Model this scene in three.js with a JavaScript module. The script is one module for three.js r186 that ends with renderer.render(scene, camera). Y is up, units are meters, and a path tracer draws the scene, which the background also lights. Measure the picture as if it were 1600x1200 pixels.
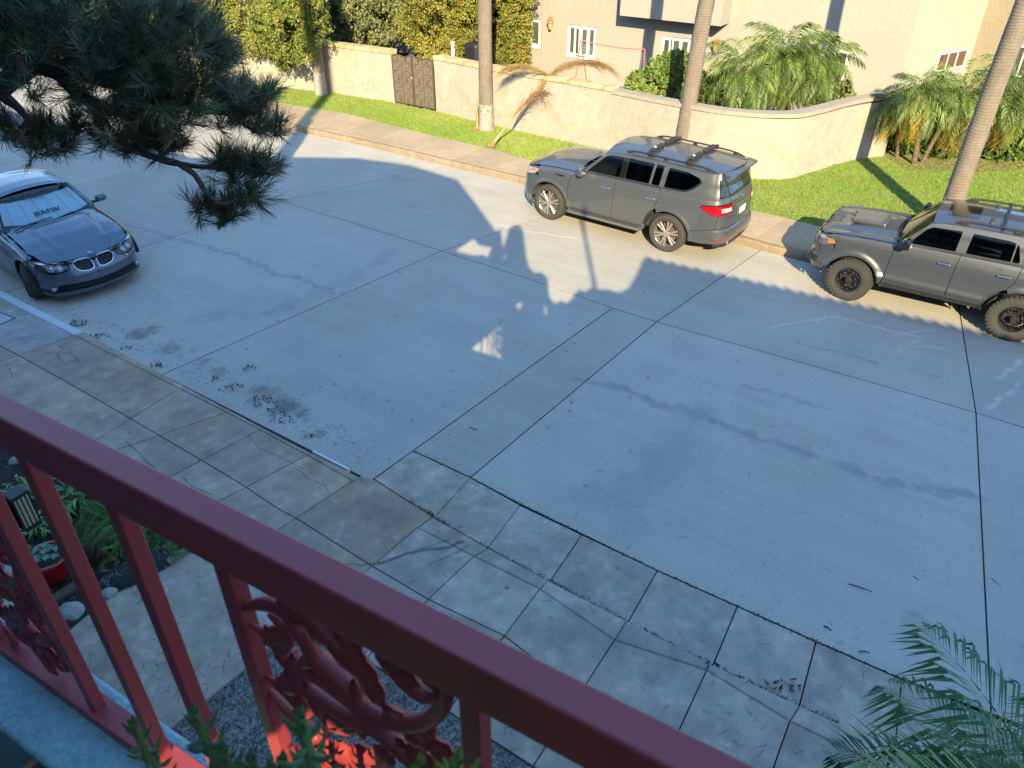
import * as THREE from 'three';
import { mergeGeometries, mergeVertices } from 'three/addons/utils/BufferGeometryUtils.js';
import { RoundedBoxGeometry } from 'three/addons/geometries/RoundedBoxGeometry.js';
import { FontLoader } from 'three/addons/loaders/FontLoader.js';
import { TextGeometry } from 'three/addons/geometries/TextGeometry.js';

// ---------------------------------------------------------------- camera, sky, sun, exposure
const W = 1024, H = 768, EYE = 7, PITCH = 34 * Math.PI / 180;
const scene = new THREE.Scene();
const camera = new THREE.PerspectiveCamera(53.13, W / H, 0.05, 900);
camera.position.set(0, EYE, 0);
camera.rotation.set(-PITCH, 0, 0);
camera.focus = 15; camera.userData.fStop = 9;
const renderer = new THREE.WebGLRenderer({ antialias: true });
renderer.setSize(W, H);
renderer.toneMapping = THREE.LinearToneMapping;
renderer.toneMappingExposure = 2.2;
renderer.shadowMap.enabled = true;

const SUN_EL = 27.5 * Math.PI / 180;                       // the sun stands straight behind the camera
const sunDir = new THREE.Vector3(0, Math.sin(SUN_EL), Math.cos(SUN_EL));
{
  const w = 256, h = 128, d = new Float32Array(w * h * 4);
  for (let j = 0; j < h; j++) for (let i = 0; i < w; i++) {
    const el = ((j + .5) / h - .5) * Math.PI, az = ((i + .5) / w - .5) * 2 * Math.PI;
    const v = new THREE.Vector3(Math.cos(el) * Math.cos(az), Math.sin(el), Math.cos(el) * Math.sin(az));
    const e = Math.max(0, v.y), k = Math.pow(1 - e, 3.2);
    const g = Math.max(0, v.dot(sunDir)), glow = .5 * Math.pow(g, 8) + 1.4 * Math.pow(g, 60);
    let r = .120 + .27 * k + glow * .9, gg = .29 + .35 * k + glow * .75, b = .61 + .37 * k + glow * .55;
    if (v.y < 0) { r = .12; gg = .12; b = .12; }
    d.set([r, gg, b, 1], (j * w + i) * 4);
  }
  const sky = new THREE.DataTexture(d, w, h, THREE.RGBAFormat, THREE.FloatType);
  sky.mapping = THREE.EquirectangularReflectionMapping; sky.magFilter = sky.minFilter = THREE.LinearFilter; sky.needsUpdate = true;
  scene.background = sky; scene.environment = sky;
  scene.backgroundIntensity = 1; scene.environmentIntensity = 1;
}
const sun = new THREE.DirectionalLight(new THREE.Color().setRGB(1, .83, .50), 5);
sun.position.copy(sunDir).multiplyScalar(90).add(new THREE.Vector3(0, 0, -15));
sun.target.position.set(0, 0, -15);
sun.castShadow = true; sun.shadow.radius = .65;
sun.shadow.mapSize.set(4096, 4096);
Object.assign(sun.shadow.camera, { left: -35, right: 35, top: 30, bottom: -30, near: 1, far: 200 });
scene.add(sun, sun.target);

// ---------------------------------------------------------------- helpers
let seed = 7;
const rnd = () => { seed |= 0; seed = seed + 0x6D2B79F5 | 0; let t = Math.imul(seed ^ seed >>> 15, 1 | seed); t = t + Math.imul(t ^ t >>> 7, 61 | t) ^ t; return ((t ^ t >>> 14) >>> 0) / 4294967296; };
const rr = (a, b) => a + (b - a) * rnd();
const V = (x, y, z) => new THREE.Vector3(x, y, z);
const lerp = (a, b, t) => a + (b - a) * t, clamp = (x, a = 0, b = 1) => Math.min(b, Math.max(a, x));
const sstep = (a, b, x) => { const t = clamp((x - a) / (b - a)); return t * t * (3 - 2 * t); };
const sP = Math.sin(PITCH), cP = Math.cos(PITCH);
const ray = (px, py) => { const a = (600 - py), f = 1200; return V(px - 800, -sP * f + cP * a, -cP * f - sP * a); };
// a photograph pixel (1600 x 1200) turned into a place: on the level y = h, at a distance along z, or on an upright plane
const G = (px, py, h = 0) => { const d = ray(px, py), k = (h - EYE) / d.y; return V(d.x * k, h, d.z * k); };
const atZ = (px, py, z) => { const d = ray(px, py), k = z / d.z; return V(d.x * k, EYE + d.y * k, z); };
const onPlane = (px, py, P, n) => { const d = ray(px, py), k = (P.clone().sub(camera.position)).dot(n) / d.dot(n); return camera.position.clone().addScaledVector(d, k); };

const used = {};
const numbered = n => { const k = used[n] = (used[n] ?? -1) + 1; return k ? `${n}_${String(k).padStart(3, '0')}` : n; };
const tag = (o, label, category, group, kind) => { if (label) o.userData.label = label; if (category) o.userData.category = category; if (group) o.userData.group = group; if (kind) o.userData.kind = kind; return o; };
function thing(name, label, category, pos = [0, 0, 0], turn = 0, group) {
  const o = new THREE.Group(); o.name = numbered(name); o.position.set(...pos); o.rotation.y = turn; scene.add(o);
  return tag(o, label, category, group);
}
function mesh(name, geo, mat, parent) {
  if (Array.isArray(geo)) geo = merge(geo);
  const m = new THREE.Mesh(geo, mat); m.castShadow = m.receiveShadow = true;
  if (parent) { m.name = name; parent.add(m); } else { m.name = numbered(name); scene.add(m); }
  return m;
}
function structure(name, geo, mat, parent) { const m = mesh(name, geo, mat, parent); m.userData.kind = 'structure'; return m; }
function setting(name) { const o = new THREE.Group(); o.name = numbered(name); o.userData.kind = 'structure'; scene.add(o); return o; }
function merge(list) {
  list = list.filter(Boolean).map(g => { g = g.index ? g.toNonIndexed() : g; if (!g.attributes.uv) g.setAttribute('uv', new THREE.BufferAttribute(new Float32Array(g.attributes.position.count * 2), 2)); if (!g.attributes.normal) g.computeVertexNormals(); for (const k of Object.keys(g.attributes)) if (!['position', 'normal', 'uv'].includes(k)) g.deleteAttribute(k); g.morphAttributes = {}; return g; });
  return list.length === 1 ? list[0] : mergeGeometries(list);
}
const bx = (w, h, d, x = 0, y = 0, z = 0, r = 0) => { const g = r ? new RoundedBoxGeometry(w, h, d, 2, Math.min(r, w / 2.01, h / 2.01, d / 2.01)) : new THREE.BoxGeometry(w, h, d); g.translate(x, y, z); return g; };
const tube = (pts, r, seg = 0, rad = 6, closed = false) => new THREE.TubeGeometry(new THREE.CatmullRomCurve3(pts, closed), seg || pts.length * 4, r, rad, closed);
// tapered tube through points with a radius at each
function limb(pts, rad, sides = 8, seg = 4, bump = 0) {
  const c = new THREE.CatmullRomCurve3(pts), n = (pts.length - 1) * seg, fr = c.computeFrenetFrames(n), P = [], N = [], U = [], I = [];
  let len = 0, prev = null;
  for (let i = 0; i <= n; i++) {
    const t = i / n, p = c.getPoint(t), f = t * (rad.length - 1), a = Math.min(rad.length - 2, Math.floor(f)), r0 = lerp(rad[a], rad[a + 1], f - a);
    if (prev) len += prev.distanceTo(p); prev = p;
    const k = Math.min(n, Math.round(c.getUtoTmapping ? i : i));
    for (let j = 0; j <= sides; j++) {
      const th = j / sides * Math.PI * 2, r = r0 * (1 + bump * (Math.sin(i * 2.3 + j * 1.7) * .5 + Math.sin(i * .9 - j * 2.1) * .5) * (j % sides ? 1 : 0));
      const d = fr.normals[k].clone().multiplyScalar(Math.cos(th)).addScaledVector(fr.binormals[k], Math.sin(th));
      P.push(p.x + d.x * r, p.y + d.y * r, p.z + d.z * r); N.push(d.x, d.y, d.z); U.push(th * r0 * 1, len);
    }
  }
  for (let i = 0; i < n; i++) for (let j = 0; j < sides; j++) { const a = i * (sides + 1) + j, b = a + sides + 1; I.push(a, a + 1, b, b, a + 1, b + 1); }
  const g = new THREE.BufferGeometry();
  g.setAttribute('position', new THREE.Float32BufferAttribute(P, 3)); g.setAttribute('normal', new THREE.Float32BufferAttribute(N, 3)); g.setAttribute('uv', new THREE.Float32BufferAttribute(U, 2)); g.setIndex(I);
  return g;
}
function rawGeo(P, N, U) {
  const g = new THREE.BufferGeometry(); g.setAttribute('position', new THREE.Float32BufferAttribute(P, 3));
  if (N) g.setAttribute('normal', new THREE.Float32BufferAttribute(N, 3)); else g.computeVertexNormals();
  g.setAttribute('uv', new THREE.Float32BufferAttribute(U || new Float32Array(P.length / 3 * 2), 2)); return g;
}
// noise
const hsh = (x, y, s) => { let h = Math.imul(x | 0, 374761393) ^ Math.imul(y | 0, 668265263) ^ Math.imul(s | 0, 1274126177); h = Math.imul(h ^ h >>> 13, 1274126177); return ((h ^ h >>> 16) >>> 0) / 4294967296; };
function vn(x, y, s = 0) { const i = Math.floor(x), j = Math.floor(y), u = x - i, v = y - j, a = u * u * (3 - 2 * u), b = v * v * (3 - 2 * v); return lerp(lerp(hsh(i, j, s), hsh(i + 1, j, s), a), lerp(hsh(i, j + 1, s), hsh(i + 1, j + 1, s), a), b); }
function fbm(x, y, o = 4, s = 0) { let a = 0, w = .5, t = 0; for (let i = 0; i < o; i++) { a += w * vn(x, y, s + i); t += w; x = x * 2.03 + 11.7; y = y * 2.03 + 5.3; w *= .5; } return a / t; }
const pvn = (x, y, p, s) => { const i = Math.floor(x), j = Math.floor(y), u = x - i, v = y - j, a = u * u * (3 - 2 * u), b = v * v * (3 - 2 * v), m = q => ((q % p) + p) % p; return lerp(lerp(hsh(m(i), m(j), s), hsh(m(i + 1), m(j), s), a), lerp(hsh(m(i), m(j + 1), s), hsh(m(i + 1), m(j + 1), s), a), b); };
const pfbm = (u, v, p, o, s) => { let a = 0, w = .5, t = 0; for (let i = 0; i < o; i++) { a += w * pvn(u * p, v * p, p, s + i); t += w; p *= 2; w *= .55; } return a / t; };   // tiles over 0..1
const toS = c => 255 * (c <= .0031308 ? 12.92 * c : 1.055 * Math.pow(c, 1 / 2.4) - .055);
// a colour texture from f(u, v) -> linear [r, g, b]; with grey = true a plain value map
function texture(n, f, grey = false, m = n) {
  const d = new Uint8Array(n * m * 4);
  for (let j = 0; j < m; j++) for (let i = 0; i < n; i++) { const c = f((i + .5) / n, (j + .5) / m), k = (j * n + i) * 4; if (grey) d[k] = d[k + 1] = d[k + 2] = 255 * clamp(c); else { d[k] = toS(clamp(c[0])); d[k + 1] = toS(clamp(c[1])); d[k + 2] = toS(clamp(c[2])); } d[k + 3] = 255; }
  const t = new THREE.DataTexture(d, n, m); t.wrapS = t.wrapT = THREE.RepeatWrapping; t.magFilter = THREE.LinearFilter; t.minFilter = THREE.LinearMipmapLinearFilter; t.generateMipmaps = true;
  if (!grey) t.colorSpace = THREE.SRGBColorSpace; t.needsUpdate = true; return t;
}
const rep = (t, sx, sy = sx) => { const c = t.clone(); c.repeat.set(sx, sy); c.needsUpdate = true; return c; };
const lin = (r, g, b) => new THREE.Color().setRGB(r, g, b);
const M = (r, g, b, rough = .8, o = {}) => new THREE.MeshStandardMaterial({ color: lin(r, g, b), roughness: rough, side: THREE.DoubleSide, ...o });
const P = (r, g, b, rough = .4, o = {}) => new THREE.MeshPhysicalMaterial({ color: lin(r, g, b), roughness: rough, side: THREE.DoubleSide, ...o });
// give a geometry uv in metres from its own position: 'top' x,z; 'wall' along a direction and y
function planarUV(g, f) { const p = g.attributes.position, u = new Float32Array(p.count * 2); for (let i = 0; i < p.count; i++) { const q = f(p.getX(i), p.getY(i), p.getZ(i)); u[2 * i] = q[0]; u[2 * i + 1] = q[1]; } g.setAttribute('uv', new THREE.BufferAttribute(u, 2)); return g; }
// ---------------------------------------------------------------- ground: road, kerbs, pavements, lawn
// polylines as [pixel x, pixel y]; on the level h
const pl = (h, ...a) => a.map(p => G(p[0], p[1], h));
const extend = (poly, a, b) => { const p = poly.slice(), f = (q, r, d) => q.clone().add(q.clone().sub(r).normalize().multiplyScalar(d)); if (a) p.unshift(f(poly[0], poly[1], a)); if (b) p.push(f(poly[poly.length - 1], poly[poly.length - 2], b)); return p; };
// where the line through a and b cuts a polyline (plan), as {t, p}
function cut(poly, a, b) {
  let best = null; const dx = b.x - a.x, dz = b.z - a.z, L = Math.hypot(dx, dz);
  for (let i = 0; i < poly.length - 1; i++) {
    const p = poly[i], q = poly[i + 1], ex = q.x - p.x, ez = q.z - p.z, den = dx * ez - dz * ex; if (Math.abs(den) < 1e-9) continue;
    const t = (dx * (a.z - p.z) - dz * (a.x - p.x)) / den;
    if (t < -1e-6 || t > 1 + 1e-6) continue;
    const c = V(p.x + ex * t, p.y, p.z + ez * t), far = Math.min(c.distanceTo(a), c.distanceTo(b));
    if (!best || far < best.far) best = { t: i + t, p: c, far };
  }
  if (!best) for (const i of [0, poly.length - 2]) {              // run the end pieces on a little
    const p = poly[i], q = poly[i + 1], ex = q.x - p.x, ez = q.z - p.z, den = dx * ez - dz * ex, t = (dx * (a.z - p.z) - dz * (a.x - p.x)) / den;
    if (i ? t > 1 && t < 3 : t < 0 && t > -2) return { t: i ? i + 1 : 0, p: V(p.x + ex * t, p.y, p.z + ez * t) };
  }
  return best || (() => { throw new Error('no cut ' + [a.x, a.z, b.x, b.z]); })();
}
const between = (poly, s, e) => { const out = [s.p]; if (s.t < e.t) { for (let i = Math.floor(s.t) + 1; i < e.t; i++) if (i > s.t + 1e-6) out.push(poly[i]); } else for (let i = Math.ceil(s.t) - 1; i > e.t; i--) if (i < s.t - 1e-6) out.push(poly[i]); out.push(e.p); return out; };
const offsetPoly = (poly, d, h) => poly.map((p, i) => { const a = poly[Math.max(0, i - 1)], b = poly[Math.min(poly.length - 1, i + 1)], l = Math.hypot(b.x - a.x, b.z - a.z); return V(p.x + (b.z - a.z) / l * -d, h ?? p.y, p.z + (b.x - a.x) / l * d); });   // +d: to the left of travel seen from above with z down... towards -z when going +x is d<0

// a flat slab: outline points (any order), shrunk by gap / 2, with a worn (chamfered) edge and sides going down
function slabGeo(pts, gap, thick, cham = .006) {
  let a = 0; for (let i = 0; i < pts.length; i++) { const p = pts[i], q = pts[(i + 1) % pts.length]; a += p.x * q.z - q.x * p.z; }
  if (a > 0) pts = pts.slice().reverse();                      // counter-clockwise seen from above
  pts = pts.filter((p, i) => p.distanceTo(pts[(i + 1) % pts.length]) > .004);
  const inset = d => pts.map((p, i) => {
    const o = pts[(i + pts.length - 1) % pts.length], q = pts[(i + 1) % pts.length];
    const n1 = V(-(p.z - o.z), 0, p.x - o.x).normalize(), n2 = V(-(q.z - p.z), 0, q.x - p.x).normalize();
    const b = n1.clone().add(n2); const l = Math.max(.3, b.lengthSq() / 2); return p.clone().addScaledVector(b, -d / l);
  });
  const sgn = 1, o1 = inset(sgn * gap / 2), o2 = inset(sgn * (gap / 2 + cham));
  const Pp = [], Uv = []; const push = v => { Pp.push(v.x, v.y, v.z); Uv.push(v.x, v.z); };
  const tri = THREE.ShapeUtils.triangulateShape(o2.map(p => new THREE.Vector2(p.x, -p.z)), []);
  for (const t of tri) for (const i of t) push(o2[i]);
  const n = pts.length;
  for (let i = 0; i < n; i++) {
    const j = (i + 1) % n, lo = p => V(p.x, p.y - thick, p.z), md = p => V(p.x, p.y - cham, p.z);
    for (const v of [md(o1[i]), md(o1[j]), o2[i], o2[i], md(o1[j]), o2[j], lo(o1[i]), lo(o1[j]), md(o1[i]), md(o1[i]), lo(o1[j]), md(o1[j])]) push(v);
  }
  return rawGeo(Pp, null, Uv);
}

// ---- colours of the concrete, laid out in metres over the whole place
const segs = (...px) => px.map(p => [p[0], p[1]]);
function groundMap(n, x0, z0, size, f, marks) {
  const d = new Float32Array(n * n * 3);
  for (let j = 0; j < n; j++) for (let i = 0; i < n; i++) { const c = f(x0 + (i + .5) / n * size, z0 + (j + .5) / n * size), k = (j * n + i) * 3; d[k] = c[0]; d[k + 1] = c[1]; d[k + 2] = c[2]; }
  const px = size / n;
  // a mark along a line: width in metres, colour factor, raggedness
  const line = (pts, w, mul, rag = .5, sd = 1, op = 1) => {
    for (let s = 0; s < pts.length - 1; s++) {
      const a = pts[s], b = pts[s + 1], L = Math.hypot(b.x - a.x, b.z - a.z), m = Math.ceil(L / (px * .7));
      for (let q = 0; q <= m; q++) {
        const t = q / m, X = lerp(a.x, b.x, t) + (vn(q * px * 6, s * 9 + sd, 3) - .5) * w * rag * 2 + (vn(q * px * 1.3, s * 9 + sd, 5) - .5) * w * rag * 2, Z = lerp(a.z, b.z, t) + (vn(q * px * 6, s * 9 + sd, 4) - .5) * w * rag * 2;
        const R = Math.max(.55, w / 2 / px * (1 - rag * .6 + rag * vn(q * px * 4, sd, 6))), ci = (X - x0) / px, cj = (Z - z0) / px;
        for (let jj = Math.floor(cj - R - 1); jj <= cj + R + 1; jj++) for (let ii = Math.floor(ci - R - 1); ii <= ci + R + 1; ii++) {
          if (ii < 0 || jj < 0 || ii >= n || jj >= n) continue;
          const dd = Math.hypot(ii + .5 - ci, jj + .5 - cj), c = clamp(R + .5 - dd) * op * .5 * (.5 + vn(ii * .31, jj * .31, 8)); if (c <= 0) continue;
          const k = (jj * n + ii) * 3; for (let h = 0; h < 3; h++) d[k + h] = lerp(d[k + h], Math.max(d[k + h] * 0 + mul[h], 0), Math.min(1, c));
        }
      }
    }
  };
  const blot = (X, Z, R, mul, op, sd = 0) => {
    for (let jj = Math.floor((Z - R - z0) / px); jj <= (Z + R - z0) / px; jj++) for (let ii = Math.floor((X - R - x0) / px); ii <= (X + R - x0) / px; ii++) {
      if (ii < 0 || jj < 0 || ii >= n || jj >= n) continue;
      const dx = ((ii + .5) * px + x0 - X) / R, dz = ((jj + .5) * px + z0 - Z) / R, q = Math.hypot(dx, dz) + (fbm(dx * 2.2 + sd, dz * 2.2, 3, 17) - .5) * 1.3, c = sstep(.75, .55, q) * op * (.35 + .9 * fbm(ii * .2, jj * .2, 2, 5));
      const k = (jj * n + ii) * 3; for (let h = 0; h < 3; h++) d[k + h] = lerp(d[k + h], mul[h], clamp(c));
    }
  };
  marks(line, blot);
  const u = new Uint8Array(n * n * 4); for (let i = 0; i < n * n; i++) { for (let h = 0; h < 3; h++) u[i * 4 + h] = toS(clamp(d[i * 3 + h])); u[i * 4 + 3] = 255; }
  const t = new THREE.DataTexture(u, n, n); t.colorSpace = THREE.SRGBColorSpace; t.magFilter = THREE.LinearFilter; t.minFilter = THREE.LinearMipmapLinearFilter; t.generateMipmaps = true; t.wrapS = t.wrapT = THREE.RepeatWrapping; t.repeat.set(1 / size, 1 / size); t.offset.set(-x0 / size, -z0 / size); t.needsUpdate = true;
  return t;
}
const mix3 = (a, b, t) => [lerp(a[0], b[0], t), lerp(a[1], b[1], t), lerp(a[2], b[2], t)];
const scl = (a, s) => [a[0] * s, a[1] * s, a[2] * s];
const roadMap = groundMap(2048, -17, -36, 38, (x, z) => {
  const u = x * .82 + z * .57, v = -x * .57 + z * .82;          // along and across the road
  const big = fbm(x * .25, z * .25, 3, 1), mid = fbm(x * 1.3, z * 1.3, 4, 2), str = fbm(u * .5, v * 6, 3, 3), fine = hsh(Math.floor(x * 55), Math.floor(z * 55), 9), brush = vn(u * 40, v * 2, 11);
  let s = .86 + .13 * big + .17 * (mid - .5) + .12 * (str - .5) + .12 * (fine - .5) + .03 * (brush - .5);
  const sp = vn(x * 22, z * 22, 21); if (sp > .93) s *= .86;
  return scl(mix3([.465, .42, .345], [.43, .40, .345], big), s);
}, (line, blot) => {
  const dk = [.24, .235, .22], dk2 = [.29, .285, .265];
  const wave = (pts, w, op, c = dk2, sd = 1) => line(pts.map(p => G(p[0], p[1])), w, c, .55, sd, op);
  wave([[905, 590], [970, 604], [1030, 632], [1100, 650], [1170, 680], [1260, 708], [1340, 740], [1420, 758], [1535, 778]], .17, .26, dk2, 2);
  wave([[905, 590], [970, 604], [1030, 632], [1100, 650], [1170, 680], [1260, 708], [1340, 740], [1420, 758], [1535, 778]], .08, .2, dk, 3);
  wave([[270, 372], [330, 388], [390, 405], [430, 425], [480, 440], [530, 460]], .14, .35, dk2, 4);
  wave([[165, 345], [210, 355], [270, 372]], .1, .3, dk2, 5);
  
  wave([[1080, 640], [1040, 700], [980, 770], [940, 820]], .7, .05, dk2, 8);
  wave([[620, 395], [560, 430], [480, 470], [300, 500]], .4, .05, dk2, 9);
  wave([[1245, 535], [1300, 548], [1370, 566]], .06, .35, dk, 10); wave([[1420, 575], [1470, 590]], .05, .3, dk, 11);
  wave([[1150, 600], [1210, 615], [1290, 640]], .12, .2, dk2, 12);
  // chalky scratches
  const ch = [.62, .61, .58];
  wave([[1308, 494], [1345, 505], [1380, 513], [1441, 528]], .03, .8, ch, 13); wave([[1200, 512], [1260, 502], [1308, 494]], .05, .35, ch, 14); wave([[1395, 521], [1460, 515]], .04, .45, ch, 15); wave([[1425, 540], [1490, 545]], .05, .3, ch, 16); wave([[1440, 528], [1400, 552]], .04, .2, ch, 20);
  wave([[1560, 590], [1600, 560]], .1, .18, ch, 17); wave([[1540, 640], [1595, 600]], .1, .12, ch, 18); wave([[770, 350], [830, 362], [900, 372]], .05, .4, ch, 19);
  // tyre and oil darkening where cars park and turn, and gutter dirt
  for (const [x, y, r, o] of [[1445, 985, .35, .3], [1430, 970, .2, .3], [560, 610, .5, .1], [470, 600, .5, .14], [320, 450, .5, .08]]) { const p = G(x, y); blot(p.x, p.z, r, dk, o, x); }
  for (let i = 0; i < 26; i++) { const t = rnd(), p = G(lerp(215, 560, t), lerp(520, 712, t) - rr(0, 22), 0); blot(p.x, p.z, rr(.08, .32), [.17, .15, .125], rr(.25, .6), i); }
  for (let i = 0; i < 170; i++) { const p = V(rr(-9, 4), 0, rr(-16, -7.5)); blot(p.x, p.z, rr(.02, .05), [.16, .14, .12], rr(.3, .9), i); }
  for (let i = 0; i < 40; i++) { const p = V(rr(-10, 10), 0, rr(-22, -6)), a = rr(-.4, .4) - .6; line([p, V(p.x + Math.cos(a) * rr(.2, 1), 0, p.z - Math.sin(a) * rr(.2, 1))], rr(.02, .05), dk, .6, i, rr(.08, .3)); }
});
const walkMap = groundMap(2048, -13, -17, 20, (x, z) => {
  const big = fbm(x * .5, z * .5, 3, 31), mid = fbm(x * 2.6, z * 2.6, 4, 32), fine = hsh(Math.floor(x * 100), Math.floor(z * 100), 39), lo = fbm(x * 7, z * 7, 4, 33);
  let s = .68 + .24 * big + .42 * (mid - .5) + .34 * (lo - .5) + .10 * (fine - .5);
  if (lo > .62) s += .5 * (lo - .62);
  return scl(mix3([.455, .405, .325], [.40, .375, .33], sstep(.35, .65, big)), s);
}, (line, blot) => {
  const dk = [.06, .055, .05], cr = (pts, w = .011, o = 2) => line(pts.map(p => G(p[0], p[1], .15)), w, dk, .9, pts[0][0], o * .6);
  cr([[195, 690], [213, 703], [225, 718], [240, 730], [246, 736]], .014); cr([[388, 678], [405, 700], [432, 712], [460, 725], [480, 735]]); cr([[90, 537], [100, 545], [90, 552], [96, 565]], .009); cr([[70, 551], [88, 552], [92, 562], [98, 566]], .008); cr([[108, 548], [118, 560], [130, 572]], .008); cr([[458, 729], [470, 735], [480, 748], [508, 758], [515, 772]], .009); cr([[10, 565], [14, 575], [20, 590]], .008);
  cr([[280, 745], [290, 752], [300, 760], [330, 772]], .014);
  const st = (pts, w, o, c) => line(pts.map(p => G(p[0], p[1], .1)), w, c, .5, pts[0][1], o);
  st([[590, 880], [640, 862], [690, 855], [724, 845]], .05, .9, [.13, .12, .11]); st([[640, 862], [700, 840]], .03, .5, [.15, .14, .12]); st([[670, 880], [712, 862], [735, 850]], .03, .5, [.15, .14, .12]); st([[445, 888], [590, 880]], .03, .5, [.15, .14, .12]);
  for (const [x, y, r, o] of [[600, 800, .45, .35], [620, 850, .4, .25], [560, 800, .3, .2], [700, 700, .3, .2]]) { const p = G(x, y, .1); blot(p.x, p.z, r, [.19, .17, .15], o, x); }
  for (let i = 0; i < 240; i++) { const p = V(rr(-11, 6), 0, rr(-15, -3)); blot(p.x, p.z, rr(.015, .05), rnd() < .6 ? [.13, .12, .1] : [.5, .49, .46], rr(.3, .9), i); }
  for (let i = 0; i < 60; i++) { const p = V(rr(-11, 6), 0, rr(-14, -3)); blot(p.x, p.z, rr(.15, .5), rnd() < .5 ? [.22, .205, .18] : [.44, .43, .4], rr(.1, .35), i); }
});
const grainBump = texture(512, (u, v) => .5 + .5 * (pfbm(u, v, 32, 4, 71) - .5) + .3 * (hsh(u * 512 | 0, v * 512 | 0, 5) - .5), true);
const gb = rep(grainBump, .5);
const roadMat = [1, .94, 1.05].map(k => new THREE.MeshStandardMaterial({ map: roadMap, color: lin(k, k, k), roughness: .88, bumpMap: gb, bumpScale: .004, side: THREE.DoubleSide }));
const coolMat = [1.12, 1.2, 1.05].map(k => new THREE.MeshStandardMaterial({ map: walkMap, color: lin(k * .98, k * .90, k * .86), roughness: .9, bumpMap: gb, bumpScale: .005, side: THREE.DoubleSide }));
const walkMat = [1.1, 1.02, 1.18].map(k => new THREE.MeshStandardMaterial({ map: walkMap, color: lin(k * 1.0, k * .80, k * .67), roughness: .9, bumpMap: gb, bumpScale: .005, side: THREE.DoubleSide }));
const warmMap = texture(1024, (u, v) => { const a = pfbm(u, v, 5, 4, 51), b = pfbm(u, v, 60, 3, 52); return scl([.44, .335, .215], .72 + .36 * a + .22 * (b - .5)); });
const warmMat = new THREE.MeshStandardMaterial({ map: rep(warmMap, .2), roughness: .92, bumpMap: gb, bumpScale: .005, side: THREE.DoubleSide });
const soilMat = M(.045, .038, .03, 1), jointMat = M(.03, .028, .025, 1);

// ---- the road
const kerbPx = [[15, 460], [52, 479], [91, 498], [135, 520], [160, 534], [240, 577], [300, 609], [390, 657], [470, 699], [564, 746]];
const kerbOut = extend(pl(.15, ...kerbPx), 45, 0);                        // outer top edge of the near kerb
const apronEdge = extend(pl(0, [645, 704], [735, 746], [812, 787], [905, 832], [1020, 888], [1152, 947], [1275, 1002], [1395, 1055], [1475, 1086]), 0, 45);
const middle = extend(pl(0, [120, 222], [200, 243], [270, 264], [342, 286], [440, 315], [560, 351], [690, 392], [820, 434], [957, 481], [1026, 503], [1180, 546], [1350, 594], [1525, 645], [1600, 668]), 40, 45);
const farKerb = extend([...pl(0, [330, 172], [410, 190], [472, 207], [570, 228], [694, 258], [812, 286], [1000, 336], [1190, 391]), V(7.25, 0, -14.3), V(9.7, 0, -12.55), V(13, 0, -10.2)], 45, 45);
const toR = poly => poly.map(p => V(p.x, 0, p.z));
const nearK = offsetPoly(toR(kerbOut), .09);
const road = setting('road');
structure('ground', (() => { const g = new THREE.PlaneGeometry(700, 700); g.rotateX(-Math.PI / 2); g.translate(0, -.09, 0); return planarUV(g, (x, y, z) => [x, z]); })(), soilMat);
{
  const bed = [...nearK, ...apronEdge, ...toR(farKerb).reverse()];
  const g = slabGeo(bed, 0, .05, 0); g.translate(0, -.007, 0); mesh('road_base', g, jointMat, road);
  const J = (...p) => p.map(q => G(q[0], q[1]));
  // joints: [near, middle, far] as cuts
  const rows = [];
  const addJ = (np, nl, fl) => rows.push({ n: np && cut(np, ...nl), ml: cut(middle, ...nl), mr: cut(middle, ...(fl || nl)), f: cut(farKerb, ...(fl || nl)), np });
  addJ(nearK, J([99, 295], [237, 261]));
  addJ(nearK, J([216, 389], [440, 315]), J([445, 313], [694, 258]));
  addJ(nearK, J([265, 580], [690, 392]), J([690, 392], [840, 341]));
  addJ(apronEdge, J([640, 708], [957, 481]), J([1026, 503], [1190, 390]));
  addJ(apronEdge, J([735, 746], [1026, 503]), J([1026, 503], [1190, 390]));
  addJ(apronEdge, J([1545, 1040], [1525, 645]), J([1525, 645], [1500, 490]));
  const endN = { t: 0, p: nearK[0] }, endMl = { t: 0, p: middle[0] }, endF = { t: 0, p: farKerb[0] };
  const lastOf = p => ({ t: p.length - 1, p: p[p.length - 1] });
  const list = [{ n: endN, ml: endMl, mr: endMl, f: endF, np: nearK }, ...rows, { n: lastOf(apronEdge), ml: lastOf(middle), mr: lastOf(middle), f: lastOf(farKerb), np: apronEdge }];
  for (let i = 0; i < list.length - 1; i++) {
    const a = list[i], b = list[i + 1];
    let near;
    if (a.np === b.np) near = between(a.np, a.n, b.n); else near = [...between(a.np, a.n, lastOf(a.np)), G(584, 748), b.n.p];
    mesh('concrete_slab', slabGeo([...near, ...between(middle, b.ml, a.ml)], .02, .05, .0015), roadMat[i % 3], road);
    if (a.mr.t < b.mr.t - 1e-4) mesh('concrete_slab', slabGeo([...between(middle, a.mr, b.mr), ...between(farKerb, b.f, a.f)], .02, .05, .0015), roadMat[(i + 1) % 3], road);
  }
}
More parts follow.
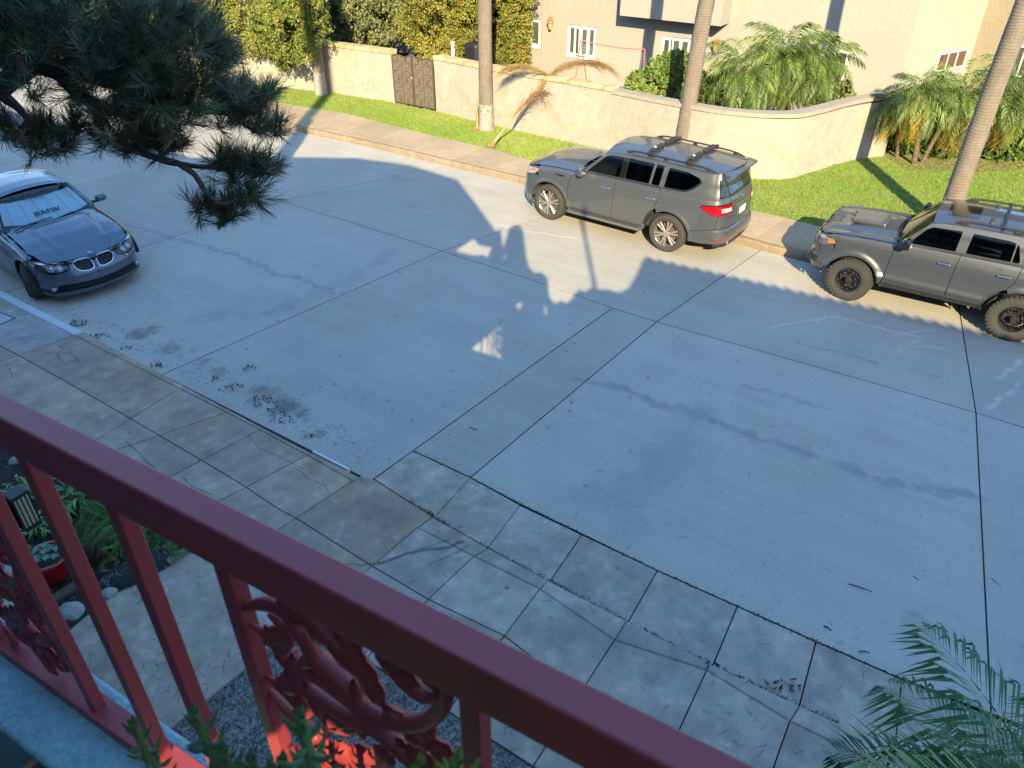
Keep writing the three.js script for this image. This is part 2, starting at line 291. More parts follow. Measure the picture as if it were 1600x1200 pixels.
// ---- near kerb and pavement
const near = setting('pavement');
const kerbIn = extend(pl(.15, [3, 466], [27, 479], [72, 501.5], [115, 523], [160, 546], [220, 576], [280.5, 607], [354, 644], [406, 671], [480, 711], [549, 750]), 45, 0);
const midJ = extend(pl(.15, [0, 540], [29, 555], [115, 603], [204, 654], [315, 719], [384, 761], [435, 795], [462, 809], [581, 884]), 45, 0);
const backJ = offsetPoly(midJ, 0.98, .15);
{
  const Jl = (a, b) => [G(...a, .15), G(...b, .15)];
  const js = [Jl([-60, 470], [-110, 485]), Jl([45, 489], [10, 498]), Jl([72, 502], [0, 525]), Jl([115, 524], [29, 555]), Jl([280, 607], [204, 654]), Jl([354, 644], [249, 680]), Jl([406, 671], [315, 719]), Jl([480, 711], [384, 761]), Jl([552, 750], [462, 809])];
  let prev = { o: { t: 0, p: kerbOut[0] }, k: { t: 0, p: kerbIn[0] }, m: { t: 0, p: midJ[0] }, b: { t: 0, p: backJ[0] } };
  js.forEach((j, i) => {
    const c = { o: cut(kerbOut, ...j), k: cut(kerbIn, ...j), m: cut(midJ, ...j), b: cut(backJ, ...j) };
    if (i === js.length - 1) c.o = { t: kerbOut.length - 1, p: kerbOut[kerbOut.length - 1] };
    mesh('kerb_stone', slabGeo([...between(kerbOut, prev.o, c.o), ...between(kerbIn, c.k, prev.k)], .01, .24, .012), i <= 3 && i > 0 ? paintKerb() : walkMat[i % 3 ? 0 : 2], near);
    mesh('paving_slab', slabGeo([...between(kerbIn, prev.k, c.k), ...between(midJ, c.m, prev.m)], .013, .1), i < 4 ? coolSlab() : walkMat[i % 3], near);
    mesh('paving_slab', slabGeo([...between(midJ, prev.m, c.m), ...between(backJ, c.b, prev.b)], .013, .1), walkMat[(i + 1) % 3], near);
    prev = c;
  });
}
function paintKerb() { return paintKerb.m ??= new THREE.MeshStandardMaterial({ color: lin(.52, .53, .53), roughness: .8, bumpMap: gb, bumpScale: .004, side: THREE.DoubleSide }); }
function coolSlab() { return coolSlab.m ??= new THREE.MeshStandardMaterial({ map: walkMap, color: lin(1.0, .92, .96), roughness: .9, side: THREE.DoubleSide }); }
// ---- driveway apron, lip and the pavement crossing it
{
  const lip = [[581, 749], [636, 784], [677, 811], [710, 832], [762, 858], [785, 872], [855, 910], [900, 933], [980, 975], [1107, 1040], [1200, 1083], [1307, 1134], [1420, 1186]];
  const g0 = p => G(p[0], p[1], p[2]);
  const A = [[645, 704, 0], [735, 746, 0], [812, 789, 0], [909, 835, 0], [1027, 891, 0], [1152, 947, 0], [1275, 1002, 0], [1409, 1061, 0], [1540, 1115, 0], [1700, 1180, 0]];
  const B = [[584, 748, .02], [678, 809, .03], [762, 856, .03], [858, 910, .03], [980, 974, .03], [1113, 1042, .03], [1248, 1106, .03], [1398, 1176, .03], [1540, 1240, .03], [1700, 1310, .03]];
  for (let i = 0; i < A.length - 1; i++) mesh('apron_slab', slabGeo([g0(A[i]), g0(A[i + 1]), g0(B[i + 1]), g0(B[i])], i === 1 ? .006 : .014, .12), coolMat[[1, 0, 1, 2, 0, 1, 0, 2, 0][i]], near);
  // pavement row along the lip (a shallow step above the apron), then the row behind it
  const hb = .075;
  const C = [[566, 744, .12], [676, 806, hb], [760, 853, hb], [856, 906, hb], [979, 969, hb], [1108, 1035, hb], [1240, 1098, hb], [1390, 1166, hb], [1560, 1240, hb], [1720, 1312, hb]];
  const L2 = [[462, 809, .15], [581, 884, .1], [669, 936, hb], [788, 995, hb], [915, 1066, hb], [1062, 1145, hb], [1213, 1205, hb], [1370, 1270, hb], [1540, 1345, hb], [1700, 1420, hb]];
  const T = [[566, 744, .13], [652, 822, .085], [742, 868, hb], [845, 920, hb], [961, 1000, hb], [1100, 1050, hb], [1234, 1127, hb], [1390, 1166, hb], [1560, 1240, hb], [1720, 1312, hb]];
  const lipTop = [[566, 744, .13], [636, 781, .09], [657, 797, .08], [679, 808, hb], [710, 828, hb], [742, 845, hb]];
  // first, sloping slab
  mesh('paving_slab', slabGeo([g0([564, 743, .14]), g0([581, 747, .1]), g0([636, 782, hb]), g0([676, 807, hb]), g0([652, 824, hb]), g0([581, 884, .09]), g0([462, 809, .14])], .012, .2), walkMat[1], near);
  const seq = [[[676, 807], [652, 824], [581, 884]], [[763, 856], [740, 869], [669, 936]], [[856, 906], [843, 920], [788, 993]], [[979, 969], [960, 1000], [905, 1085]], [[1108, 1035], [1104, 1047], [1052, 1160]], [[1250, 1102], [1234, 1127], [1196, 1235]], [[1400, 1170], [1385, 1200], [1350, 1300]], [[1560, 1240], [1545, 1275], [1500, 1380]], [[1720, 1312], [1705, 1345], [1660, 1450]]];
  for (let i = 0; i < seq.length - 1; i++) {
    const [a, b, c] = seq[i], [d, e, f] = seq[i + 1], q = p => G(p[0], p[1], hb);
    mesh('lip_slab', slabGeo([q(a), q(d), q(e), q(b)], .008, .2, .015), coolMat[(i + 2) % 3], near);
    mesh('paving_slab', slabGeo([q(b), q(e), q(f), q(c)], .012, .2), coolMat[i % 3], near);
  }
  // back row, from the strong joint to the driveway
  const L3 = [[470, 966], [593, 1045], [674, 1093], [725, 1128], [830, 1196], [960, 1280], [1120, 1380], [1300, 1490]];
  const L3p = pl(hb, ...L3); const cc = seq.slice(0, 8).map(s => s[2]);
  for (let i = 0; i < cc.length - 1; i++) { const q = p => G(p[0], p[1], hb), c0 = cut(L3p, q(seq[i][1]), q(cc[i])), c1 = cut(L3p, q(seq[i + 1][1]), q(cc[i + 1])); mesh('paving_slab', slabGeo([q(cc[i]), q(cc[i + 1]), ...(i ? between(L3p, c1, c0) : [c1.p, ...between(L3p, c1, { t: 0, p: L3p[0] }).slice(1)])], .014, .2), coolMat[(i + 1) % 3], near); }
  mesh('paving_slab', slabGeo([G(462, 809, .13), G(581, 884, .09), G(470, 966, .09), G(345, 876, .13)], .013, .2), walkMat[0], near);
  // walkway beside the garden bed
  const wk = [[345, 876], [470, 966], [389, 1040], [267, 1137], [150, 1230], [20, 1330], [-120, 1200], [60, 1000], [165, 936], [240, 893], [312, 852]].map(p => G(p[0], p[1], .1));
  mesh('walkway_slab', slabGeo(wk, .012, .2), new THREE.MeshStandardMaterial({ map: walkMap, color: lin(1.2, 1.05, 1.0), roughness: .9, bumpMap: gb, bumpScale: .005, side: THREE.DoubleSide }), near);
  const agg = texture(1024, (u, v) => { const a = hsh(u * 512 | 0, v * 512 | 0, 3), b = pfbm(u, v, 90, 2, 4), c = pfbm(u, v, 6, 3, 6); const s = (.5 + .9 * (b - .45) * 1.6 + .5 * (a - .5)) * (.7 + .6 * c); return scl([.27, .25, .215], clamp(s, .1, 1.5)); });
  const aggMat = new THREE.MeshStandardMaterial({ map: rep(agg, .55), roughness: .95, bumpMap: rep(grainBump, 1), bumpScale: .01, side: THREE.DoubleSide });
  const dw = [[470, 966], [593, 1045], [674, 1093], [725, 1128], [830, 1196], [960, 1280], [1120, 1380], [1000, 1900], [300, 1900], [20, 1330], [150, 1230], [267, 1137], [389, 1040]].map(p => G(p[0], p[1], .07));
  mesh('driveway', slabGeo(dw, .02, .2), aggMat, near);
  mesh('joint_bed', slabGeo([[-140, 385, .02], [564, 743, .02], [652, 824, .02], [740, 869, .02], [1100, 1052, .02], [1700, 1345, .02], [1400, 1700, .02], [300, 1900, .02], [-200, 1300, .02], [-900, 700, .02]].map(g0), 0, .02, 0), jointMat, near);
}
// ---- far kerb, pavement and lawn
const far = setting('far_pavement');
const farTop = offsetPoly(farKerb, -.02, .15), farIn = offsetPoly(farKerb, -.17, .15);
const lawnEdge = extend(pl(.15, [330, 138], [430, 159], [544, 178], [670, 210], [775, 234], [826, 249], [960, 282], [1080, 307], [1165, 326], [1215, 337], [1290, 356], [1420, 388], [1600, 432]), 45, 45);
const wallPx = [[160, 92], [300, 117], [430, 136], [523, 146], [617, 161], [682, 174], [775, 197], [931, 231], [1040, 258], [1110, 273], [1160, 279], [1200, 281], [1229, 280], [1270, 269], [1303, 258], [1336, 250], [1381, 244]];
const wallBase = pl(.15, ...wallPx);
{
  const n = 40; const span = (poly, t0, t1) => between(poly, pointAt(poly, t0), pointAt(poly, t1));
  function pointAt(poly, d) { let s = 0; for (let i = 0; i < poly.length - 1; i++) { const l = poly[i].distanceTo(poly[i + 1]); if (s + l >= d) return { t: i + (d - s) / l, p: poly[i].clone().lerp(poly[i + 1], (d - s) / l) }; s += l; } return { t: poly.length - 1, p: poly[poly.length - 1] }; }
  const kerbMatFar = [0, 1, 2].map(k => new THREE.MeshStandardMaterial({ map: rep(warmMap, .9), color: lin(.74 + .05 * k, .74 + .05 * k, .77 + .05 * k), roughness: .92, bumpMap: rep(grainBump, 2), bumpScale: .02, side: THREE.DoubleSide }));
  const cutN = (poly, p, d) => cut(poly, p, p.clone().add(d));
  // kerb in stones with worn, chipped upper edges
  const tot = farKerb.slice(1).reduce((s, p, i) => s + p.distanceTo(farKerb[i]), 0);
  let prevS = 0;
  const paveM = [.95, 1, 1.05].map(k => new THREE.MeshStandardMaterial({ map: rep(warmMap, .2), color: lin(k, k, k), roughness: .92, bumpMap: gb, bumpScale: .005, side: THREE.DoubleSide }));
  const inner = offsetPoly(farKerb, -.18, .155);
  let pi = null;
  for (let s = 30; s < tot - 20; s += 1.55) {
    const a = pointAt(farKerb, s), b = pointAt(farKerb, s + 1.55), dir = b.p.clone().sub(a.p).normalize(), nn = V(dir.z, 0, -dir.x);
    const P3 = [], segN = 14, rows = [];
    for (let i = 0; i <= segN; i++) {
      const f = i / segN, p = pointAt(farKerb, s + .006 + (1.55 - .012) * f).p, w1 = Math.max(0, fbm((s + f * 1.55) * 3.1, 2, 3, 61) - .46) * .16, w2 = Math.max(0, fbm((s + f * 1.55) * 4.3, 7, 3, 62) - .5) * .14;
      rows.push([p.clone().addScaledVector(nn, .0).setY(-.08), p.clone().addScaledVector(nn, .012 + w2 * .4).setY(.118 - w1), p.clone().addScaledVector(nn, .035 + w2).setY(.15 - w1 * .35), p.clone().addScaledVector(nn, .168).setY(.152), p.clone().addScaledVector(nn, .168).setY(-.08)]);
    }
    const Q = [], U = []; const pu = v => { Q.push(v.x, v.y, v.z); U.push(v.x, v.z + v.y); };
    for (let i = 0; i < segN; i++) for (let k = 0; k < 4; k++) for (const v of [rows[i][k], rows[i + 1][k], rows[i][k + 1], rows[i][k + 1], rows[i + 1][k], rows[i + 1][k + 1]]) pu(v);
    for (const e of [0, segN]) for (const v of [rows[e][0], rows[e][1], rows[e][4], rows[e][1], rows[e][3], rows[e][4], rows[e][1], rows[e][2], rows[e][3]]) pu(v);
    mesh('kerb_stone', rawGeo(Q, null, U), kerbMatFar[Math.floor(rr(0, 3))], far);
  }
  const js = []; for (let s = 24; s < tot - 20; s += 1.5) { const a = pointAt(inner, s), b = pointAt(inner, s + .2), d = b.p.clone().sub(a.p), nn = V(d.z, 0, -d.x).normalize(); try { js.push({ k: a, l: cut(lawnEdge, a.p, a.p.clone().addScaledVector(nn, 1.5)) }); } catch (e) { } }
  for (let i = 0; i < js.length - 1; i++) mesh('paving_slab', slabGeo([...between(inner, js[i].k, js[i + 1].k), ...between(lawnEdge, js[i + 1].l, js[i].l)], .009, .12), paveM[i % 3], far);
  const bedp = [...offsetPoly(farKerb, -.1, .1), ...lawnEdge.map(p => V(p.x, .1, p.z)).reverse()];
  mesh('joint_bed', slabGeo(bedp, 0, .05, 0), jointMat, far);
}
// lawn: a soil sheet and blades
const lawnPoly = [...lawnEdge, V(60, .15, -22), V(22, .15, -36), G(1383, 235, .15), ...wallBase.slice().reverse(), V(-40, .15, -52)].map(p => V(p.x, .145, p.z));
{
  const turf = texture(512, (u, v) => { const a = pfbm(u, v, 24, 4, 81), b = pfbm(u, v, 4, 3, 82), c = hsh(u * 512 | 0, v * 512 | 0, 1); return mix3([.15, .21, .035], [.27, .27, .085], clamp(.25 + .9 * (a - .5) + .9 * (b - .5) + .4 * (c - .5))); });
  structure('lawn_soil', slabGeo(lawnPoly, 0, .12, 0), new THREE.MeshStandardMaterial({ map: rep(turf, .5), roughness: 1, side: THREE.DoubleSide }));
  // grass as one instanced mass of small tufts
  const tuft = []; { const sv = seed; seed = 99; for (let i = 0; i < 9; i++) { const a = rr(0, 6.28), r = rr(0, .035), x = Math.cos(a) * r, z = Math.sin(a) * r, h = rr(.025, .05), w = .005, lx = rr(-.02, .02), lz = rr(-.02, .02), b = rr(0, 3.14); const c = Math.cos(b) * w, s = Math.sin(b) * w; tuft.push([x - c, 0, z - s, x + c, 0, z + s, x + lx, h, z + lz]); } seed = sv; }
  const tg = rawGeo(tuft.flat(), null);
  const inPoly = (x, z, poly) => { let c = false; for (let i = 0, j = poly.length - 1; i < poly.length; j = i++) { const a = poly[i], b = poly[j]; if ((a.z > z) !== (b.z > z) && x < (b.x - a.x) * (z - a.z) / (b.z - a.z) + a.x) c = !c; } return c; };
  const spots = [];
  for (let k = 0; k < 400000 && spots.length < 105000; k++) { const x = rr(-14, 17), z = rr(-36, -12.5); if (inPoly(x, z, lawnPoly) && z > -32) spots.push([x, z]); }
  const gm = new THREE.InstancedMesh(tg, new THREE.MeshStandardMaterial({ color: 0xffffff, roughness: .8, side: THREE.DoubleSide }), spots.length), m4 = new THREE.Matrix4(), q = new THREE.Quaternion(), up = V(0, 1, 0), c = new THREE.Color();
  spots.forEach(([x, z], i) => {
    q.setFromAxisAngle(up, rr(0, 6.28)); const s = rr(.7, 1.25); m4.compose(V(x, .143, z), q, V(s, s * rr(.8, 1.3), s)); gm.setMatrixAt(i, m4);
    const dry = clamp(fbm(x * .7, z * .7, 3, 91) * 1.6 - .55 + rr(-.25, .25)), edge = 0; const col = mix3([.20, .30, .045], [.36, .36, .12], clamp(dry * .6 + edge)); c.setRGB(col[0] * rr(.8, 1.2), col[1] * rr(.8, 1.2), col[2]); gm.setColorAt(i, c);
  });
  gm.name = 'grass'; gm.castShadow = gm.receiveShadow = true; tag(gm, 'short mown green lawn grass between the far pavement and the stucco wall', 'grass', null, 'stuff'); scene.add(gm);
}
// ---------------------------------------------------------------- the house across the street
const hashT = (x, y) => hsh(x, y, 77);
const stuccoMap = texture(1024, (u, v) => {
  const big = pfbm(u, v, 4, 4, 101), mid = pfbm(u, v, 14, 4, 102), tr = pfbm(u, v, 34, 3, 103), fine = hsh(u * 1024 | 0, v * 1024 | 0, 4);
  let s = .88 + .10 * (big - .5) + .16 * (mid - .5) + .18 * (tr - .5) + .05 * (fine - .5);
  let c = [.365, .335, .295];
  const st = sstep(.56, .74, pfbm(u, v, 6, 4, 107)) * .5; c = mix3(c, [.31, .215, .115], st * .65);
  const w = sstep(.58, .72, pfbm(u, v, 10, 3, 108)); c = mix3(c, [.41, .385, .345], w * .5);
  return scl(c, s);
});
const stuccoBump = texture(512, (u, v) => { const a = pfbm(u, v, 18, 4, 110), b = pfbm(u, v, 50, 3, 111); return clamp(a * .7 + sstep(.45, .62, b) * .35); }, true);
const wallMat = new THREE.MeshStandardMaterial({ map: rep(stuccoMap, .28), roughness: .95, bumpMap: rep(stuccoBump, .6), bumpScale: .007, side: THREE.DoubleSide });
const wallMat2 = wallMat.clone(); wallMat2.color = lin(1.24, 1.22, 1.16); wallMat.color = lin(1.2, 1.18, 1.12);
const houseMap = texture(512, (u, v) => { const a = pfbm(u, v, 4, 4, 120), b = pfbm(u, v, 40, 3, 121); return scl([.385, .362, .32], .93 + .1 * (a - .5) + .1 * (b - .5)); });
const houseMat = [[1, 1, 1], [1.03, 1, .97], [1.08, 1.09, 1.08], [1.0, .91, .76]].map(c => new THREE.MeshStandardMaterial({ map: rep(houseMap, .3), color: lin(...c), roughness: .95, bumpMap: rep(stuccoBump, .5), bumpScale: .006, side: THREE.DoubleSide }));
const capMat = new THREE.MeshStandardMaterial({ map: rep(stuccoMap, .5), color: lin(1.12, 1.07, .97), roughness: .95, bumpMap: rep(stuccoBump, 1), bumpScale: .008, side: THREE.DoubleSide });
const rustCap = new THREE.MeshStandardMaterial({ map: (() => rep(texture(512, (u, v) => { const a = pfbm(u, v, 10, 5, 131), b = pfbm(u, v, 30, 3, 132); return scl(mix3([.62, .5, .32], [.48, .27, .06], sstep(.42, .68, a) * .7), .85 + .4 * (b - .4)); }), .5))(), roughness: .95, bumpMap: rep(stuccoBump, 1), bumpScale: .008, side: THREE.DoubleSide });

// a wall standing on a plan polyline: front faces, back faces, ends and top, with heights along it
function wallGeo(base, h0, top, thick) {
  const back = offsetPoly(base, -thick), Q = [], U = []; let L = 0;
  const quad = (a, b, c, d, ua, ub) => { for (const [v, u] of [[a, ua], [b, ub], [d, ua], [d, ua], [b, ub], [c, ub]]) { Q.push(v.x, v.y, v.z); U.push(u, v.y); } };
  for (let i = 0; i < base.length - 1; i++) {
    const l = base[i].distanceTo(base[i + 1]), y0 = top[i], y1 = top[i + 1], f = (p, y) => V(p.x, y, p.z);
    const n = Math.max(1, Math.round(l / .8));
    quad(f(base[i], h0), f(base[i + 1], h0), f(base[i + 1], y1), f(base[i], y0), L, L + l);
    quad(f(back[i + 1], h0), f(back[i], h0), f(back[i], y0), f(back[i + 1], y1), L + l, L);
    const z = [f(base[i], y0), f(base[i + 1], y1), f(back[i + 1], y1), f(back[i], y0)];
    for (const k of [0, 1, 3, 3, 1, 2]) { Q.push(z[k].x, z[k].y, z[k].z); U.push(L + (k === 1 || k === 2 ? l : 0), k > 1 ? thick : 0); }
    L += l;
  }
  const f = (p, y) => V(p.x, y, p.z);
  for (const i of [0, base.length - 1]) quad(f(base[i], h0), f(back[i], h0), f(back[i], top[i]), f(base[i], top[i]), 0, thick);
  return rawGeo(Q, null, U);
}
// smooth a plan polyline (Catmull-Rom), n points per span
const smooth = (pts, n) => { const c = new THREE.CatmullRomCurve3(pts, false, 'centripetal'), o = []; for (let i = 0; i <= (pts.length - 1) * n; i++) o.push(c.getPoint(i / ((pts.length - 1) * n))); return o; };
const topAt = (bp, tp) => atZ(tp[0], tp[1], G(bp[0], bp[1], .15).z).y;
{
  const A = smooth(wallBase.slice(0, 5), 5), t = thing('boundary_wall', 'cream stucco garden wall left of the iron gate, with ochre stained coping', 'wall', [0, 0, 0]);
  mesh('wall', wallGeo(A, .1, A.map(() => 1.74), .3), wallMat2, t);
  mesh('coping', wallGeo(offsetPoly(A, .04), 1.743, A.map(() => 1.86), .38), rustCap, t);
  // stone-like diamond tiles set in the wall
  const dia = (cx, cy, P0, P1, par, sc, m) => { const c = P0, dir = P1.clone().sub(P0).normalize(), nn = V(-dir.z, 0, dir.x); for (const [a, b] of [[0, 1], [1, 0], [0, -1], [-1, 0]]) { const s = .092 * sc, g = bx(s, s, .02); g.rotateZ(Math.PI / 4); g.translate(a * .07 * sc, b * .07 * sc, 0); g.rotateY(Math.atan2(-dir.z, dir.x)); g.translate(c.x + nn.x * .004, c.y, c.z + nn.z * .004); mesh('diamond_tile', g, m, par); } };
  const pd1 = onPlane(599, 110, wallBase[3], V(-(wallBase[4].z - wallBase[3].z), 0, wallBase[4].x - wallBase[3].x).normalize()), d1 = wallBase[4].clone().sub(wallBase[3]).normalize();
  dia(0, 0, pd1, pd1.clone().add(d1), t, 1, M(.44, .395, .33, .9));
  const B = smooth(wallBase.slice(5, 8), 6), b7 = wallBase[7].clone().lerp(wallBase[8], .18); B.push(b7);
  const hB = topAt([700, 180], [700, 94]), hC = topAt([1160, 279], [1160, 170]);
  const t2 = thing('boundary_wall', 'tall cream stucco wall between the iron gate and the step by the dead frond', 'wall');
  mesh('wall', wallGeo(B, .1, B.map(() => 1.80), .3), wallMat2, t2);
  mesh('coping', wallGeo(offsetPoly(B, .04), 1.803, B.map(() => 1.91), .38), rustCap, t2);
  const nB = V(-(wallBase[6].z - wallBase[5].z), 0, wallBase[6].x - wallBase[5].x).normalize(), pd2 = onPlane(696.5, 124, wallBase[5].clone().lerp(wallBase[6], .15), nB); dia(0, 0, pd2, pd2.clone().add(wallBase[6].clone().sub(wallBase[5])), t2, 1.05, M(.52, .49, .43, .8));
  const Cc = smooth([b7, ...wallBase.slice(8)], 6), t3 = thing('boundary_wall', 'long curved cream stucco wall behind the grey wagon, ending at the palms', 'wall');
  const hc = Cc.map((p, i) => lerp(1.74, 1.68, i / Cc.length));
  mesh('wall', wallGeo(Cc.map((p, i) => i ? p : p.clone().lerp(Cc[1], .01)), .1, hc, .3), wallMat, t3);
  mesh('coping', wallGeo(offsetPoly(Cc, .035), 1.745, Cc.map(() => 1.84), .37), capMat, t3);
}
// ---- iron gate: two leaves backed with sheet, scrollwork in front
{
  const g = thing('iron_gate', 'taupe double iron gate with scrollwork, between two stucco walls', 'gate');
  const a = wallBase[4].clone().lerp(wallBase[5], .01), b = wallBase[4].clone().lerp(wallBase[5], .99), dir = b.clone().sub(a), w = dir.length(); dir.normalize();
  const ang = Math.atan2(-dir.z, dir.x); g.position.set(a.x, .15, a.z); g.rotation.y = ang;
  const m = M(.12, .095, .075, .55, { metalness: .2 }), ms = M(.16, .128, .10, .7);
  const hw = w / 2;
  for (const s of [0, 1]) {
    const sh = new THREE.Shape(); const top = x => 1.52 + .16 * Math.pow(Math.abs(x) / hw, 2) + (Math.abs(x) > hw * .8 ? .04 : 0);      // x from the hinge
    sh.moveTo(.02, .06); sh.lineTo(hw - .02, .06); for (let i = 20; i >= 0; i--) sh.lineTo(.02 + (hw - .04) * i / 20, 1.56 + .14 * Math.pow(i / 20, 2) + .05 * Math.sin(i / 20 * Math.PI * 2)); sh.closePath();
    const lg = new THREE.ExtrudeGeometry(sh, { depth: .012, bevelEnabled: false }); const flip = q => { if (s) { q = q.index ? q.toNonIndexed() : q; q.scale(-1, 1, 1); q.translate(w, 0, 0); for (const k of ['position', 'normal', 'uv']) { const a = q.attributes[k], n = a.itemSize; for (let i = 0; i < a.count; i += 3) for (let c = 0; c < n; c++) { const t = a.array[(i + 1) * n + c]; a.array[(i + 1) * n + c] = a.array[(i + 2) * n + c]; a.array[(i + 2) * n + c] = t; } } } return q; };
    const leaf = mesh('gate_leaf', flip(lg), ms, g);
    const fr = []; const T = i => 1.56 + .14 * Math.pow(i, 2) + .05 * Math.sin(i * Math.PI * 2);
    fr.push(bx(.04, 1.52, .035, .04, .82, .025), bx(.04, 1.66, .035, hw - .035, .88, .025), bx(hw - .06, .04, .03, hw / 2, .08, .025), bx(.018, 1.5, .02, hw / 2, .82, .022));
    fr.push(tube(Array.from({ length: 12 }, (_, i) => V(.03 + (hw - .06) * i / 11, T(i / 11), .025)), .02, 24, 6));
    mesh('gate_frame', flip(merge(fr)), m, g);
    const sc = [];
    const spiral = (cx, cy, r, a0, turns, dirn) => { const p = []; for (let i = 0; i <= 26; i++) { const f = i / 26, aa = a0 + dirn * f * turns * 6.283, q = r * (1 - .82 * f); p.push(V(cx + Math.cos(aa) * q, cy + Math.sin(aa) * q, .024)); } sc.push(tube(p, .0085, 40, 4)); };
    for (const [cx, sg] of [[hw * .27, 1], [hw * .74, -1]]) for (const y of [.34, .68, 1.02, 1.34]) {
      const R = hw * .19, f = (y === .34 || y === 1.02) ? 1 : -1;
      spiral(cx, y, R, f > 0 ? -1.57 : 1.57, 1.35, sg * f); spiral(cx + sg * R * .15, y - .155 * f, R * .42, f > 0 ? 1.57 : -1.57, 1.2, -sg * f); spiral(cx - sg * R * .6, y + .05, R * .35, 0, 1.1, sg);
    }
    mesh('scrollwork', flip(merge(sc)), m, g);
  }
  mesh('lock_plate', bx(.05, .07, .02, hw - .02, .95, .05), M(.6, .58, .52, .4, { metalness: .6 }), g);
}
// ---- the house
const HA = 36 * Math.PI / 180, hDir = V(Math.cos(HA), 0, Math.sin(HA)), hN = V(-Math.sin(HA), 0, Math.cos(HA)), hP = V(5.3, 0, -29.23);
const onH = (x, y, off = 0) => onPlane(x, y, hP.clone().addScaledVector(hN, off), hN);
const hu = p => p.clone().sub(hP).dot(hDir);
const house = thing('stucco_house', 'pale stucco house with white casement windows behind the garden wall', 'house', [hP.x, 0, hP.z], -HA);
const glassDark = P(.085, .095, .08, .08, { metalness: 0, specularIntensity: 1, clearcoat: .6, clearcoatRoughness: .03 });
const whiteFrame = M(.78, .78, .75, .45);
const paneGlass = P(.9, .95, .93, .03, { transmission: 1, thickness: 0, ior: 1.45 });
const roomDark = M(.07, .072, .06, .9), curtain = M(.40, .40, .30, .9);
{
  // walls as boxes with openings: front wall in house axes (x along the wall, y up, z towards the street)
  const y0 = .1, yT = 6.2;
  const openings = [];
  const wins = [
    { bl: [806, 69], tr: [845, 31], n: 3, off: -.1 }, { bl: [885, 86], tr: [932, 43], n: 4 }, { bl: [1029, 111], tr: [1094, 63], n: 4 }];
  for (const w of wins) { const a = onH(...w.bl), b = onH(...w.tr); w.x0 = hu(a); w.x1 = hu(b); w.y0 = a.y; w.y1 = b.y; if (w.n === 3) { w.x0 = hu(onH(800, 66)); } }
  const uA = -16, uB = hu(onH(1163, 30));
  const sh = new THREE.Shape(); sh.moveTo(uA, y0); sh.lineTo(uB, y0); sh.lineTo(uB, yT); sh.lineTo(uA, yT); sh.closePath();
  for (const w of wins) { const h = new THREE.Path(); h.moveTo(w.x0, w.y0); h.lineTo(w.x0, w.y1); h.lineTo(w.x1, w.y1); h.lineTo(w.x1, w.y0); h.closePath(); sh.holes.push(h); }
  const wg = new THREE.ExtrudeGeometry(sh, { depth: .25, bevelEnabled: false }); wg.translate(0, 0, -.25); mesh('wall', wg, houseMat[0], house);
  wins.forEach((w, k) => {
    const W1 = w.x1 - w.x0, H1 = w.y1 - w.y0, cx = (w.x0 + w.x1) / 2, cy = (w.y0 + w.y1) / 2, f = .06, zf = -.09;
    const grp = mesh('window', [bx(W1, f, .09, cx, w.y0 + f / 2, zf), bx(W1, f, .09, cx, w.y1 - f / 2, zf), bx(f, H1 - 2 * f, .09, w.x0 + f / 2, cy, zf), bx(f, H1 - 2 * f, .09, w.x1 - f / 2, cy, zf), bx(W1 + .06, .05, .07, cx, w.y0 - .026, .0)], whiteFrame, house);
    const pw = (W1 - 2 * f) / w.n;
    for (let i = 0; i < w.n; i++) {
      const x = w.x0 + f + pw * (i + .5), s = .05, open = (k === 1 && (i === 1 || i === 2)) || (k === 2 && i === 0) ? (i === 1 ? .35 : i === 2 ? -.5 : .25) : 0;
      const sash = new THREE.Group(); const hinge = open > 0 ? x - pw / 2 : x + pw / 2;
      const parts = [bx(pw - .012, s, .045, 0, H1 / 2 - f - s / 2), bx(pw - .012, s, .045, 0, -(H1 / 2 - f - s / 2)), bx(s, H1 - 2 * f - 2 * s, .045, -(pw / 2 - .006 - s / 2)), bx(s, H1 - 2 * f - 2 * s, .045, pw / 2 - .006 - s / 2)];
      const g = merge(parts), p = bx(pw - 2 * s, H1 - 2 * f - 2 * s, .008); for (const q of [g, p]) { q.translate(open > 0 ? pw / 2 : -pw / 2, 0, 0); q.rotateY(-open); q.translate(open > 0 ? x - pw / 2 : x + pw / 2, cy, zf + .03 + (open ? .03 : 0)); }
      mesh('sash', g, whiteFrame, grp); mesh('pane', p, glassDark, grp);
    }
    // a dim room behind, with pale curtains
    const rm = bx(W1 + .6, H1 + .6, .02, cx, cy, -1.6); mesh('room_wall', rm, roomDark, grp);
  });
  // upper storey box that juts out
  const bl = onH(968, 27, .75), br = onH(1126, 38, .75), x0 = hu(bl), x1 = hu(br), yb = (bl.y + br.y) / 2;
  mesh('upper_storey', bx(x1 - x0, 4, .75, (x0 + x1) / 2, yb + 2, .376), houseMat[0], house);
  mesh('pipe', bx(.03, 6, .03, hu(onH(847, 40)), 3.1, .016), houseMat[1], house);
  // wings to the right, each a wall with its own face
  const wing = (a, b, m, y1 = 7.2) => { const A = house.worldToLocal(V(a[0], 0, a[1])), B = house.worldToLocal(V(b[0], 0, b[1])); const g = wallGeo([V(A.x, 0, A.z), V(B.x, 0, B.z)], .1, [y1, y1], .3); return mesh('wall', g, m, house); };
  house.updateMatrixWorld(true);
  const c0 = onH(1163, 30), q1 = [c0.x, c0.z];
  const w1a = c0.clone(), w1b = atZ(1440, 0, -24.9), w2b = atZ(1545, 0, -27.0), w3b = atZ(1680, 0, -25.0);
  wing(q1, [w1b.x, w1b.z], houseMat[0]);
  const wl = (a, b, px0, px1, n, m) => { };
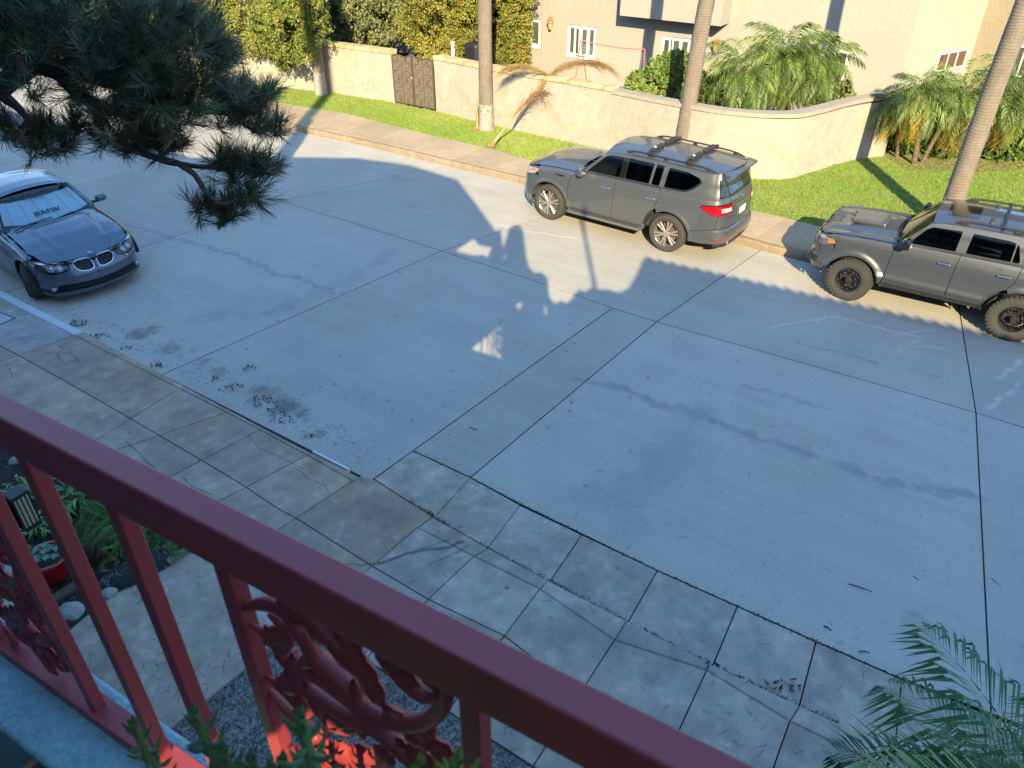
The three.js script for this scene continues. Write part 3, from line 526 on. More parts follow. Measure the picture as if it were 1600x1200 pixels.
  wing([w1b.x, w1b.z], [w2b.x, w2b.z], houseMat[2]); wing([w2b.x, w2b.z], [w3b.x, w3b.z], houseMat[3]);
  // windows set in the wings (frame stands 3 cm proud of the wall)
  const wingWin = (a, b, bl, tr, n, m) => {
    const d = V(b.x - a.x, 0, b.z - a.z).normalize(), nn = V(-d.z, 0, d.x), A = onPlane(bl[0], bl[1], a, nn), B = onPlane(tr[0], tr[1], a, nn), W1 = Math.abs(B.clone().sub(A).dot(d)), H1 = B.y - A.y, c = A.clone().lerp(B, .5);
    const turn = Math.atan2(-d.z, d.x) , f = .05, place = g => { g.rotateY(turn); g.translate(c.x + nn.x * .02, c.y, c.z + nn.z * .02); g.applyMatrix4(house.matrixWorld.clone().invert()); return g; };
    const grp = mesh('window', place(merge([bx(W1, f, .07, 0, H1 / 2), bx(W1, f, .07, 0, -H1 / 2), bx(f, H1, .07, -W1 / 2), bx(f, H1, .07, W1 / 2), ...Array.from({ length: n - 1 }, (_, i) => bx(f * .9, H1 - f, .06, -W1 / 2 + W1 * (i + 1) / n))])), whiteFrame, house);
    for (let i = 0; i < n; i++) mesh('pane', place(bx(W1 / n - f, H1 - f, .03, -W1 / 2 + W1 * (i + .5) / n)), m, grp);
  };
  wingWin(w1a, w1b, [1296, 124], [1326, 82], 1, P(.10, .05, .02, .08, { clearcoat: .5 }));
  wingWin(w1b, w2b, [1459, 112], [1511, 76], 3, P(.11, .055, .035, .1, { clearcoat: .5 }));
  wingWin(w2b, w3b, [1556, 112], [1640, 79], 2, glassDark);
  // eave and roof, above the picture
  const r = new THREE.BoxGeometry(24, .2, 11); r.translate(2, 7.35, -5); mesh('roof', r, M(.28, .13, .08, .9), house);
}
// ---- terracotta wall lanterns
function wallLantern(px, py, label) {
  const p = onH(px, py), t = thing('wall_lantern', label, 'wall lantern', [p.x + hN.x * .003, p.y, p.z + hN.z * .003], -HA);
  const clay = M(.50, .19, .10, .85), metal = M(.30, .22, .15, .6);
  const pts = [[.0, -.25], [.05, -.24], [.075, -.12], [.105, -.02], [.12, 0], [.06, .03], [.0, .05]].map(q => new THREE.Vector2(q[0], q[1]));
  const b = new THREE.LatheGeometry(pts, 12); b.translate(0, -.02, .13); mesh('shade', b, M(.55, .36, .22, .85), t);
  const sc = []; for (const s of [-1, 0, 1]) sc.push(limb([V(s * .03, .02, .1), V(s * .07, .12, .11), V(s * .05, .2, .09)], [.045, .04, .012], 8));
  mesh('crest', merge(sc), clay, t); mesh('rim', (() => { const g = new THREE.TorusGeometry(.11, .018, 6, 14); g.rotateX(Math.PI / 2); g.translate(0, -.015, .13); return g; })(), clay, t);
  mesh('bracket', bx(.09, .3, .05, 0, -.02, .026, .015), clay, t);
  return t;
}
wallLantern(862.5, 34, 'terracotta wall lantern between the two left house windows');
wallLantern(1121, 69, 'terracotta wall lantern on the house, right of the leaning palm trunk');
// ---- football goal behind the wall
{
  const t = thing('football_goal', 'small red-framed football goal with white net in front of house windows', 'goal');
  const pm = M(.62, .16, .18, .5), off = 3.2, at = (x, y) => onPlane(x, y, hP.clone().addScaledVector(hN, off), hN);
  const a = at(907, 62), b = at(1008, 77), a0 = a.clone().setY(.15), b0 = b.clone().setY(.15), mid = a.clone().lerp(b, .5); mid.y -= .08;
  const sag = new THREE.QuadraticBezierCurve3(a, mid.clone().setY(mid.y - .06), b).getPoints(12);
  mesh('crossbar', tube(sag, .016, 24, 8), pm, t); mesh('post', tube([a, a.clone().lerp(a0, .5).addScaledVector(hDir, -.1), a0.clone().addScaledVector(hDir, -.22)], .016, 8, 8), pm, t); mesh('post', tube([b, b.clone().lerp(b0, .5), b0], .016, 8, 8), pm, t);
  const k0 = a0.clone().addScaledVector(hN, -.8), k1 = b0.clone().addScaledVector(hN, -.9);
  for (const st of [[a, k0], [b, k1]]) mesh('stay', tube(st, .014, 4, 6), M(.1, .1, .1, .6), t);
  const net = []; const n = 34, m = 20;
  const Pn = (u, v) => { const top = sag[0].clone().lerp(sag[12], u); top.y -= .14 * 4 * u * (1 - u) * .5 + .12; const bot = a0.clone().lerp(b0, u).addScaledVector(hN, -.25); const p = top.lerp(bot, v); p.addScaledVector(hN, -.35 * Math.sin(v * 1.5) - .0); return p; };
  const strand = (p, q) => { const d = q.clone().sub(p), L = d.length(), g = new THREE.CylinderGeometry(.0035, .0035, L, 3, 1, true); g.rotateX(Math.PI / 2); g.lookAt(d); g.translate((p.x + q.x) / 2, (p.y + q.y) / 2, (p.z + q.z) / 2); net.push(g); };
  for (let i = 0; i <= n; i++) for (let j = 0; j < m; j++) strand(Pn(i / n, j / m), Pn(i / n, (j + 1) / m));
  for (let j = 0; j <= m; j++) for (let i = 0; i < n; i++) strand(Pn(i / n, j / m), Pn((i + 1) / n, j / m));
  mesh('net', merge(net), M(.72, .70, .64, .9), t);
}

// ---------------------------------------------------------------- our own house: what throws the big shadow over the road
const RA = 30.5 * Math.PI / 180, rDir = V(Math.cos(RA), 0, Math.sin(RA)), rN = V(-Math.sin(RA), 0, Math.cos(RA));
const tanE = Math.tan(SUN_EL);
{
  const own = thing('balcony_house', 'teal stucco house with the balcony the view is taken from', 'house');
  const o = 1.3;                                              // the wall stands this far behind the camera
  const shadowAt = (px, py) => { const q = G(px, py, 0), s = (o - q.dot(rN)) / rN.z; const p = q.clone().add(V(0, s * tanE, s)); return [p.dot(rDir), p.y]; };
  const edge = [[300, 246], [440, 245], [560, 247], [640, 258], [715, 281], [745, 320], [775, 362], [782, 357], [786, 386], [793, 388], [800, 362], [803, 352], [812, 352], [818, 362], [820, 380], [822, 400], [827, 418], [835, 426], [848, 426], [856, 436], [858, 462], [864, 472], [872, 474], [876, 469], [884, 474], [893, 467], [900, 462], [905, 452], [914, 456], [925, 448], [936, 452], [950, 452], [962, 456], [970, 456], [985, 448], [998, 428], [1008, 406]].map(p => shadowAt(...p));
  const e1 = shadowAt(1010, 405), e2 = shadowAt(1270, 463), sl = (e2[1] - e1[1]) / (e2[0] - e1[0]);
  const eave = []; for (let u = e1[0], k = 0; u < e1[0] + 16; u += .03, k++) eave.push([u, e1[1] + sl * (u - e1[0]) + .085 * Math.abs(Math.sin(u * Math.PI / .27))]);
  const sh = new THREE.Shape();
  const first = edge[0]; sh.moveTo(first[0] - 14, 0); sh.lineTo(first[0] - 14, first[1] + .3); for (const p of [...edge, ...eave]) sh.lineTo(p[0], p[1]); sh.lineTo(eave[eave.length - 1][0], 0); sh.closePath();
  // the gap through which a low beam reaches the foot of the railing, and small chinks in the planting
  const hole = pts => { const h = new THREE.Path(); pts.forEach((p, i) => i ? h.lineTo(...p) : h.moveTo(...p)); h.closePath(); sh.holes.push(h); };
  const spot = (pts) => hole(pts.map(p => shadowAt(...p)));
  spot([[712, 392], [748, 368], [757, 378], [776, 381], [766, 406], [756, 398], [738, 399]]); spot([[852, 473], [861, 470], [863, 490], [856, 497], [851, 488]]); spot([[806, 476], [822, 466], [824, 471], [810, 483]]); spot([[788, 396], [794, 388], [798, 394], [794, 408], [788, 409]]);
  const rail = (u, y) => { const s = (o + .395) / rN.z; return [u + s * rDir.z, y + s * tanE]; };
  hole([rail(-1.16, 5.3), rail(-1.04, 5.53), rail(-.62, 5.95), rail(-.47, 6.16), rail(-.38, 6.195), rail(-.3, 6.18), rail(-.285, 5.9), rail(-.285, 5.3)]);
  const g = new THREE.ExtrudeGeometry(sh, { depth: .22, bevelEnabled: false }); g.applyMatrix4(new THREE.Matrix4().makeBasis(rDir, V(0, 1, 0), rN)); g.translate(rN.x * o, 0, rN.z * o);
  mesh('wall', g, M(.055, .07, .07, .95), own);
  const pole = thing('utility_pole', 'slender utility pole behind the house, outside the view', 'pole', [1.66, 0, 7]);
  mesh('shaft', (() => { const c = new THREE.CylinderGeometry(.045, .07, 12.9, 10); c.translate(0, 6.45, 0); return c; })(), M(.2, .15, .1, .9), pole); mesh('cap', bx(.1, .05, .1, 0, 12.92, 0), M(.2, .15, .1, .9), pole);
}
// ---------------------------------------------------------------- tall palm trunks along the far pavement
const trunkMap = texture(512, (u, v) => {
  const ring = Math.pow(.5 + .5 * Math.sin((v * 40 + 1.5 * (pfbm(u, v, 6, 3, 141) - .5)) * 6.283), 3), a = pfbm(u, v, 20, 4, 142), b = pvn(u * 60, v * 6, 60, 143), c = pfbm(u, v, 4, 3, 144);
  return scl(mix3([.195, .155, .12], [.265, .22, .18], c), .78 + .3 * a - .09 * ring * (.2 + 1.2 * pvn(u * 8, v * 26, 8, 146)) + .16 * (b - .5));
});
const trunkBump = texture(512, (u, v) => { const ring = .5 + .5 * Math.sin((v * 40 + 1.5 * (pfbm(u, v, 6, 3, 141) - .5)) * 6.283); return clamp(.7 * ring + .4 * (pvn(u * 60, v * 6, 60, 143) - .3)); }, true);
const trunkMat = new THREE.MeshStandardMaterial({ map: rep(trunkMap, .6, .4), bumpMap: rep(trunkBump, .6, .4), bumpScale: .006, roughness: .95, side: THREE.DoubleSide });
const limeMat = new THREE.MeshStandardMaterial({ map: texture(256, (u, v) => scl([.40, .38, .355], .7 + .5 * pfbm(u, v, 12, 4, 151))), bumpMap: rep(grainBump, 2), bumpScale: .02, roughness: .95, side: THREE.DoubleSide });
const frondDark = M(.055, .085, .02, .7), frondDry = M(.26, .17, .075, .9);
function tallPalm(px, topPx, r, label, h = 15, base) {
  const b = base || G(px[0], px[1], .13), tp = topPx ? atZ(topPx[0], topPx[1], b.z) : b.clone().setY(9), t = thing('palm_tree', label, 'palm tree', [b.x, .13, b.z]);
  const dir = tp.clone().sub(b).normalize(), at = y => V(dir.x / dir.y * y, y, 0), pts = [0, .12, .35, .8, 1.6, 3, 6, 10, h].map(at), rad = [r * 1.22, r * 1.12, r * 1.05, r * 1.02, r, r * .96, r * .9, r * .84, r * .74];
  pts[6].x += .05; pts[8].x += .3;
  mesh('trunk', limb(pts.slice(2), rad.slice(2), 20, 10, .03), trunkMat, t);
  mesh('trunk_foot', limb([V(0, -.05, 0), ...pts.slice(1, 4)], [r * 1.3, r * 1.16, r * 1.09, r * 1.025], 20, 6, .03), limeMat, t);
  // fan leaves at the top and a skirt of dry ones
  const fan = (dry) => { const Q = []; const n = 15; for (let i = 0; i < n; i++) { const a = (i / (n - 1) - .5) * 3.6, L = .95 + .25 * Math.cos(a), d = dry ? -.5 : -.22; const s = Math.sin(a), c = Math.cos(a); Q.push(0, 0, 1, (s * .5 - c * .06) * L, .03, 1 + (c * .5 + s * .06) * L, s * L, d, 1 + c * L, 0, 0, 1, s * L, d, 1 + c * L, (s * .5 + c * .06) * L, .0, 1 + (c * .5 - s * .06) * L); } Q.push(-.02, 0, 0, .02, 0, 0, 0, 0, 1.05, -.02, -.02, 0, .02, -.02, 0, 0, -.02, 1.05); return rawGeo(Q); };
  const live = [], dead = [], top = pts[8];
  for (let i = 0; i < 46; i++) { const dry = i > 34, g = fan(dry); g.rotateX(dry ? rr(.9, 1.4) : rr(-1.2, .6)); g.rotateY(i * 2.4); g.translate(top.x, top.y - (dry ? rr(.2, 1.1) : 0), top.z); (dry ? dead : live).push(g); }
  mesh('crown', merge(live), frondDark, t); mesh('dry_skirt', merge(dead), frondDry, t);
  return t;
}
tallPalm([502, 148], [487, 10], .2, 'palm trunk standing on the grass left of the iron gate');
tallPalm([760, 203], [757, 0], .21, 'upright palm trunk right of the gate, beside the leaning dead frond');
tallPalm([0, 0], [1103, 0], .21, 'palm trunk rising behind the grey wagon with roof bars', 15, (() => { const p = G(1060, 262, .13); return p; })());
tallPalm([0, 0], [1602, 0], .21, 'leaning palm trunk on the right lawn behind the dark off-roader', 15, (() => { const p = G(1473, 360, .13); return p; })());
{ const t = tallPalm([0, 0], null, .24, 'palm behind the viewer that shades the left of the street', 26, V(-6.8, .13, 5)); }

// ---------------------------------------------------------------- leafy trees and shrubs
function leafGeo(n, len, w, sd, spread = 1) {                       // a sprig: n folded leaves around a point
  const sv = seed; seed = sd; const Q = [];
  for (let i = 0; i < n; i++) {
    const d = V(rr(-1, 1), rr(-.8, .9), rr(-1, 1)).normalize(), s = V(rr(-1, 1), rr(-1, 1), rr(-1, 1)).cross(d).normalize(), nn = d.clone().cross(s), o = V(rr(-1, 1), rr(-1, 1), rr(-1, 1)).multiplyScalar(len * .5 * spread), L = len * rr(.7, 1.2), ww = w * rr(.8, 1.2);
    const a = o, b = o.clone().addScaledVector(d, L * .5).addScaledVector(s, ww).addScaledVector(nn, ww * .35), c = o.clone().addScaledVector(d, L), e = o.clone().addScaledVector(d, L * .5).addScaledVector(s, -ww).addScaledVector(nn, ww * .35);
    for (const v of [a, b, c, a, c, e]) Q.push(v.x, v.y, v.z);
  }
  seed = sv; return rawGeo(Q);
}
const leafMat = new THREE.MeshStandardMaterial({ color: 0xffffff, roughness: .62, side: THREE.DoubleSide });
function foliage(name, parent, blobs, count, geo, cols, opt = {}) {
  // blobs: [x, y, z, rx, ry, rz]; leaves sit mostly near the blob skins, thinned by noise so that clumps and gaps form
  const im = new THREE.InstancedMesh(geo, leafMat, count), m = new THREE.Matrix4(), q = new THREE.Quaternion(), e = new THREE.Euler(), c = new THREE.Color(); let k = 0;
  const wts = blobs.map(b => b[3] * b[4] + b[4] * b[5]); const tot = wts.reduce((a, b) => a + b);
  for (let tries = 0; k < count && tries < count * 12; tries++) {
    let w = rnd() * tot, i = 0; while (w > wts[i] && i < blobs.length - 1) w -= wts[i++];
    const b = blobs[i], d = V(rr(-1, 1), rr(-1, 1), rr(-1, 1)); if (d.lengthSq() > 1 || d.lengthSq() < .02) continue; d.normalize();
    const f = opt.frq || 2.2, lump = fbm(d.x * f + b[0] * 3 + 9, d.y * f + d.z * f * .8 + b[2], 3, 161 + i);
    const rad = (.62 + .75 * lump) * Math.pow(rnd(), .22);
    const x = b[0] + d.x * b[3] * rad, y = b[1] + d.y * b[4] * rad, z = b[2] + d.z * b[5] * rad;
    if (y < (opt.floor ?? -1e9)) continue;
    if (vn(x * 2.1, y * 2.1 + z * 1.7, 171) < (opt.gap ?? .3)) continue;
    e.set(rr(0, 6.28), rr(0, 6.28), rr(0, 6.28)); q.setFromEuler(e); const s = rr(.7, 1.35); m.compose(V(x, y, z), q, V(s, s, s)); im.setMatrixAt(k, m);
    const tcol = clamp(fbm(x * 1.4, y * 1.4 + z, 2, 181) * 1.3 - .15 + rr(-.3, .3)), cc = mix3(cols[0], cols[1], tcol), fk = rr(.8, 1.2); const dry = cols[2] && rnd() < (opt.dry || 0) ? cols[2] : cc; c.setRGB(dry[0] * fk, dry[1] * fk, dry[2] * fk); im.setColorAt(k, c); k++;
  }
  im.count = k; im.name = name; im.castShadow = im.receiveShadow = true; im.userData.kind = 'stuff'; parent.add(im); return im;
}
const barkMat = new THREE.MeshStandardMaterial({ map: texture(256, (u, v) => scl([.16, .125, .095], .5 + pfbm(u, v, 10, 4, 191))), bumpMap: rep(grainBump, 1), bumpScale: .03, roughness: .95, side: THREE.DoubleSide });
const sprig = leafGeo(9, .13, .026, 11, 1.3), sprigS = leafGeo(10, .10, .022, 12, 1.3), sprigB = leafGeo(9, .12, .035, 13, 1.1), sprigV = leafGeo(6, .16, .055, 14, 1);
function tree(label, px, z, rp, count, geo, cols, opt = {}) {
  const c = atZ(px[0], px[1], z), u = c.distanceTo(camera.position) / 1200, t = thing(opt.name || 'leafy_tree', label, 'tree', [c.x, .1, c.z], 0, opt.group), cy = c.y - .1;
  const blobs = rp.map(([dx, dy, r, ry, dz]) => [dx * u, cy - dy * u, (dz || 0), r * u, (ry || r) * u, r * u * .9]);
  foliage('crown', t, blobs, count, geo, cols, { floor: .3, ...opt });
  const tr = [limb([V(.1, 0, 0), V(0, cy * .35, .05), V(.05, cy * .6, 0), V(0, cy * 1.05, 0)], [.16, .13, .11, .05], 9, 4, .1)];
  blobs.forEach(b => tr.push(limb([V(.03, cy * .5, 0), V(b[0] * .5, (cy * .6 + b[1]) / 2, b[2] * .5), V(b[0], b[1], b[2])], [.08, .05, .02], 6, 4)));
  mesh('trunk', merge(tr), barkMat, t); return t;
}
const YG = [[.10, .14, .022], [.28, .29, .055], [.33, .22, .05]], GG = [[.15, .18, .075], [.30, .31, .14]], DK = [[.012, .02, .008], [.03, .042, .016]], MG = [[.09, .15, .025], [.19, .26, .055], [.3, .12, .1]];
tree('yellow-green tree hanging over the garden wall by the leftmost palm trunk', [420, -40], -31.3, [[-55, 20, 62], [10, 20, 60, 50], [-10, -40, 80], [25, 80, 24, 26, 1.8], [55, 45, 40, 44, 3.1], [20, 50, 36, 40, 2.4], [62, 5, 38, 45, 3.3], [-40, 60, 40, 34, 1.4]], 14000, sprigS, YG, { gap: .44, dry: .03, frq: 4 });
tree('yellow-green tree seen through the pine, left of the hanging dark clump', [270, -30], -33, [[-40, 20, 70], [30, 10, 60], [60, 50, 50], [0, -40, 80]], 11000, sprigS, YG, { gap: .36, frq: 3 });
tree('grey-green tree hanging behind the wall left of the gate', [565, -30], -33.5, [[-30, 20, 60, 62], [20, 30, 60, 50], [0, -40, 80]], 12000, sprigS, GG, { gap: .38, frq: 4 });
tree('yellow-green tree behind the wall right of the gate, touching the house', [732, 20], -30.3, [[-40, 25, 52, 45], [20, 25, 62, 52], [52, 25, 40, 64], [-10, -40, 75], [40, -50, 60], [62, 60, 22, 42, .2]], 15000, sprigS, [[.14, .155, .02], [.30, .28, .05], [.34, .2, .05]], { gap: .4, dry: .05, frq: 4.2 });
for (const [l, px, z, rp] of [['dense dark evergreen behind the gate, left of the yellow-green tree', [640, 10], -40, [[-90, 20, 110], [30, 0, 120], [0, -90, 130], [-30, 80, 90, 60]]], ['dense dark evergreen between the leftmost palm and the grey-green tree', [520, 0], -41, [[-60, 30, 100], [40, 10, 100], [0, -80, 120], [0, 80, 80, 50]]], ['dense dark evergreen at the far left behind the pine', [330, -20], -43, [[-150, 20, 130], [0, 20, 120], [-60, -60, 140], [60, 60, 80]]]])
  tree(l, px, z, rp, 12000, sprigB, DK, { gap: .12, name: 'evergreen_tree', group: undefined });
{ // the hanging dark clump with a bare stem
  const c = atZ(390, 36, -29.6), t = thing('hanging_shrub', 'dark dry clump hanging over the wall under a bare grey stem', 'shrub', [c.x, 0, c.z]);
  const u = .03; foliage('leaves', t, [[.1, c.y + .2, 0, .3, .6, .3], [.35, c.y - .25, .1, .28, .36, .25]], 900, leafGeo(8, .2, .014, 15), [[.07, .07, .04], [.14, .12, .07]], { gap: .15 });
  mesh('stem', limb([V(-.5, c.y + 2.2, 0), V(-.1, c.y + 1, .1), V(.1, c.y + .2, .15)], [.05, .05, .03], 7), M(.3, .27, .24, .9), t);
}
// shrubs
function shrub(label, blobsPx, z, count, geo, cols, opt = {}) {
  const b0 = blobsPx[0], c = atZ(b0[0], b0[1], z), t = thing('shrub', label, 'shrub', [c.x, .12, c.z], 0, opt.group);
  const blobs = blobsPx.map(([x, y, r, ry, dz]) => { const p = atZ(x, y, z + (dz || 0)), u = p.distanceTo(camera.position) / 1200; return [p.x - c.x, p.y - .12, p.z - c.z, r * u, (ry || r) * u, r * u * .8]; });
  foliage('leaves', t, blobs, count, geo, cols, { floor: 0, ...opt });
  blobs.forEach(b => mesh('stem', limb([V(b[0] * .5, -.1, b[2]), V(b[0] * .8, b[1] * .5, b[2]), V(b[0], b[1], b[2])], [.03, .022, .01], 6), barkMat, t)); return t;
}
shrub('green flowering shrub left of the palm trunk, above the curved wall', [[1035, 135, 34, 30], [1005, 140, 26, 22], [1060, 125, 28, 34], [1080, 150, 30, 30], [1045, 108, 14, 20]], -23.6, 5200, sprigB, MG, { gap: .22, dry: .03 });
shrub('dark green shrub between the palm trunk and the feathery palms', [[1105, 145, 26, 30], [1085, 160, 20, 24]], -23.4, 1600, sprigB, [[.03, .05, .012], [.06, .09, .02]], { gap: .15 });
shrub('bright green vine hedge at the end of the curved wall', [[1410, 215, 34, 45], [1440, 200, 36, 50], [1475, 205, 36, 48], [1405, 240, 22, 20, .3], [1460, 238, 34, 20, .5]], -22.6, 7500, sprigV, [[.05, .10, .014], [.15, .23, .03]], { gap: .26, floor: 0 });
shrub('bright green vine hedge at the right edge, behind the low bench', [[1590, 225, 36, 30], [1620, 190, 50, 50], [1560, 245, 16, 12, .2]], -21.8, 4500, sprigV, [[.05, .10, .014], [.14, .22, .03]], { gap: .24, floor: 0 });
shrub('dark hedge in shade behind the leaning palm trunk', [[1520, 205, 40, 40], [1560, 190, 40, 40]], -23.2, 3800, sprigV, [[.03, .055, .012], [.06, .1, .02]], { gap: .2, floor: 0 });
shrub('small shrub with light leaves at the right foot of the feathery palms', [[1308, 145, 18, 16], [1290, 155, 16, 14]], -22.6, 900, sprigV, [[.10, .13, .04], [.2, .22, .08]], { gap: .3 });

// ---------------------------------------------------------------- feathery date palms
function frond(L, droop, leaf, sd, n = 26, thin = 1) {
  const sv = seed; seed = sd; const Q = [], rach = i => { const f = i; return V(0, Math.sin(f * 1.2) * .45 * L * (1 - droop * .6) - droop * L * f * f * .9, L * (f - .18 * droop * f * f * f)); };
  let p = rach(0);
  for (let i = 1; i <= 10; i++) { const q = rach(i / 10), w = .014 * (1 - i / 11); Q.push(p.x - w, p.y, p.z, p.x + w, p.y, p.z, q.x, q.y, q.z); Q.push(p.x, p.y - w, p.z, p.x, p.y + w, p.z, q.x, q.y, q.z); p = q; }
  for (let i = 0; i < n; i++) for (const s of [-1, 1]) {
    const f = .12 + .87 * (i + rnd() * .6) / n, o = rach(f), o2 = rach(Math.min(1, f + .02)), d = o2.clone().sub(o).normalize(), l = leaf * L * (Math.sin(Math.PI * Math.pow(f, .75)) * .85 + .22) * rr(.8, 1.15);
    const out = V(s, 0, 0).multiplyScalar(.75).addScaledVector(d, .62 + f * .4).addScaledVector(V(0, 1, 0), rr(-.05, .35)).normalize(), w = d.clone().multiplyScalar((.011 + .006 * L) * thin);
    const m = o.clone().addScaledVector(out, l * .55), e = o.clone().addScaledVector(out, l).add(V(0, -l * rr(.25, .6) - l * droop * .25, 0));
    for (const v of [o, m.clone().add(w), m.clone().sub(w), m.clone().add(w), e, m.clone().sub(w)]) Q.push(v.x, v.y, v.z);
  }
  seed = sv; return rawGeo(Q);
}
const frondKinds = []; for (let i = 0; i < 6; i++) frondKinds.push(frond(1, .38 + .14 * i, .34, 300 + i, 30, .72));
const palmGreen = [M(.12, .185, .04, .5), M(.17, .235, .05, .5), M(.085, .135, .03, .5)], palmYellow = M(.36, .28, .03, .6), palmDry = M(.30, .18, .09, .9);
const hairy = new THREE.MeshStandardMaterial({ map: texture(256, (u, v) => scl([.30, .215, .145], .45 + 1.0 * pfbm(u, v, 22, 3, 211))), bumpMap: rep(texture(256, (u, v) => pfbm(u, v, 26, 3, 212), true), 4), bumpScale: .05, roughness: 1, side: THREE.DoubleSide });
function datePalm(label, basePos, crown, R, o = {}) {
  const t = thing('date_palm', label, 'palm', [basePos.x, basePos.y, basePos.z], 0, o.group), c = crown.clone().sub(basePos), n = o.n || 44;
  const bend = c.clone().multiplyScalar(.5).add(V(-c.x * .15, -c.y * .02, 0));
  mesh('trunk', limb([V(0, -.05, 0), bend, c.clone().add(V(0, -.12, 0))], [o.r || .075, (o.r || .075) * .95, (o.r || .075) * 1.5], 10, 8, .16), hairy, t);
  const lists = [[], [], [], [], []];
  for (let i = 0; i < n; i++) {
    const f = i / n, el = lerp(1.0, -.7, Math.pow(f, .75)), az = i * 2.39996 + rr(-.2, .2), k = Math.min(5, Math.floor(f * 5 + rr(0, 1.4))), s = R * rr(.85, 1.12), g = frondKinds[k].clone();
    g.scale(s, s, s); g.rotateZ(rr(-.3, .3)); g.rotateX(-el + .35); g.rotateY(az); g.translate(c.x + Math.sin(az) * .04, c.y + (1 - f) * .12, c.z + Math.cos(az) * .04);
    lists[f > 1 - (o.dry ?? .08) ? 4 : f > 1 - (o.dry ?? .08) - (o.yel ?? .1) ? 3 : i % 3].push(g);
  }
  lists.forEach((l, i) => l.length && l.forEach(g => mesh('frond', g, [...palmGreen, palmYellow, palmDry][i], t)));
  if (o.skirt) { const sk = []; for (let i = 0; i < 70; i++) { const a = rr(0, 6.28), d = rr(.05, .17); sk.push(limb([V(c.x + Math.cos(a) * .06, c.y + rr(-.1, .05), c.z + Math.sin(a) * .06), V(c.x + Math.cos(a) * d, c.y - .2, c.z + Math.sin(a) * d), V(c.x + Math.cos(a) * d * 1.1, c.y - rr(.3, .65), c.z + Math.sin(a) * d * 1.1)], [.016, .014, .005], 3, 2)); } const q = mesh('dry_skirt', merge(sk), palmDry, t); q.userData.kind = 'stuff'; }
  return t;
}
const dp = (label, bx_, cx, z, R, o) => datePalm(label, (() => { const p = atZ(bx_[0], bx_[1], z); p.y = .13; return p; })(), atZ(cx[0], cx[1], z + (o?.dz || 0)), R, o);
dp('feathery date palm behind the curved wall, left one of the clump', [1165, 200], [1165, 112], -22.9, 1.35, { n: 50, yel: .1, dry: .02 });
dp('feathery date palm behind the curved wall, tallest of the clump', [1225, 200], [1232, 84], -23.1, 1.4, { n: 50, yel: .04, dry: .02 });
dp('feathery date palm behind the curved wall, beside the small brown window', [1275, 190], [1275, 100], -22.8, 1.25, { n: 50, yel: .06, dry: .02 });
dp('short date palm with upright rough trunk at the end of the curved wall', [1427, 262], [1437, 150], -21.0, 1.1, { n: 38, yel: .26, dry: .04, r: .07, skirt: true });
dp('slanting date palm whose trunk leans right towards the leaning palm', [1437, 262], [1508, 150], -21.1, 1.25, { n: 42, yel: .16, dry: .1, r: .06, skirt: true });
dp('date palm at the right edge with a low slanting trunk and brown skirt', [1525, 240], [1590, 140], -21.0, 1.35, { n: 46, yel: .14, dry: .12, r: .065, skirt: true });
dp('small date palm leaning over the wall end, in shade', [1400, 255], [1393, 165], -21.6, .85, { n: 26, yel: .2, dry: .0, r: .05 });
// mulch bed and a low dark bench
{
  const mulch = pl(.152, [1385, 246], [1420, 266], [1470, 268], [1510, 270], [1560, 268], [1640, 258], [1700, 200], [1500, 190], [1385, 230]);
  structure('mulch_bed', (() => { const g = slabGeo(mulch, 0, .06, 0); g.translate(0, .012, 0); return g; })(), new THREE.MeshStandardMaterial({ map: rep(texture(256, (u, v) => scl([.26, .18, .105], .35 + 1.1 * pfbm(u, v, 24, 4, 221))), 1.2), bumpMap: rep(grainBump, 2), bumpScale: .04, roughness: 1 }));
  const p = G(1530, 250, .15), t = thing('low_bench', 'low dark garden bench standing on mulch behind the leaning palm', 'bench', [p.x, .16, p.z], -.2), m = M(.05, .055, .055, .5);
  for (let i = 0; i < 3; i++) mesh('slat', bx(1.15, .03, .1, .25, .4, -.12 + i * .115, .006), m, t);
  for (const x of [-.22, .7]) for (const z of [-.12, .1]) mesh('leg', bx(.05, .38, .04, x, .19, z, .006), m, t);
  mesh('brace', bx(.9, .04, .03, .24, .12, 0, .006), m, t);
}
// things in the yard behind the gate
{
  const c = atZ(708, 86, -29.2), t = thing('white_post', 'white painted post behind the wall, right of the gate', 'post', [c.x, .1, c.z]), m = M(.75, .75, .73, .6);
  mesh('shaft', bx(.12, c.y + .3, .1, 0, (c.y + .3) / 2, 0, .012), m, t); mesh('cap', bx(.145, .05, .125, 0, c.y + .32, 0, .01), m, t);
  const d = atZ(742, 82, -28.8), b = thing('covered_grill', 'black covered grill behind the wall, beside the palm trunk', 'grill', [d.x, .1, d.z], -HA), k = M(.015, .016, .018, .55);
  mesh('cover', (() => { const g = new RoundedBoxGeometry(.62, d.y + .25, .55, 4, .16); g.translate(0, (d.y + .25) / 2, 0); return g; })(), k, b); mesh('side_shelf', bx(.4, .06, .42, .48, d.y - .2, 0, .02), k, b);
  const e = atZ(722, 78, -30.4), s = thing('garden_table', 'grey slatted garden table behind the white post', 'table', [e.x, .1, e.z], -HA), gm = M(.36, .36, .35, .8);
  for (let i = 0; i < 7; i++) mesh('slat', bx(1.5, .03, .12, 0, e.y - .12, -.42 + i * .14, .006), gm, s);
  for (const x of [-.65, .65]) for (const z of [-.35, .35]) mesh('leg', bx(.06, e.y - .14, .06, x, (e.y - .14) / 2, z), gm, s);
}
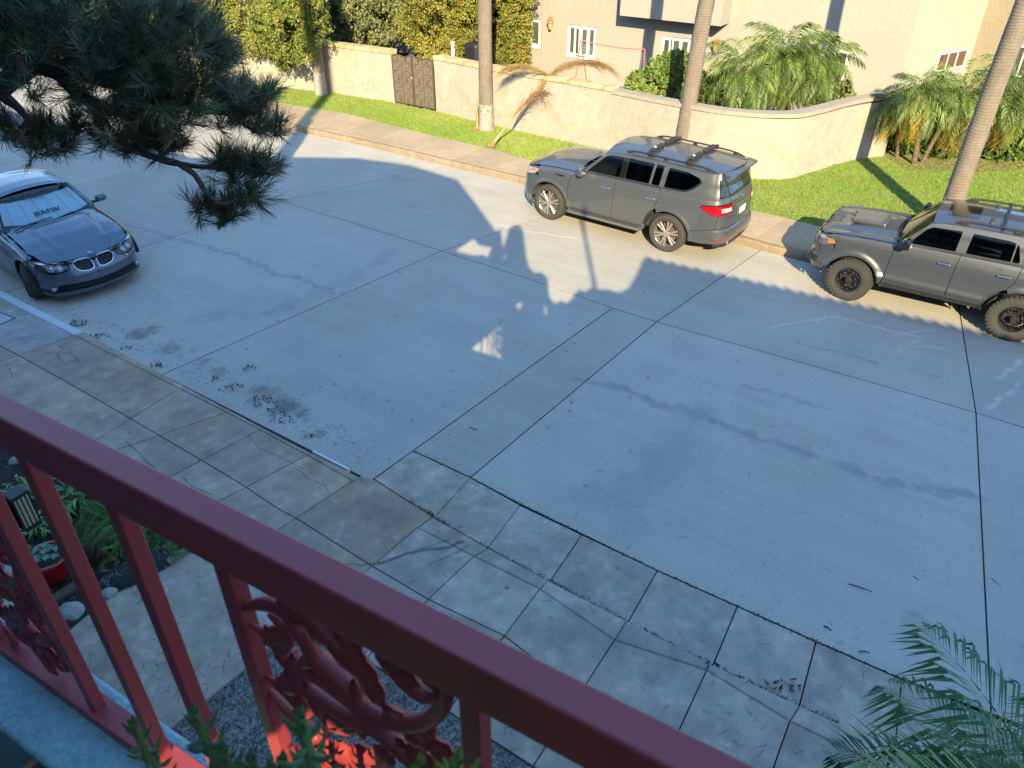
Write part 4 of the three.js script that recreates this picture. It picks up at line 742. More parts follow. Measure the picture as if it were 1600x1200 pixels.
// ---------------------------------------------------------------- the fallen dry frond leaning on the wall
function dryFrond(label, main, branches, nS, rad) {
  const t = thing('dry_palm_frond', label, 'palm frond', [main[0].x, main[0].y, main[0].z]), o = main[0], L = p => p.clone().sub(o), m = M(.34, .225, .10, .8), m2 = M(.40, .29, .15, .85), m3 = M(.25, .15, .08, .85);
  mesh('stalk', limb(main.map(L), rad, 8, 6, .05), m2, t);
  mesh('sheath', merge([limb([V(-.12, .02, .05), V(-.06, .05, .02), V(.02, .03, 0), V(.12, .12, -.02)], [.06, .085, .07, .03], 9, 4, .25), limb([V(-.2, .0, .1), V(-.1, .015, .06), V(.1, .02, .1), V(.3, .005, .18)], [.008, .02, .012, .004], 5)]), m3, t);
  const st = [[], [], []];
  for (let k = 0; k < nS; k++) {
    const br = branches[k % branches.length], c = new THREE.CatmullRomCurve3(br.map(L)), s0 = rr(0, .7), s1 = Math.min(1, s0 + rr(.2, .5)), w = br.w || .12, off = V(rr(-1, 1), rr(-1, 1), rr(-1, 1)).multiplyScalar(w), pts = [];
    for (let i = 0; i <= 4; i++) { const f = i / 4, p = c.getPoint(lerp(s0, s1, f)); p.addScaledVector(off, f * (.4 + f * .7)); p.y -= f * f * rr(.02, .12); pts.push(p); }
    st[k % 3].push(limb(pts, [.006, .0055, .004, .002], 3, 2));
  }
  st.forEach((s, i) => { const q = mesh('leaflets', merge(s), [m, m2, m3][i], t); q.userData.kind = 'stuff'; });
  return t;
}
{
  const wz = G(845, 214, .15).z, top = atZ(838, 146, wz + .12), b = G(768, 229, .17);
  const k = atZ(866, 112, wz - .35), q = (x, y, d) => atZ(x, y, wz + d);
  const br = [[q(815, 170, .3), top, q(850, 122, -.05), q(868, 108, -.2)], [q(820, 165, .3), q(842, 138, .05), q(862, 115, -.1), q(880, 103, -.15), q(905, 96, -.15), q(935, 98, -.25), q(958, 108, -.4), q(974, 122, -.5)], [q(842, 138, .05), q(862, 115, -.1), q(885, 101, -.15), q(925, 96, -.15), q(955, 106, -.3)], [q(838, 142, .1), q(856, 118, .0), q(835, 106, .0), q(812, 101, .05), q(790, 105, .12), q(772, 118, .2)], [q(856, 120, 0), q(840, 108, 0), q(815, 103, 0), q(785, 110, .1)], [q(800, 185, .45), q(822, 160, .25), q(842, 145, .1), q(862, 150, .06)]];
  br.forEach((x, i) => x.w = [.1, .1, .16, .1, .12, .3][i]);
  dryFrond('long dry brown palm frond leaning from the pavement over the garden wall', [b, q(785, 205, .75), q(805, 182, .45), top, k], br, 900, [.055, .026, .022, .018, .008]);
  const p1 = G(745, 203, .15), r = (x, y, d) => atZ(x, y, p1.z + d);
  const br2 = [[r(748, 196, 0), r(744, 180, .02), r(746, 160, 0), r(752, 143, -.1)], [r(750, 198, 0), r(749, 175, .02), r(752, 152, -.1)]]; br2.forEach(x => x.w = .05);
  dryFrond('short dry brown frond stalk standing against the upright palm trunk', [p1, r(746, 185, 0), r(745, 160, 0), r(752, 143, -.1)], br2, 50, [.05, .028, .02, .01]);
}
// ---------------------------------------------------------------- vehicles
// car axes: x forward (0 at the front axle), y up, z to the left side (+) ; the body side is a skin P(s, y): s runs round the plan outline from nose to tail
const pw = pts => y => { if (y <= pts[0][0]) return pts[0][1]; for (let i = 1; i < pts.length; i++) if (y <= pts[i][0]) { const t = (y - pts[i - 1][0]) / (pts[i][0] - pts[i - 1][0]); return lerp(pts[i - 1][1], pts[i][1], t * t * (3 - 2 * t) * .5 + t * .5); } return pts[pts.length - 1][1]; };
function clip(poly, ax, v, less) { const o = []; for (let i = 0; i < poly.length; i++) { const a = poly[i], b = poly[(i + 1) % poly.length], ia = less ? a[ax] <= v : a[ax] >= v, ib = less ? b[ax] <= v : b[ax] >= v; if (ia) o.push(a); if (ia !== ib) { const t = (v - a[ax]) / (b[ax] - a[ax]), c = [0, 0]; c[ax] = v; c[1 - ax] = lerp(a[1 - ax], b[1 - ax], t); o.push(c); } } return o; }
function gridTris(contour, holes, step) {
  const v2 = a => a.map(p => new THREE.Vector2(p[0], p[1])); let c = v2(contour), hs = holes.map(v2);
  if (!THREE.ShapeUtils.isClockWise(c)) { } else c.reverse(); hs.forEach(h => { if (!THREE.ShapeUtils.isClockWise(h)) h.reverse(); });
  const all = [...c, ...hs.flat()], out = [];
  for (const t of THREE.ShapeUtils.triangulateShape(c, hs)) {
    const T = t.map(i => [all[i].x, all[i].y]), x0 = Math.min(...T.map(p => p[0])), x1 = Math.max(...T.map(p => p[0]));
    for (let i = Math.floor(x0 / step); i * step < x1; i++) {
      let q = clip(clip(T, 0, i * step, false), 0, (i + 1) * step, true); if (q.length < 3) continue;
      const y0 = Math.min(...q.map(p => p[1])), y1 = Math.max(...q.map(p => p[1]));
      for (let j = Math.floor(y0 / step); j * step < y1; j++) { const r = clip(clip(q, 1, j * step, false), 1, (j + 1) * step, true); for (let k = 1; k < r.length - 1; k++) out.push([r[0], r[k], r[k + 1]]); }
    }
  }
  return out;
}
const insetPoly = (pts, d) => { let a = 0; pts.forEach((p, i) => { const q = pts[(i + 1) % pts.length]; a += p[0] * q[1] - q[0] * p[1]; }); const s = a > 0 ? 1 : -1; return pts.map((p, i) => { const o = pts[(i + pts.length - 1) % pts.length], q = pts[(i + 1) % pts.length], u = [p[0] - o[0], p[1] - o[1]], v = [q[0] - p[0], q[1] - p[1]], lu = Math.hypot(...u) || 1, lv = Math.hypot(...v) || 1, n1 = [-u[1] / lu, u[0] / lu], n2 = [-v[1] / lv, v[0] / lv], b = [n1[0] + n2[0], n1[1] + n2[1]], k = s * d / Math.max(.35, (b[0] ** 2 + b[1] ** 2) / 2); return [p[0] + b[0] * k, p[1] + b[1] * k]; }); };
const roundPoly = (pts, r, n = 4) => { const o = []; pts.forEach((p, i) => { const a = pts[(i + pts.length - 1) % pts.length], b = pts[(i + 1) % pts.length], rr_ = p[2] ?? r, la = Math.hypot(a[0] - p[0], a[1] - p[1]), lb = Math.hypot(b[0] - p[0], b[1] - p[1]), q = Math.min(rr_, la * .45, lb * .45); if (q < .004) { o.push([p[0], p[1]]); return; } const A = [lerp(p[0], a[0], q / la), lerp(p[1], a[1], q / la)], B = [lerp(p[0], b[0], q / lb), lerp(p[1], b[1], q / lb)]; for (let k = 0; k <= n; k++) { const t = k / n; o.push([(1 - t) ** 2 * A[0] + 2 * t * (1 - t) * p[0] + t * t * B[0], (1 - t) ** 2 * A[1] + 2 * t * (1 - t) * p[1] + t * t * B[1]]); } }); return o; };
const mirrorGeo = g => { g = (g.index ? g.toNonIndexed() : g.clone()); for (const k of ['position', 'normal', 'uv']) { const a = g.attributes[k]; if (!a) continue; const n = a.itemSize; if (n === 3) for (let i = 0; i < a.count; i++) a.array[i * 3 + 2] *= -1; for (let i = 0; i < a.count; i += 3) for (let c = 0; c < n; c++) { const t = a.array[(i + 1) * n + c]; a.array[(i + 1) * n + c] = a.array[(i + 2) * n + c]; a.array[(i + 2) * n + c] = t; } } return g; };

function carSkin(sp) {
  const cv = new THREE.CatmullRomCurve3([V(sp.plan[1][0], 0, -sp.plan[1][1]), ...sp.plan.map(p => V(p[0], 0, p[1])), V(sp.plan[sp.plan.length - 2][0], 0, -sp.plan[sp.plan.length - 2][1])], false, 'centripetal');
  const nseg = sp.plan.length + 1, N = 900, tab = []; let s = 0, pv = null;
  for (let i = 0; i <= N; i++) { const t = (1 + (nseg - 2) * i / N) / nseg, p = cv.getPoint(t); if (pv) s += p.distanceTo(pv); pv = p; tab.push([s, p.x, p.z]); }
  const L = s; let nrm = tab.map((t, i) => { const a = tab[Math.max(0, i - 2)], b = tab[Math.min(N, i + 2)], dx = b[1] - a[1], dz = b[2] - a[2], l = Math.hypot(dx, dz); return [dz / l * 1, -dx / l]; });
  nrm[0] = [1, 0]; nrm[N] = [-1, 0];
  const at = s => { s = clamp(s, 0, L); let lo = 0, hi = N; while (hi - lo > 1) { const m = lo + hi >> 1; tab[m][0] <= s ? lo = m : hi = m; } const t = (s - tab[lo][0]) / Math.max(1e-9, tab[hi][0] - tab[lo][0]); return { x: lerp(tab[lo][1], tab[hi][1], t), z: lerp(tab[lo][2], tab[hi][2], t), nx: lerp(nrm[lo][0], nrm[hi][0], t), nz: lerp(nrm[lo][1], nrm[hi][1], t) }; };
  const X = x => { let lo = 0, hi = N; while (hi - lo > 1) { const m = lo + hi >> 1; tab[m][1] >= x ? lo = m : hi = m; } const t = clamp((tab[lo][1] - x) / Math.max(1e-9, tab[lo][1] - tab[hi][1])); return lerp(tab[lo][0], tab[hi][0], t); };
  const raw = (s, y, o = 0) => {
    const a = at(s), wf = Math.pow(Math.max(0, a.nx), 1.4), wr = Math.pow(Math.max(0, -a.nx), 1.4), ws = Math.max(0, 1 - wf - wr);
    let d = sp.side(y, a.x) * ws + sp.front(y) * wf + sp.rear(y) * wr;
    if (sp.top) { const yt = sp.top(a.x), r = sp.roll ?? .07; const k = y - (yt - r); if (k > 0 && y <= yt + .001) d += (r - Math.sqrt(Math.max(0, r * r - Math.min(k, r) ** 2))) * .9; }
    for (const [wx, wy] of sp.wheels) { const q = Math.hypot(a.x - wx, y - wy), e = (q - sp.arch) / sp.flareW; if (e > -.2 && e < 1) d -= sp.flare * sstep(0, .8, 1 - e); }
    return V(a.x - a.nx * (d - o), y, a.z - a.nz * (d - o));
  };
  const nor = (s, y) => { const e = .004, a = raw(Math.min(L, s + e), y), b = raw(Math.max(0, s - e), y), c = raw(s, y + e), d = raw(s, y - e), n = c.sub(d).cross(a.sub(b)); const q = at(s); if (n.x * q.nx + n.z * q.nz < 0) n.negate(); if (n.lengthSq() < 1e-14) n.set(q.nx, 0, q.nz); return n.normalize(); };
  return { L, X, at, P: raw, nor };
}
// a panel of the skin: outline in (s, y); o = how proud it stands; edge = depth of its folded edge
function panel(sk, poly, { o = 0, gap = .0045, holes = [], step = .05, edge = .02 } = {}) {
  const c = gap ? insetPoly(poly, gap) : poly, T = gridTris(c, holes, step), Pp = [], N = [], U = [];
  const put = (s, y, n) => { const p = sk.P(s, y).addScaledVector(n, o); Pp.push(p.x, p.y, p.z); N.push(n.x, n.y, n.z); U.push(s, y); };
  const cache = new Map(), nn = (s, y) => { const k = s.toFixed(5) + y.toFixed(5); let v = cache.get(k); if (!v) cache.set(k, v = sk.nor(s, y)); return v; };
  for (const t of T) { const ns = t.map(q => nn(q[0], q[1])), ps = t.map((q, i) => sk.P(q[0], q[1]).addScaledVector(ns[i], o)), f = ps[1].clone().sub(ps[0]).cross(ps[2].clone().sub(ps[0])); const ord = f.dot(ns[0]) >= 0 ? [0, 1, 2] : [0, 2, 1]; for (const i of ord) put(t[i][0], t[i][1], ns[i]); }
  if (edge) for (const ring of [c, ...holes]) for (let i = 0; i < ring.length; i++) {
    const a = ring[i], b = ring[(i + 1) % ring.length], m = Math.max(1, Math.ceil(Math.hypot(b[0] - a[0], b[1] - a[1]) / step));
    for (let k = 0; k < m; k++) { const q = f => [lerp(a[0], b[0], f), lerp(a[1], b[1], f)], u = q(k / m), v = q((k + 1) / m), nu = nn(...u), nv = nn(...v), A = sk.P(...u).addScaledVector(nu, o), B = sk.P(...v).addScaledVector(nv, o), C = A.clone().addScaledVector(nu, -edge), D = B.clone().addScaledVector(nv, -edge), f = B.clone().sub(A).cross(C.clone().sub(A)).normalize(); for (const w of [A, B, C, C, B, D]) { Pp.push(w.x, w.y, w.z); N.push(f.x, f.y, f.z); U.push(0, 0); } }
  }
  return rawGeo(Pp, N, U);
}
// a sheet across the car: front curve F(t), rear curve R(t), side curve S(u) (left side, u 0 = rear .. 1 = front); crown lifts the middle
function sheet(F, R, S, crown, nu = 24, nt = 24, u0 = 0, u1 = 1, t0 = -1, t1 = 1, extra) {
  const at = (u, t) => { const a = Math.abs(t), sg = t < 0 ? -1 : 1, f = F(a), r = R(a), c1 = F(1), c0 = R(1), sd = S(u); const p = r.clone().lerp(f, u), lin = c0.clone().lerp(c1, u), k = Math.pow(a, 2.2); p.x += (sd.x - lin.x) * k; p.y += (sd.y - lin.y) * (sp => sp)(lerp(1, 1, k)) * 1; p.z += (sd.z - lin.z) * k; p.y += crown(u) * (1 - Math.pow(a, 2.4)); if (extra) p.y += extra(u, a); p.z *= sg; return p; };
  const g = new THREE.BufferGeometry(), Pp = [], U = [], I = [];
  for (let i = 0; i <= nu; i++) for (let j = 0; j <= nt; j++) { const p = at(lerp(u0, u1, i / nu), lerp(t0, t1, j / nt)); Pp.push(p.x, p.y, p.z); U.push(p.x, p.z); }
  for (let i = 0; i < nu; i++) for (let j = 0; j < nt; j++) { const a = i * (nt + 1) + j, b = a + nt + 1; I.push(a, a + 1, b, b, a + 1, b + 1); }
  g.setAttribute('position', new THREE.Float32BufferAttribute(Pp, 3)); g.setAttribute('uv', new THREE.Float32BufferAttribute(U, 2)); g.setIndex(I); g.computeVertexNormals();
  if (g.attributes.normal.getY(Math.floor(Pp.length / 6)) < 0) { g.setIndex(I.map((_, k) => I[k % 3 === 1 ? k + 1 : k % 3 === 2 ? k - 1 : k])); g.computeVertexNormals(); }
  g.userData.at = at; return g;
}
const arc = (sk, wx, wy, R, a0, a1, n = 22) => Array.from({ length: n + 1 }, (_, i) => { const a = lerp(a0, a1, i / n) * Math.PI / 180; return [sk.X(wx + Math.cos(a) * R), wy + Math.sin(a) * R]; });

const rubber = new THREE.MeshStandardMaterial({ color: lin(.046, .043, .039), roughness: .85, bumpMap: rep(grainBump, 6), bumpScale: .003, side: THREE.DoubleSide });
const blackTrim = M(.02, .02, .021, .55), chrome = M(.75, .75, .76, .12, { metalness: 1 }), darkIn = M(.018, .018, .019, .9), seatMat = M(.05, .05, .052, .8), liner = M(.09, .088, .08, .95), rust = M(.20, .10, .05, .8, { metalness: .4 });
const blackGloss = P(.008, .008, .009, .12, { clearcoat: 1, clearcoatRoughness: .05 });
const tint = (r, g, b) => P(r, g, b, .02, { transmission: 1, thickness: 0, ior: 1.5 });
const redLens = P(.30, .004, .008, .15, { clearcoat: 1, clearcoatRoughness: .05 }), amber = P(.75, .16, .02, .15, { clearcoat: 1 }), clearLens = P(.85, .88, .9, .05, { transmission: 1, thickness: 0, ior: 1.5 }), lampSilver = M(.7, .7, .7, .2, { metalness: .8 }), plateMat = M(.75, .74, .70, .5);
const font = await new FontLoader().loadAsync('fonts/droid/droid_sans_bold.typeface.json');
const words = (txt, size, depth = .006) => { const g = new TextGeometry(txt, { font, size, depth, curveSegments: 3, bevelEnabled: false }); g.computeBoundingBox(); const b = g.boundingBox; g.translate(-(b.max.x + b.min.x) / 2, -(b.max.y + b.min.y) / 2, 0); return g; };
// put a flat geometry (made in its x-y plane, facing z) on the skin at (s, y)
function onSkin(sk, g, s, y, o = .004, mir) { const n = sk.nor(s, y), p = sk.P(s, y).addScaledVector(n, o), a = sk.P(s + .01, y).sub(sk.P(s - .01, y)).normalize(), up = n.clone().cross(a).normalize().multiplyScalar(1); if (up.y < 0) up.negate(); const ax = up.clone().cross(n).normalize(); g.applyMatrix4(new THREE.Matrix4().makeBasis(ax, up, n).setPosition(p)); return g; }

const onSkinL = (sk, g, s, y, o = .004) => { const n = sk.nor(s, y), p = sk.P(s, y).addScaledVector(n, o), a = sk.P(s + .01, y).sub(sk.P(s - .01, y)).normalize(), up = n.clone().cross(a).normalize(); if (up.y < 0) up.negate(); for (const v of [n, p, up]) v.z *= -1; g.applyMatrix4(new THREE.Matrix4().makeBasis(up.clone().cross(n).normalize(), up, n).setPosition(p)); return g; };

// the half tunnel over a wheel
const archLiner = (R, w) => { const Q = [], n = 26; for (let i = 0; i < n; i++) { const a = lerp(.12, Math.PI - .12, i / n), b = lerp(.12, Math.PI - .12, (i + 1) / n), f = (t, z) => [Math.cos(t) * R, Math.sin(t) * R, z]; Q.push(...f(a, -w / 2), ...f(b, -w / 2), ...f(a, w / 2), ...f(a, w / 2), ...f(b, -w / 2), ...f(b, w / 2)); } return rawGeo(Q); };

function tyreGeo(R, w, rim, blocks) {
  const h = w / 2, pts = [[rim - .012, -h * .78], [rim, -h * .92], [lerp(rim, R, .35), -h * 1.02], [lerp(rim, R, .7), -h * 1.0], [R - .022, -h * .93], [R - .006, -h * .8], [R, -h * .5], [R, h * .5], [R - .006, h * .8], [R - .022, h * .93], [lerp(rim, R, .7), h * 1.0], [lerp(rim, R, .35), h * 1.02], [rim, h * .92], [rim - .012, h * .78]].map(p => new THREE.Vector2(p[0], p[1]));
  const l = new THREE.LatheGeometry(pts, 64); l.rotateX(Math.PI / 2); const parts = [l];
  const nb = blocks || 0; for (let i = 0; i < nb; i++) for (const k of [-1, 1]) { const a = (i + (k > 0 ? .5 : 0)) / nb * 6.283, b = bx(.022, .05, w * .24); b.translate(R - .003, 0, k * w * .36); b.rotateZ(a); parts.push(b); const c = bx(.03, .036, .016); c.translate(R - .03, 0, k * h * .97); c.rotateZ(a); parts.push(c); const d = bx(.018, .045, w * .2); d.rotateX(.4 * k); d.translate(R - .002, 0, k * w * .11); d.rotateZ(a + .05); parts.push(d); }
  return merge(parts);
}
function wheel(parent, x, z, R, w, rimR, kind, steer = 0, side = 1) {
  const W1 = new THREE.Group(); const t = mesh('wheel', tyreGeo(R, w, rimR, kind === 'off' ? 34 : 0), rubber, parent); t.position.set(x, R, z); t.rotation.y = steer + (side < 0 ? Math.PI : 0);
  const face = w / 2 - (kind === 'off' ? .008 : .03);
  const barrel = new THREE.LatheGeometry([[rimR, -w / 2 + .02], [rimR - .012, 0], [rimR - .01, w / 2 - .05], [rimR + .004, w / 2 - .012], [rimR + .012, w / 2 - .016]].map(p => new THREE.Vector2(...p)), 48); barrel.rotateX(Math.PI / 2);
  const disc = new THREE.CylinderGeometry(rimR * .72, rimR * .72, .03, 36); disc.rotateX(Math.PI / 2); disc.translate(0, 0, -.01);
  const ringG = (r0, r1, d, zz) => { const s = new THREE.Shape(); s.absarc(0, 0, r1, 0, 6.2832); const h = new THREE.Path(); h.absarc(0, 0, r0, 0, 6.2832, true); s.holes.push(h); const g = new THREE.ExtrudeGeometry(s, { depth: d, bevelEnabled: true, bevelSize: .003, bevelThickness: .003, bevelSegments: 1, curveSegments: 40 }); g.translate(0, 0, zz); return g; };
  if (kind === 'spoke') {
    mesh('rim', barrel, lampSilver, t); mesh('brake_disc', disc, rust, t);
    const sil = M(.46, .45, .435, .3, { metalness: .75 }), gun = M(.10, .10, .10, .4, { metalness: .5 });
    mesh('rim_lip', ringG(rimR - .014, rimR + .004, .014, face), sil, t);
    const sp = [], gp = [];
    for (let i = 0; i < 6; i++) for (const k of [-1, 1]) {
      const s = new THREE.Shape(); const a = .052, b = .03; s.moveTo(.05, -.014); s.lineTo(rimR - .012, -b * .5); s.lineTo(rimR - .012, b * .62); s.lineTo(.05, .014); s.closePath();
      const g = new THREE.ExtrudeGeometry(s, { depth: .02, bevelEnabled: true, bevelSize: .003, bevelThickness: .003, bevelSegments: 1 }); g.rotateZ(k * .16); g.rotateZ(i * Math.PI / 3 + .26); g.translate(0, 0, face - .012); sp.push(g);
      if (k > 0) { const q = new THREE.Shape(); q.moveTo(.06, -.01); q.lineTo(rimR * .93, -.035); q.lineTo(rimR * .93, .035); q.lineTo(.06, .01); q.closePath(); const h = new THREE.ExtrudeGeometry(q, { depth: .01, bevelEnabled: false }); h.rotateZ(i * Math.PI / 3 + .26); h.translate(0, 0, face - .02); gp.push(h); }
    }
    sp.forEach(g => mesh('spoke', g, sil, t)); gp.forEach(g => mesh('spoke_pocket', g, gun, t));
    const hub = new THREE.CylinderGeometry(.05, .066, .035, 20); hub.rotateX(Math.PI / 2); hub.translate(0, 0, face + .004); mesh('hub_cap', hub, sil, t);
  } else if (kind === 'off') {
    mesh('rim', barrel, blackTrim, t); mesh('brake_disc', disc, darkIn, t);
    const s = new THREE.Shape(); s.absarc(0, 0, rimR - .02, 0, 6.2832); for (let i = 0; i < 10; i++) { const h = new THREE.Path(), a = i / 10 * 6.2832; h.absarc(Math.cos(a) * rimR * .66, Math.sin(a) * rimR * .66, rimR * .135, 0, 6.2832, true); s.holes.push(h); }
    const dg = new THREE.ExtrudeGeometry(s, { depth: .02, bevelEnabled: true, bevelSize: .004, bevelThickness: .004, bevelSegments: 1, curveSegments: 24 }); dg.translate(0, 0, face - .04); mesh('wheel_face', dg, M(.035, .035, .037, .4, { metalness: .3 }), t);
    mesh('bead_ring', ringG(rimR - .045, rimR + .012, .012, face - .004), M(.03, .03, .032, .35, { metalness: .3 }), t);
    const bo = []; for (let i = 0; i < 26; i++) { const a = i / 26 * 6.2832, c = new THREE.CylinderGeometry(.010, .011, .014, 6); c.rotateX(Math.PI / 2); c.translate(Math.cos(a) * (rimR - .017), Math.sin(a) * (rimR - .017), face + .016); bo.push(c); } bo.forEach(b => mesh('bolt', b, chrome, t));
    const hub = new THREE.CylinderGeometry(.045, .07, .04, 20); hub.rotateX(Math.PI / 2); hub.translate(0, 0, face - .005); mesh('hub_cap', hub, M(.05, .05, .052, .3, { metalness: .5 }), t);
  } else {
    mesh('rim', barrel, lampSilver, t); const sp = []; for (let i = 0; i < 10; i++) { const g = bx(rimR, .03, .025, rimR / 2, 0, face - .02, .006); g.rotateZ(i * .6283); sp.push(g); } sp.forEach(g => mesh('spoke', g, lampSilver, t)); mesh('brake_disc', disc, rust, t);
  }
  return t;
}
function mirrorPart(par, name, pos, w, h, d, shell, glassM, side, turn = 0) {
  const g = new RoundedBoxGeometry(d, h, w, 4, Math.min(w, h, d) * .38); { const p = g.attributes.position; for (let i = 0; i < p.count; i++) { const x = p.getX(i) / d; p.setY(i, p.getY(i) * (1 - .25 * Math.max(0, x))); p.setZ(i, p.getZ(i) * (1 - .22 * Math.max(0, x))); } g.computeVertexNormals(); }
  const m = mesh(name, g, shell, par); m.position.set(...pos); m.rotation.y = turn * side;
  mesh('mirror_glass', bx(.008, h * .72, w * .78, -d / 2 - .001, 0, 0, .003), glassM, m); mesh('mirror_stalk', bx(.05, .045, .14, 0, -h * .38, -side * (w * .5 + .03), .015), blackTrim, m); return m;
}
function seats(par, list, mat = seatMat) {
  for (const [x, y, z, w] of list) { const s = mesh('seat', bx(.5, .18, w, x, y, z, .06), mat, par); const b = bx(.14, .62, w * .96, 0, .3, 0, .06); b.rotateZ(.28); b.translate(x - .26, y + .02, z); mesh('backrest', b, mat, s); for (const k of w > .9 ? [-.33, .33] : [0]) { const h = bx(.1, .19, .26, 0, 0, 0, .045); h.rotateZ(.2); h.translate(x - .46, y + .73, z + k * w); mesh('headrest', h, mat, s); } }
}
const carPaint = (r, g, b, metal = .45, rough = .36) => P(r, g, b, rough, { metalness: metal, clearcoat: .9, clearcoatRoughness: .06 });
function placeCar(t, front, heading) { const a = Math.atan2(-heading[1], heading[0]); t.rotation.y = a; t.position.set(front[0], 0, front[1]); }
// left and right copies of a panel, each its own mesh
function both(name, g, m, par, sub) { const a = mesh(name, g, m, par), b = mesh(name, mirrorGeo(g), m, par); if (sub) sub(a, b); return [a, b]; }

// ---- the large grey wagon
{
  const t = thing('parked_suv', 'large grey metallic wagon with polished wheels and roof bars parked at the far kerb', 'car');
  placeCar(t, [1.45, -18.18], [-.80, -.601]);
  const sp = {
    plan: [[.97, 0], [.965, .3], [.93, .55], [.85, .76], [.70, .90], [.45, .965], [0, .985], [-.6, 1.0], [-1.6, 1.008], [-2.8, 1.0], [-3.5, .985], [-3.95, .945], [-4.18, .86], [-4.29, .68], [-4.335, .4], [-4.345, 0]],
    side: pw([[.2, .09], [.4, .05], [.5, .022], [.66, .014], [.85, .008], [1.04, .0], [1.12, .004], [1.24, .03], [1.33, .06], [1.6, .13], [1.92, .235]]),
    front: pw([[.2, .16], [.34, .06], [.5, .0], [.62, .01], [.8, .03], [1.0, .06], [1.12, .12], [1.25, .26]]),
    rear: pw([[.25, .07], [.42, .02], [.55, .0], [.66, .01], [.71, .055], [1.0, .06], [1.25, .09], [1.36, .13], [1.6, .22], [1.9, .35]]),
    top: x => x > -.78 ? pw([[-.78, 1.285], [-.2, 1.275], [.3, 1.24], [.7, 1.17], [1, 1.1]])(x) : 9, roll: .085,
    wheels: [[0, .42], [-3.075, .42]], arch: .50, flare: .026, flareW: .11
  };
  const sk = carSkin(sp), X = sk.X, L = sk.L, paint = carPaint(.105, .113, .124), beltY = x => lerp(1.325, 1.36, clamp((-.9 - x) / 2));
  const yT = sp.top, A = .50;
  // fender, doors, quarter
  both('front_fender', panel(sk, [[X(.30), 1.0], [X(.36), 1.175], ...[.3, .15, 0, -.2, -.4, -.6, -.76].map(x => [X(x), yT(x)]), [X(-.80), 1.29], [X(-.60), 1.18], [X(-.53), .95], [X(-.50), .46], [X(-.485), .44], ...arc(sk, 0, .42, A, 178, 42, 20), [X(.42), .80]], { step: .032 }), paint, t);
  const doors = [['front_door', [[X(-.605), 1.18], [X(-.535), .95], [X(-.505), .46], [X(-.52), .42], [X(-1.70), .42], [X(-1.72), 1.0], [X(-1.76), beltY(-1.76)], [X(-.9), beltY(-.9)], [X(-.80), 1.295]], -1.52], ['rear_door', [[X(-1.70), .42], [X(-1.72), 1.0], [X(-1.76), beltY(-1.76)], [X(-2.83), 1.36], [X(-2.80), 1.1], [X(-2.70), .93], ...arc(sk, -3.075, .42, A + .05, 62, 5, 10).map(p => p), [X(-2.50), .42]].map(p => p), -2.62]];
  const archR = arc(sk, -3.075, .42, A, 60, 0, 14);
  doors[1][1] = [[X(-1.70), .42], [X(-1.72), 1.0], [X(-1.76), beltY(-1.76)], [X(-2.83), 1.36], [X(-2.81), 1.12], [X(-2.74), .98], ...arc(sk, -3.075, .42, A + .09, 60, 4, 10), [X(-2.46), .42]];
  for (const [nm, poly, hx] of doors) both(nm, panel(sk, poly), paint, t, (a, b) => [a, b].forEach((m, i) => {
    const h = []; const g0 = new RoundedBoxGeometry(.2, .03, .03, 3, .014); h.push(onSkin(sk, g0, X(hx), 1.12, .03)); const e1 = bx(.03, .03, .03, 0, 0, 0, .01); h.push(onSkin(sk, e1, X(hx + .085), 1.12, .012)); const e2 = bx(.03, .03, .03, 0, 0, 0, .01); h.push(onSkin(sk, e2, X(hx - .085), 1.12, .012));
    let g = merge(h); mesh('handle', i ? mirrorGeo(g) : g, chrome, m);
  }));
  // body shell above the belt with window openings, running round to the tailgate
  const win = [roundPoly([[X(-.985), 1.375], [X(-1.40), 1.755], [X(-1.50), 1.785], [X(-1.83), 1.80], [X(-1.80), 1.385]], .03), roundPoly([[X(-1.93), 1.39], [X(-1.95), 1.805], [X(-2.56), 1.80], [X(-2.52), 1.395]], .025), roundPoly([[X(-2.575), 1.395], [X(-2.615), 1.80], [X(-2.80), 1.795], [X(-2.76), 1.398]], .02), roundPoly([[X(-2.87), 1.40], [X(-2.91), 1.79], [X(-3.35), 1.775], [X(-3.62), 1.70], [X(-3.665), 1.645], [X(-3.50), 1.49], [X(-3.35), 1.415]], .04)];
  const roofY = x => pw([[-4.4, 1.78], [-4.0, 1.825], [-3, 1.862], [-2, 1.872], [-1.5, 1.845], [-1.38, 1.82]])(x);
  const rx = [-1.45, -1.6, -1.9, -2.4, -3, -3.6, -3.95];
  const shell = [[X(-.80), 1.295], [X(-.9), beltY(-.9)], [X(-1.76), beltY(-1.76)], [X(-2.83), 1.36], [X(-2.80), 1.1], [X(-2.74), .98], ...arc(sk, -3.075, .42, A + .0, 58, 150, 14), [X(-3.57), .56], [X(-3.62), .63], [X(-3.95), .70], [X(-4.10), .74], [X(-4.145), 1.02], [X(-4.0), 1.04], [X(-3.75), 1.16], [X(-3.80), 1.21], [X(-4.12), 1.235], [X(-4.13), 1.38], [X(-4.06), 1.72], [X(-4.02), roofY(-4.02)], ...rx.reverse().map(x => [X(x), roofY(x)]), [X(-1.36), 1.80]];
  both('body_side', panel(sk, shell, { holes: win, step: .035 }), paint, t);
  const gl = [tint(.42, .47, .44), tint(.07, .08, .078), tint(.07, .08, .078), tint(.05, .055, .055)];
  win.forEach((w, i) => both('side_window', panel(sk, w, { o: -.008, gap: -.004, edge: 0 }), gl[i], t));
  both('pillar_trim', panel(sk, [[X(-1.80), 1.385], [X(-1.83), 1.80], [X(-1.95), 1.80], [X(-1.93), 1.385]], { o: .003, gap: .002, edge: .004 }), blackGloss, t);
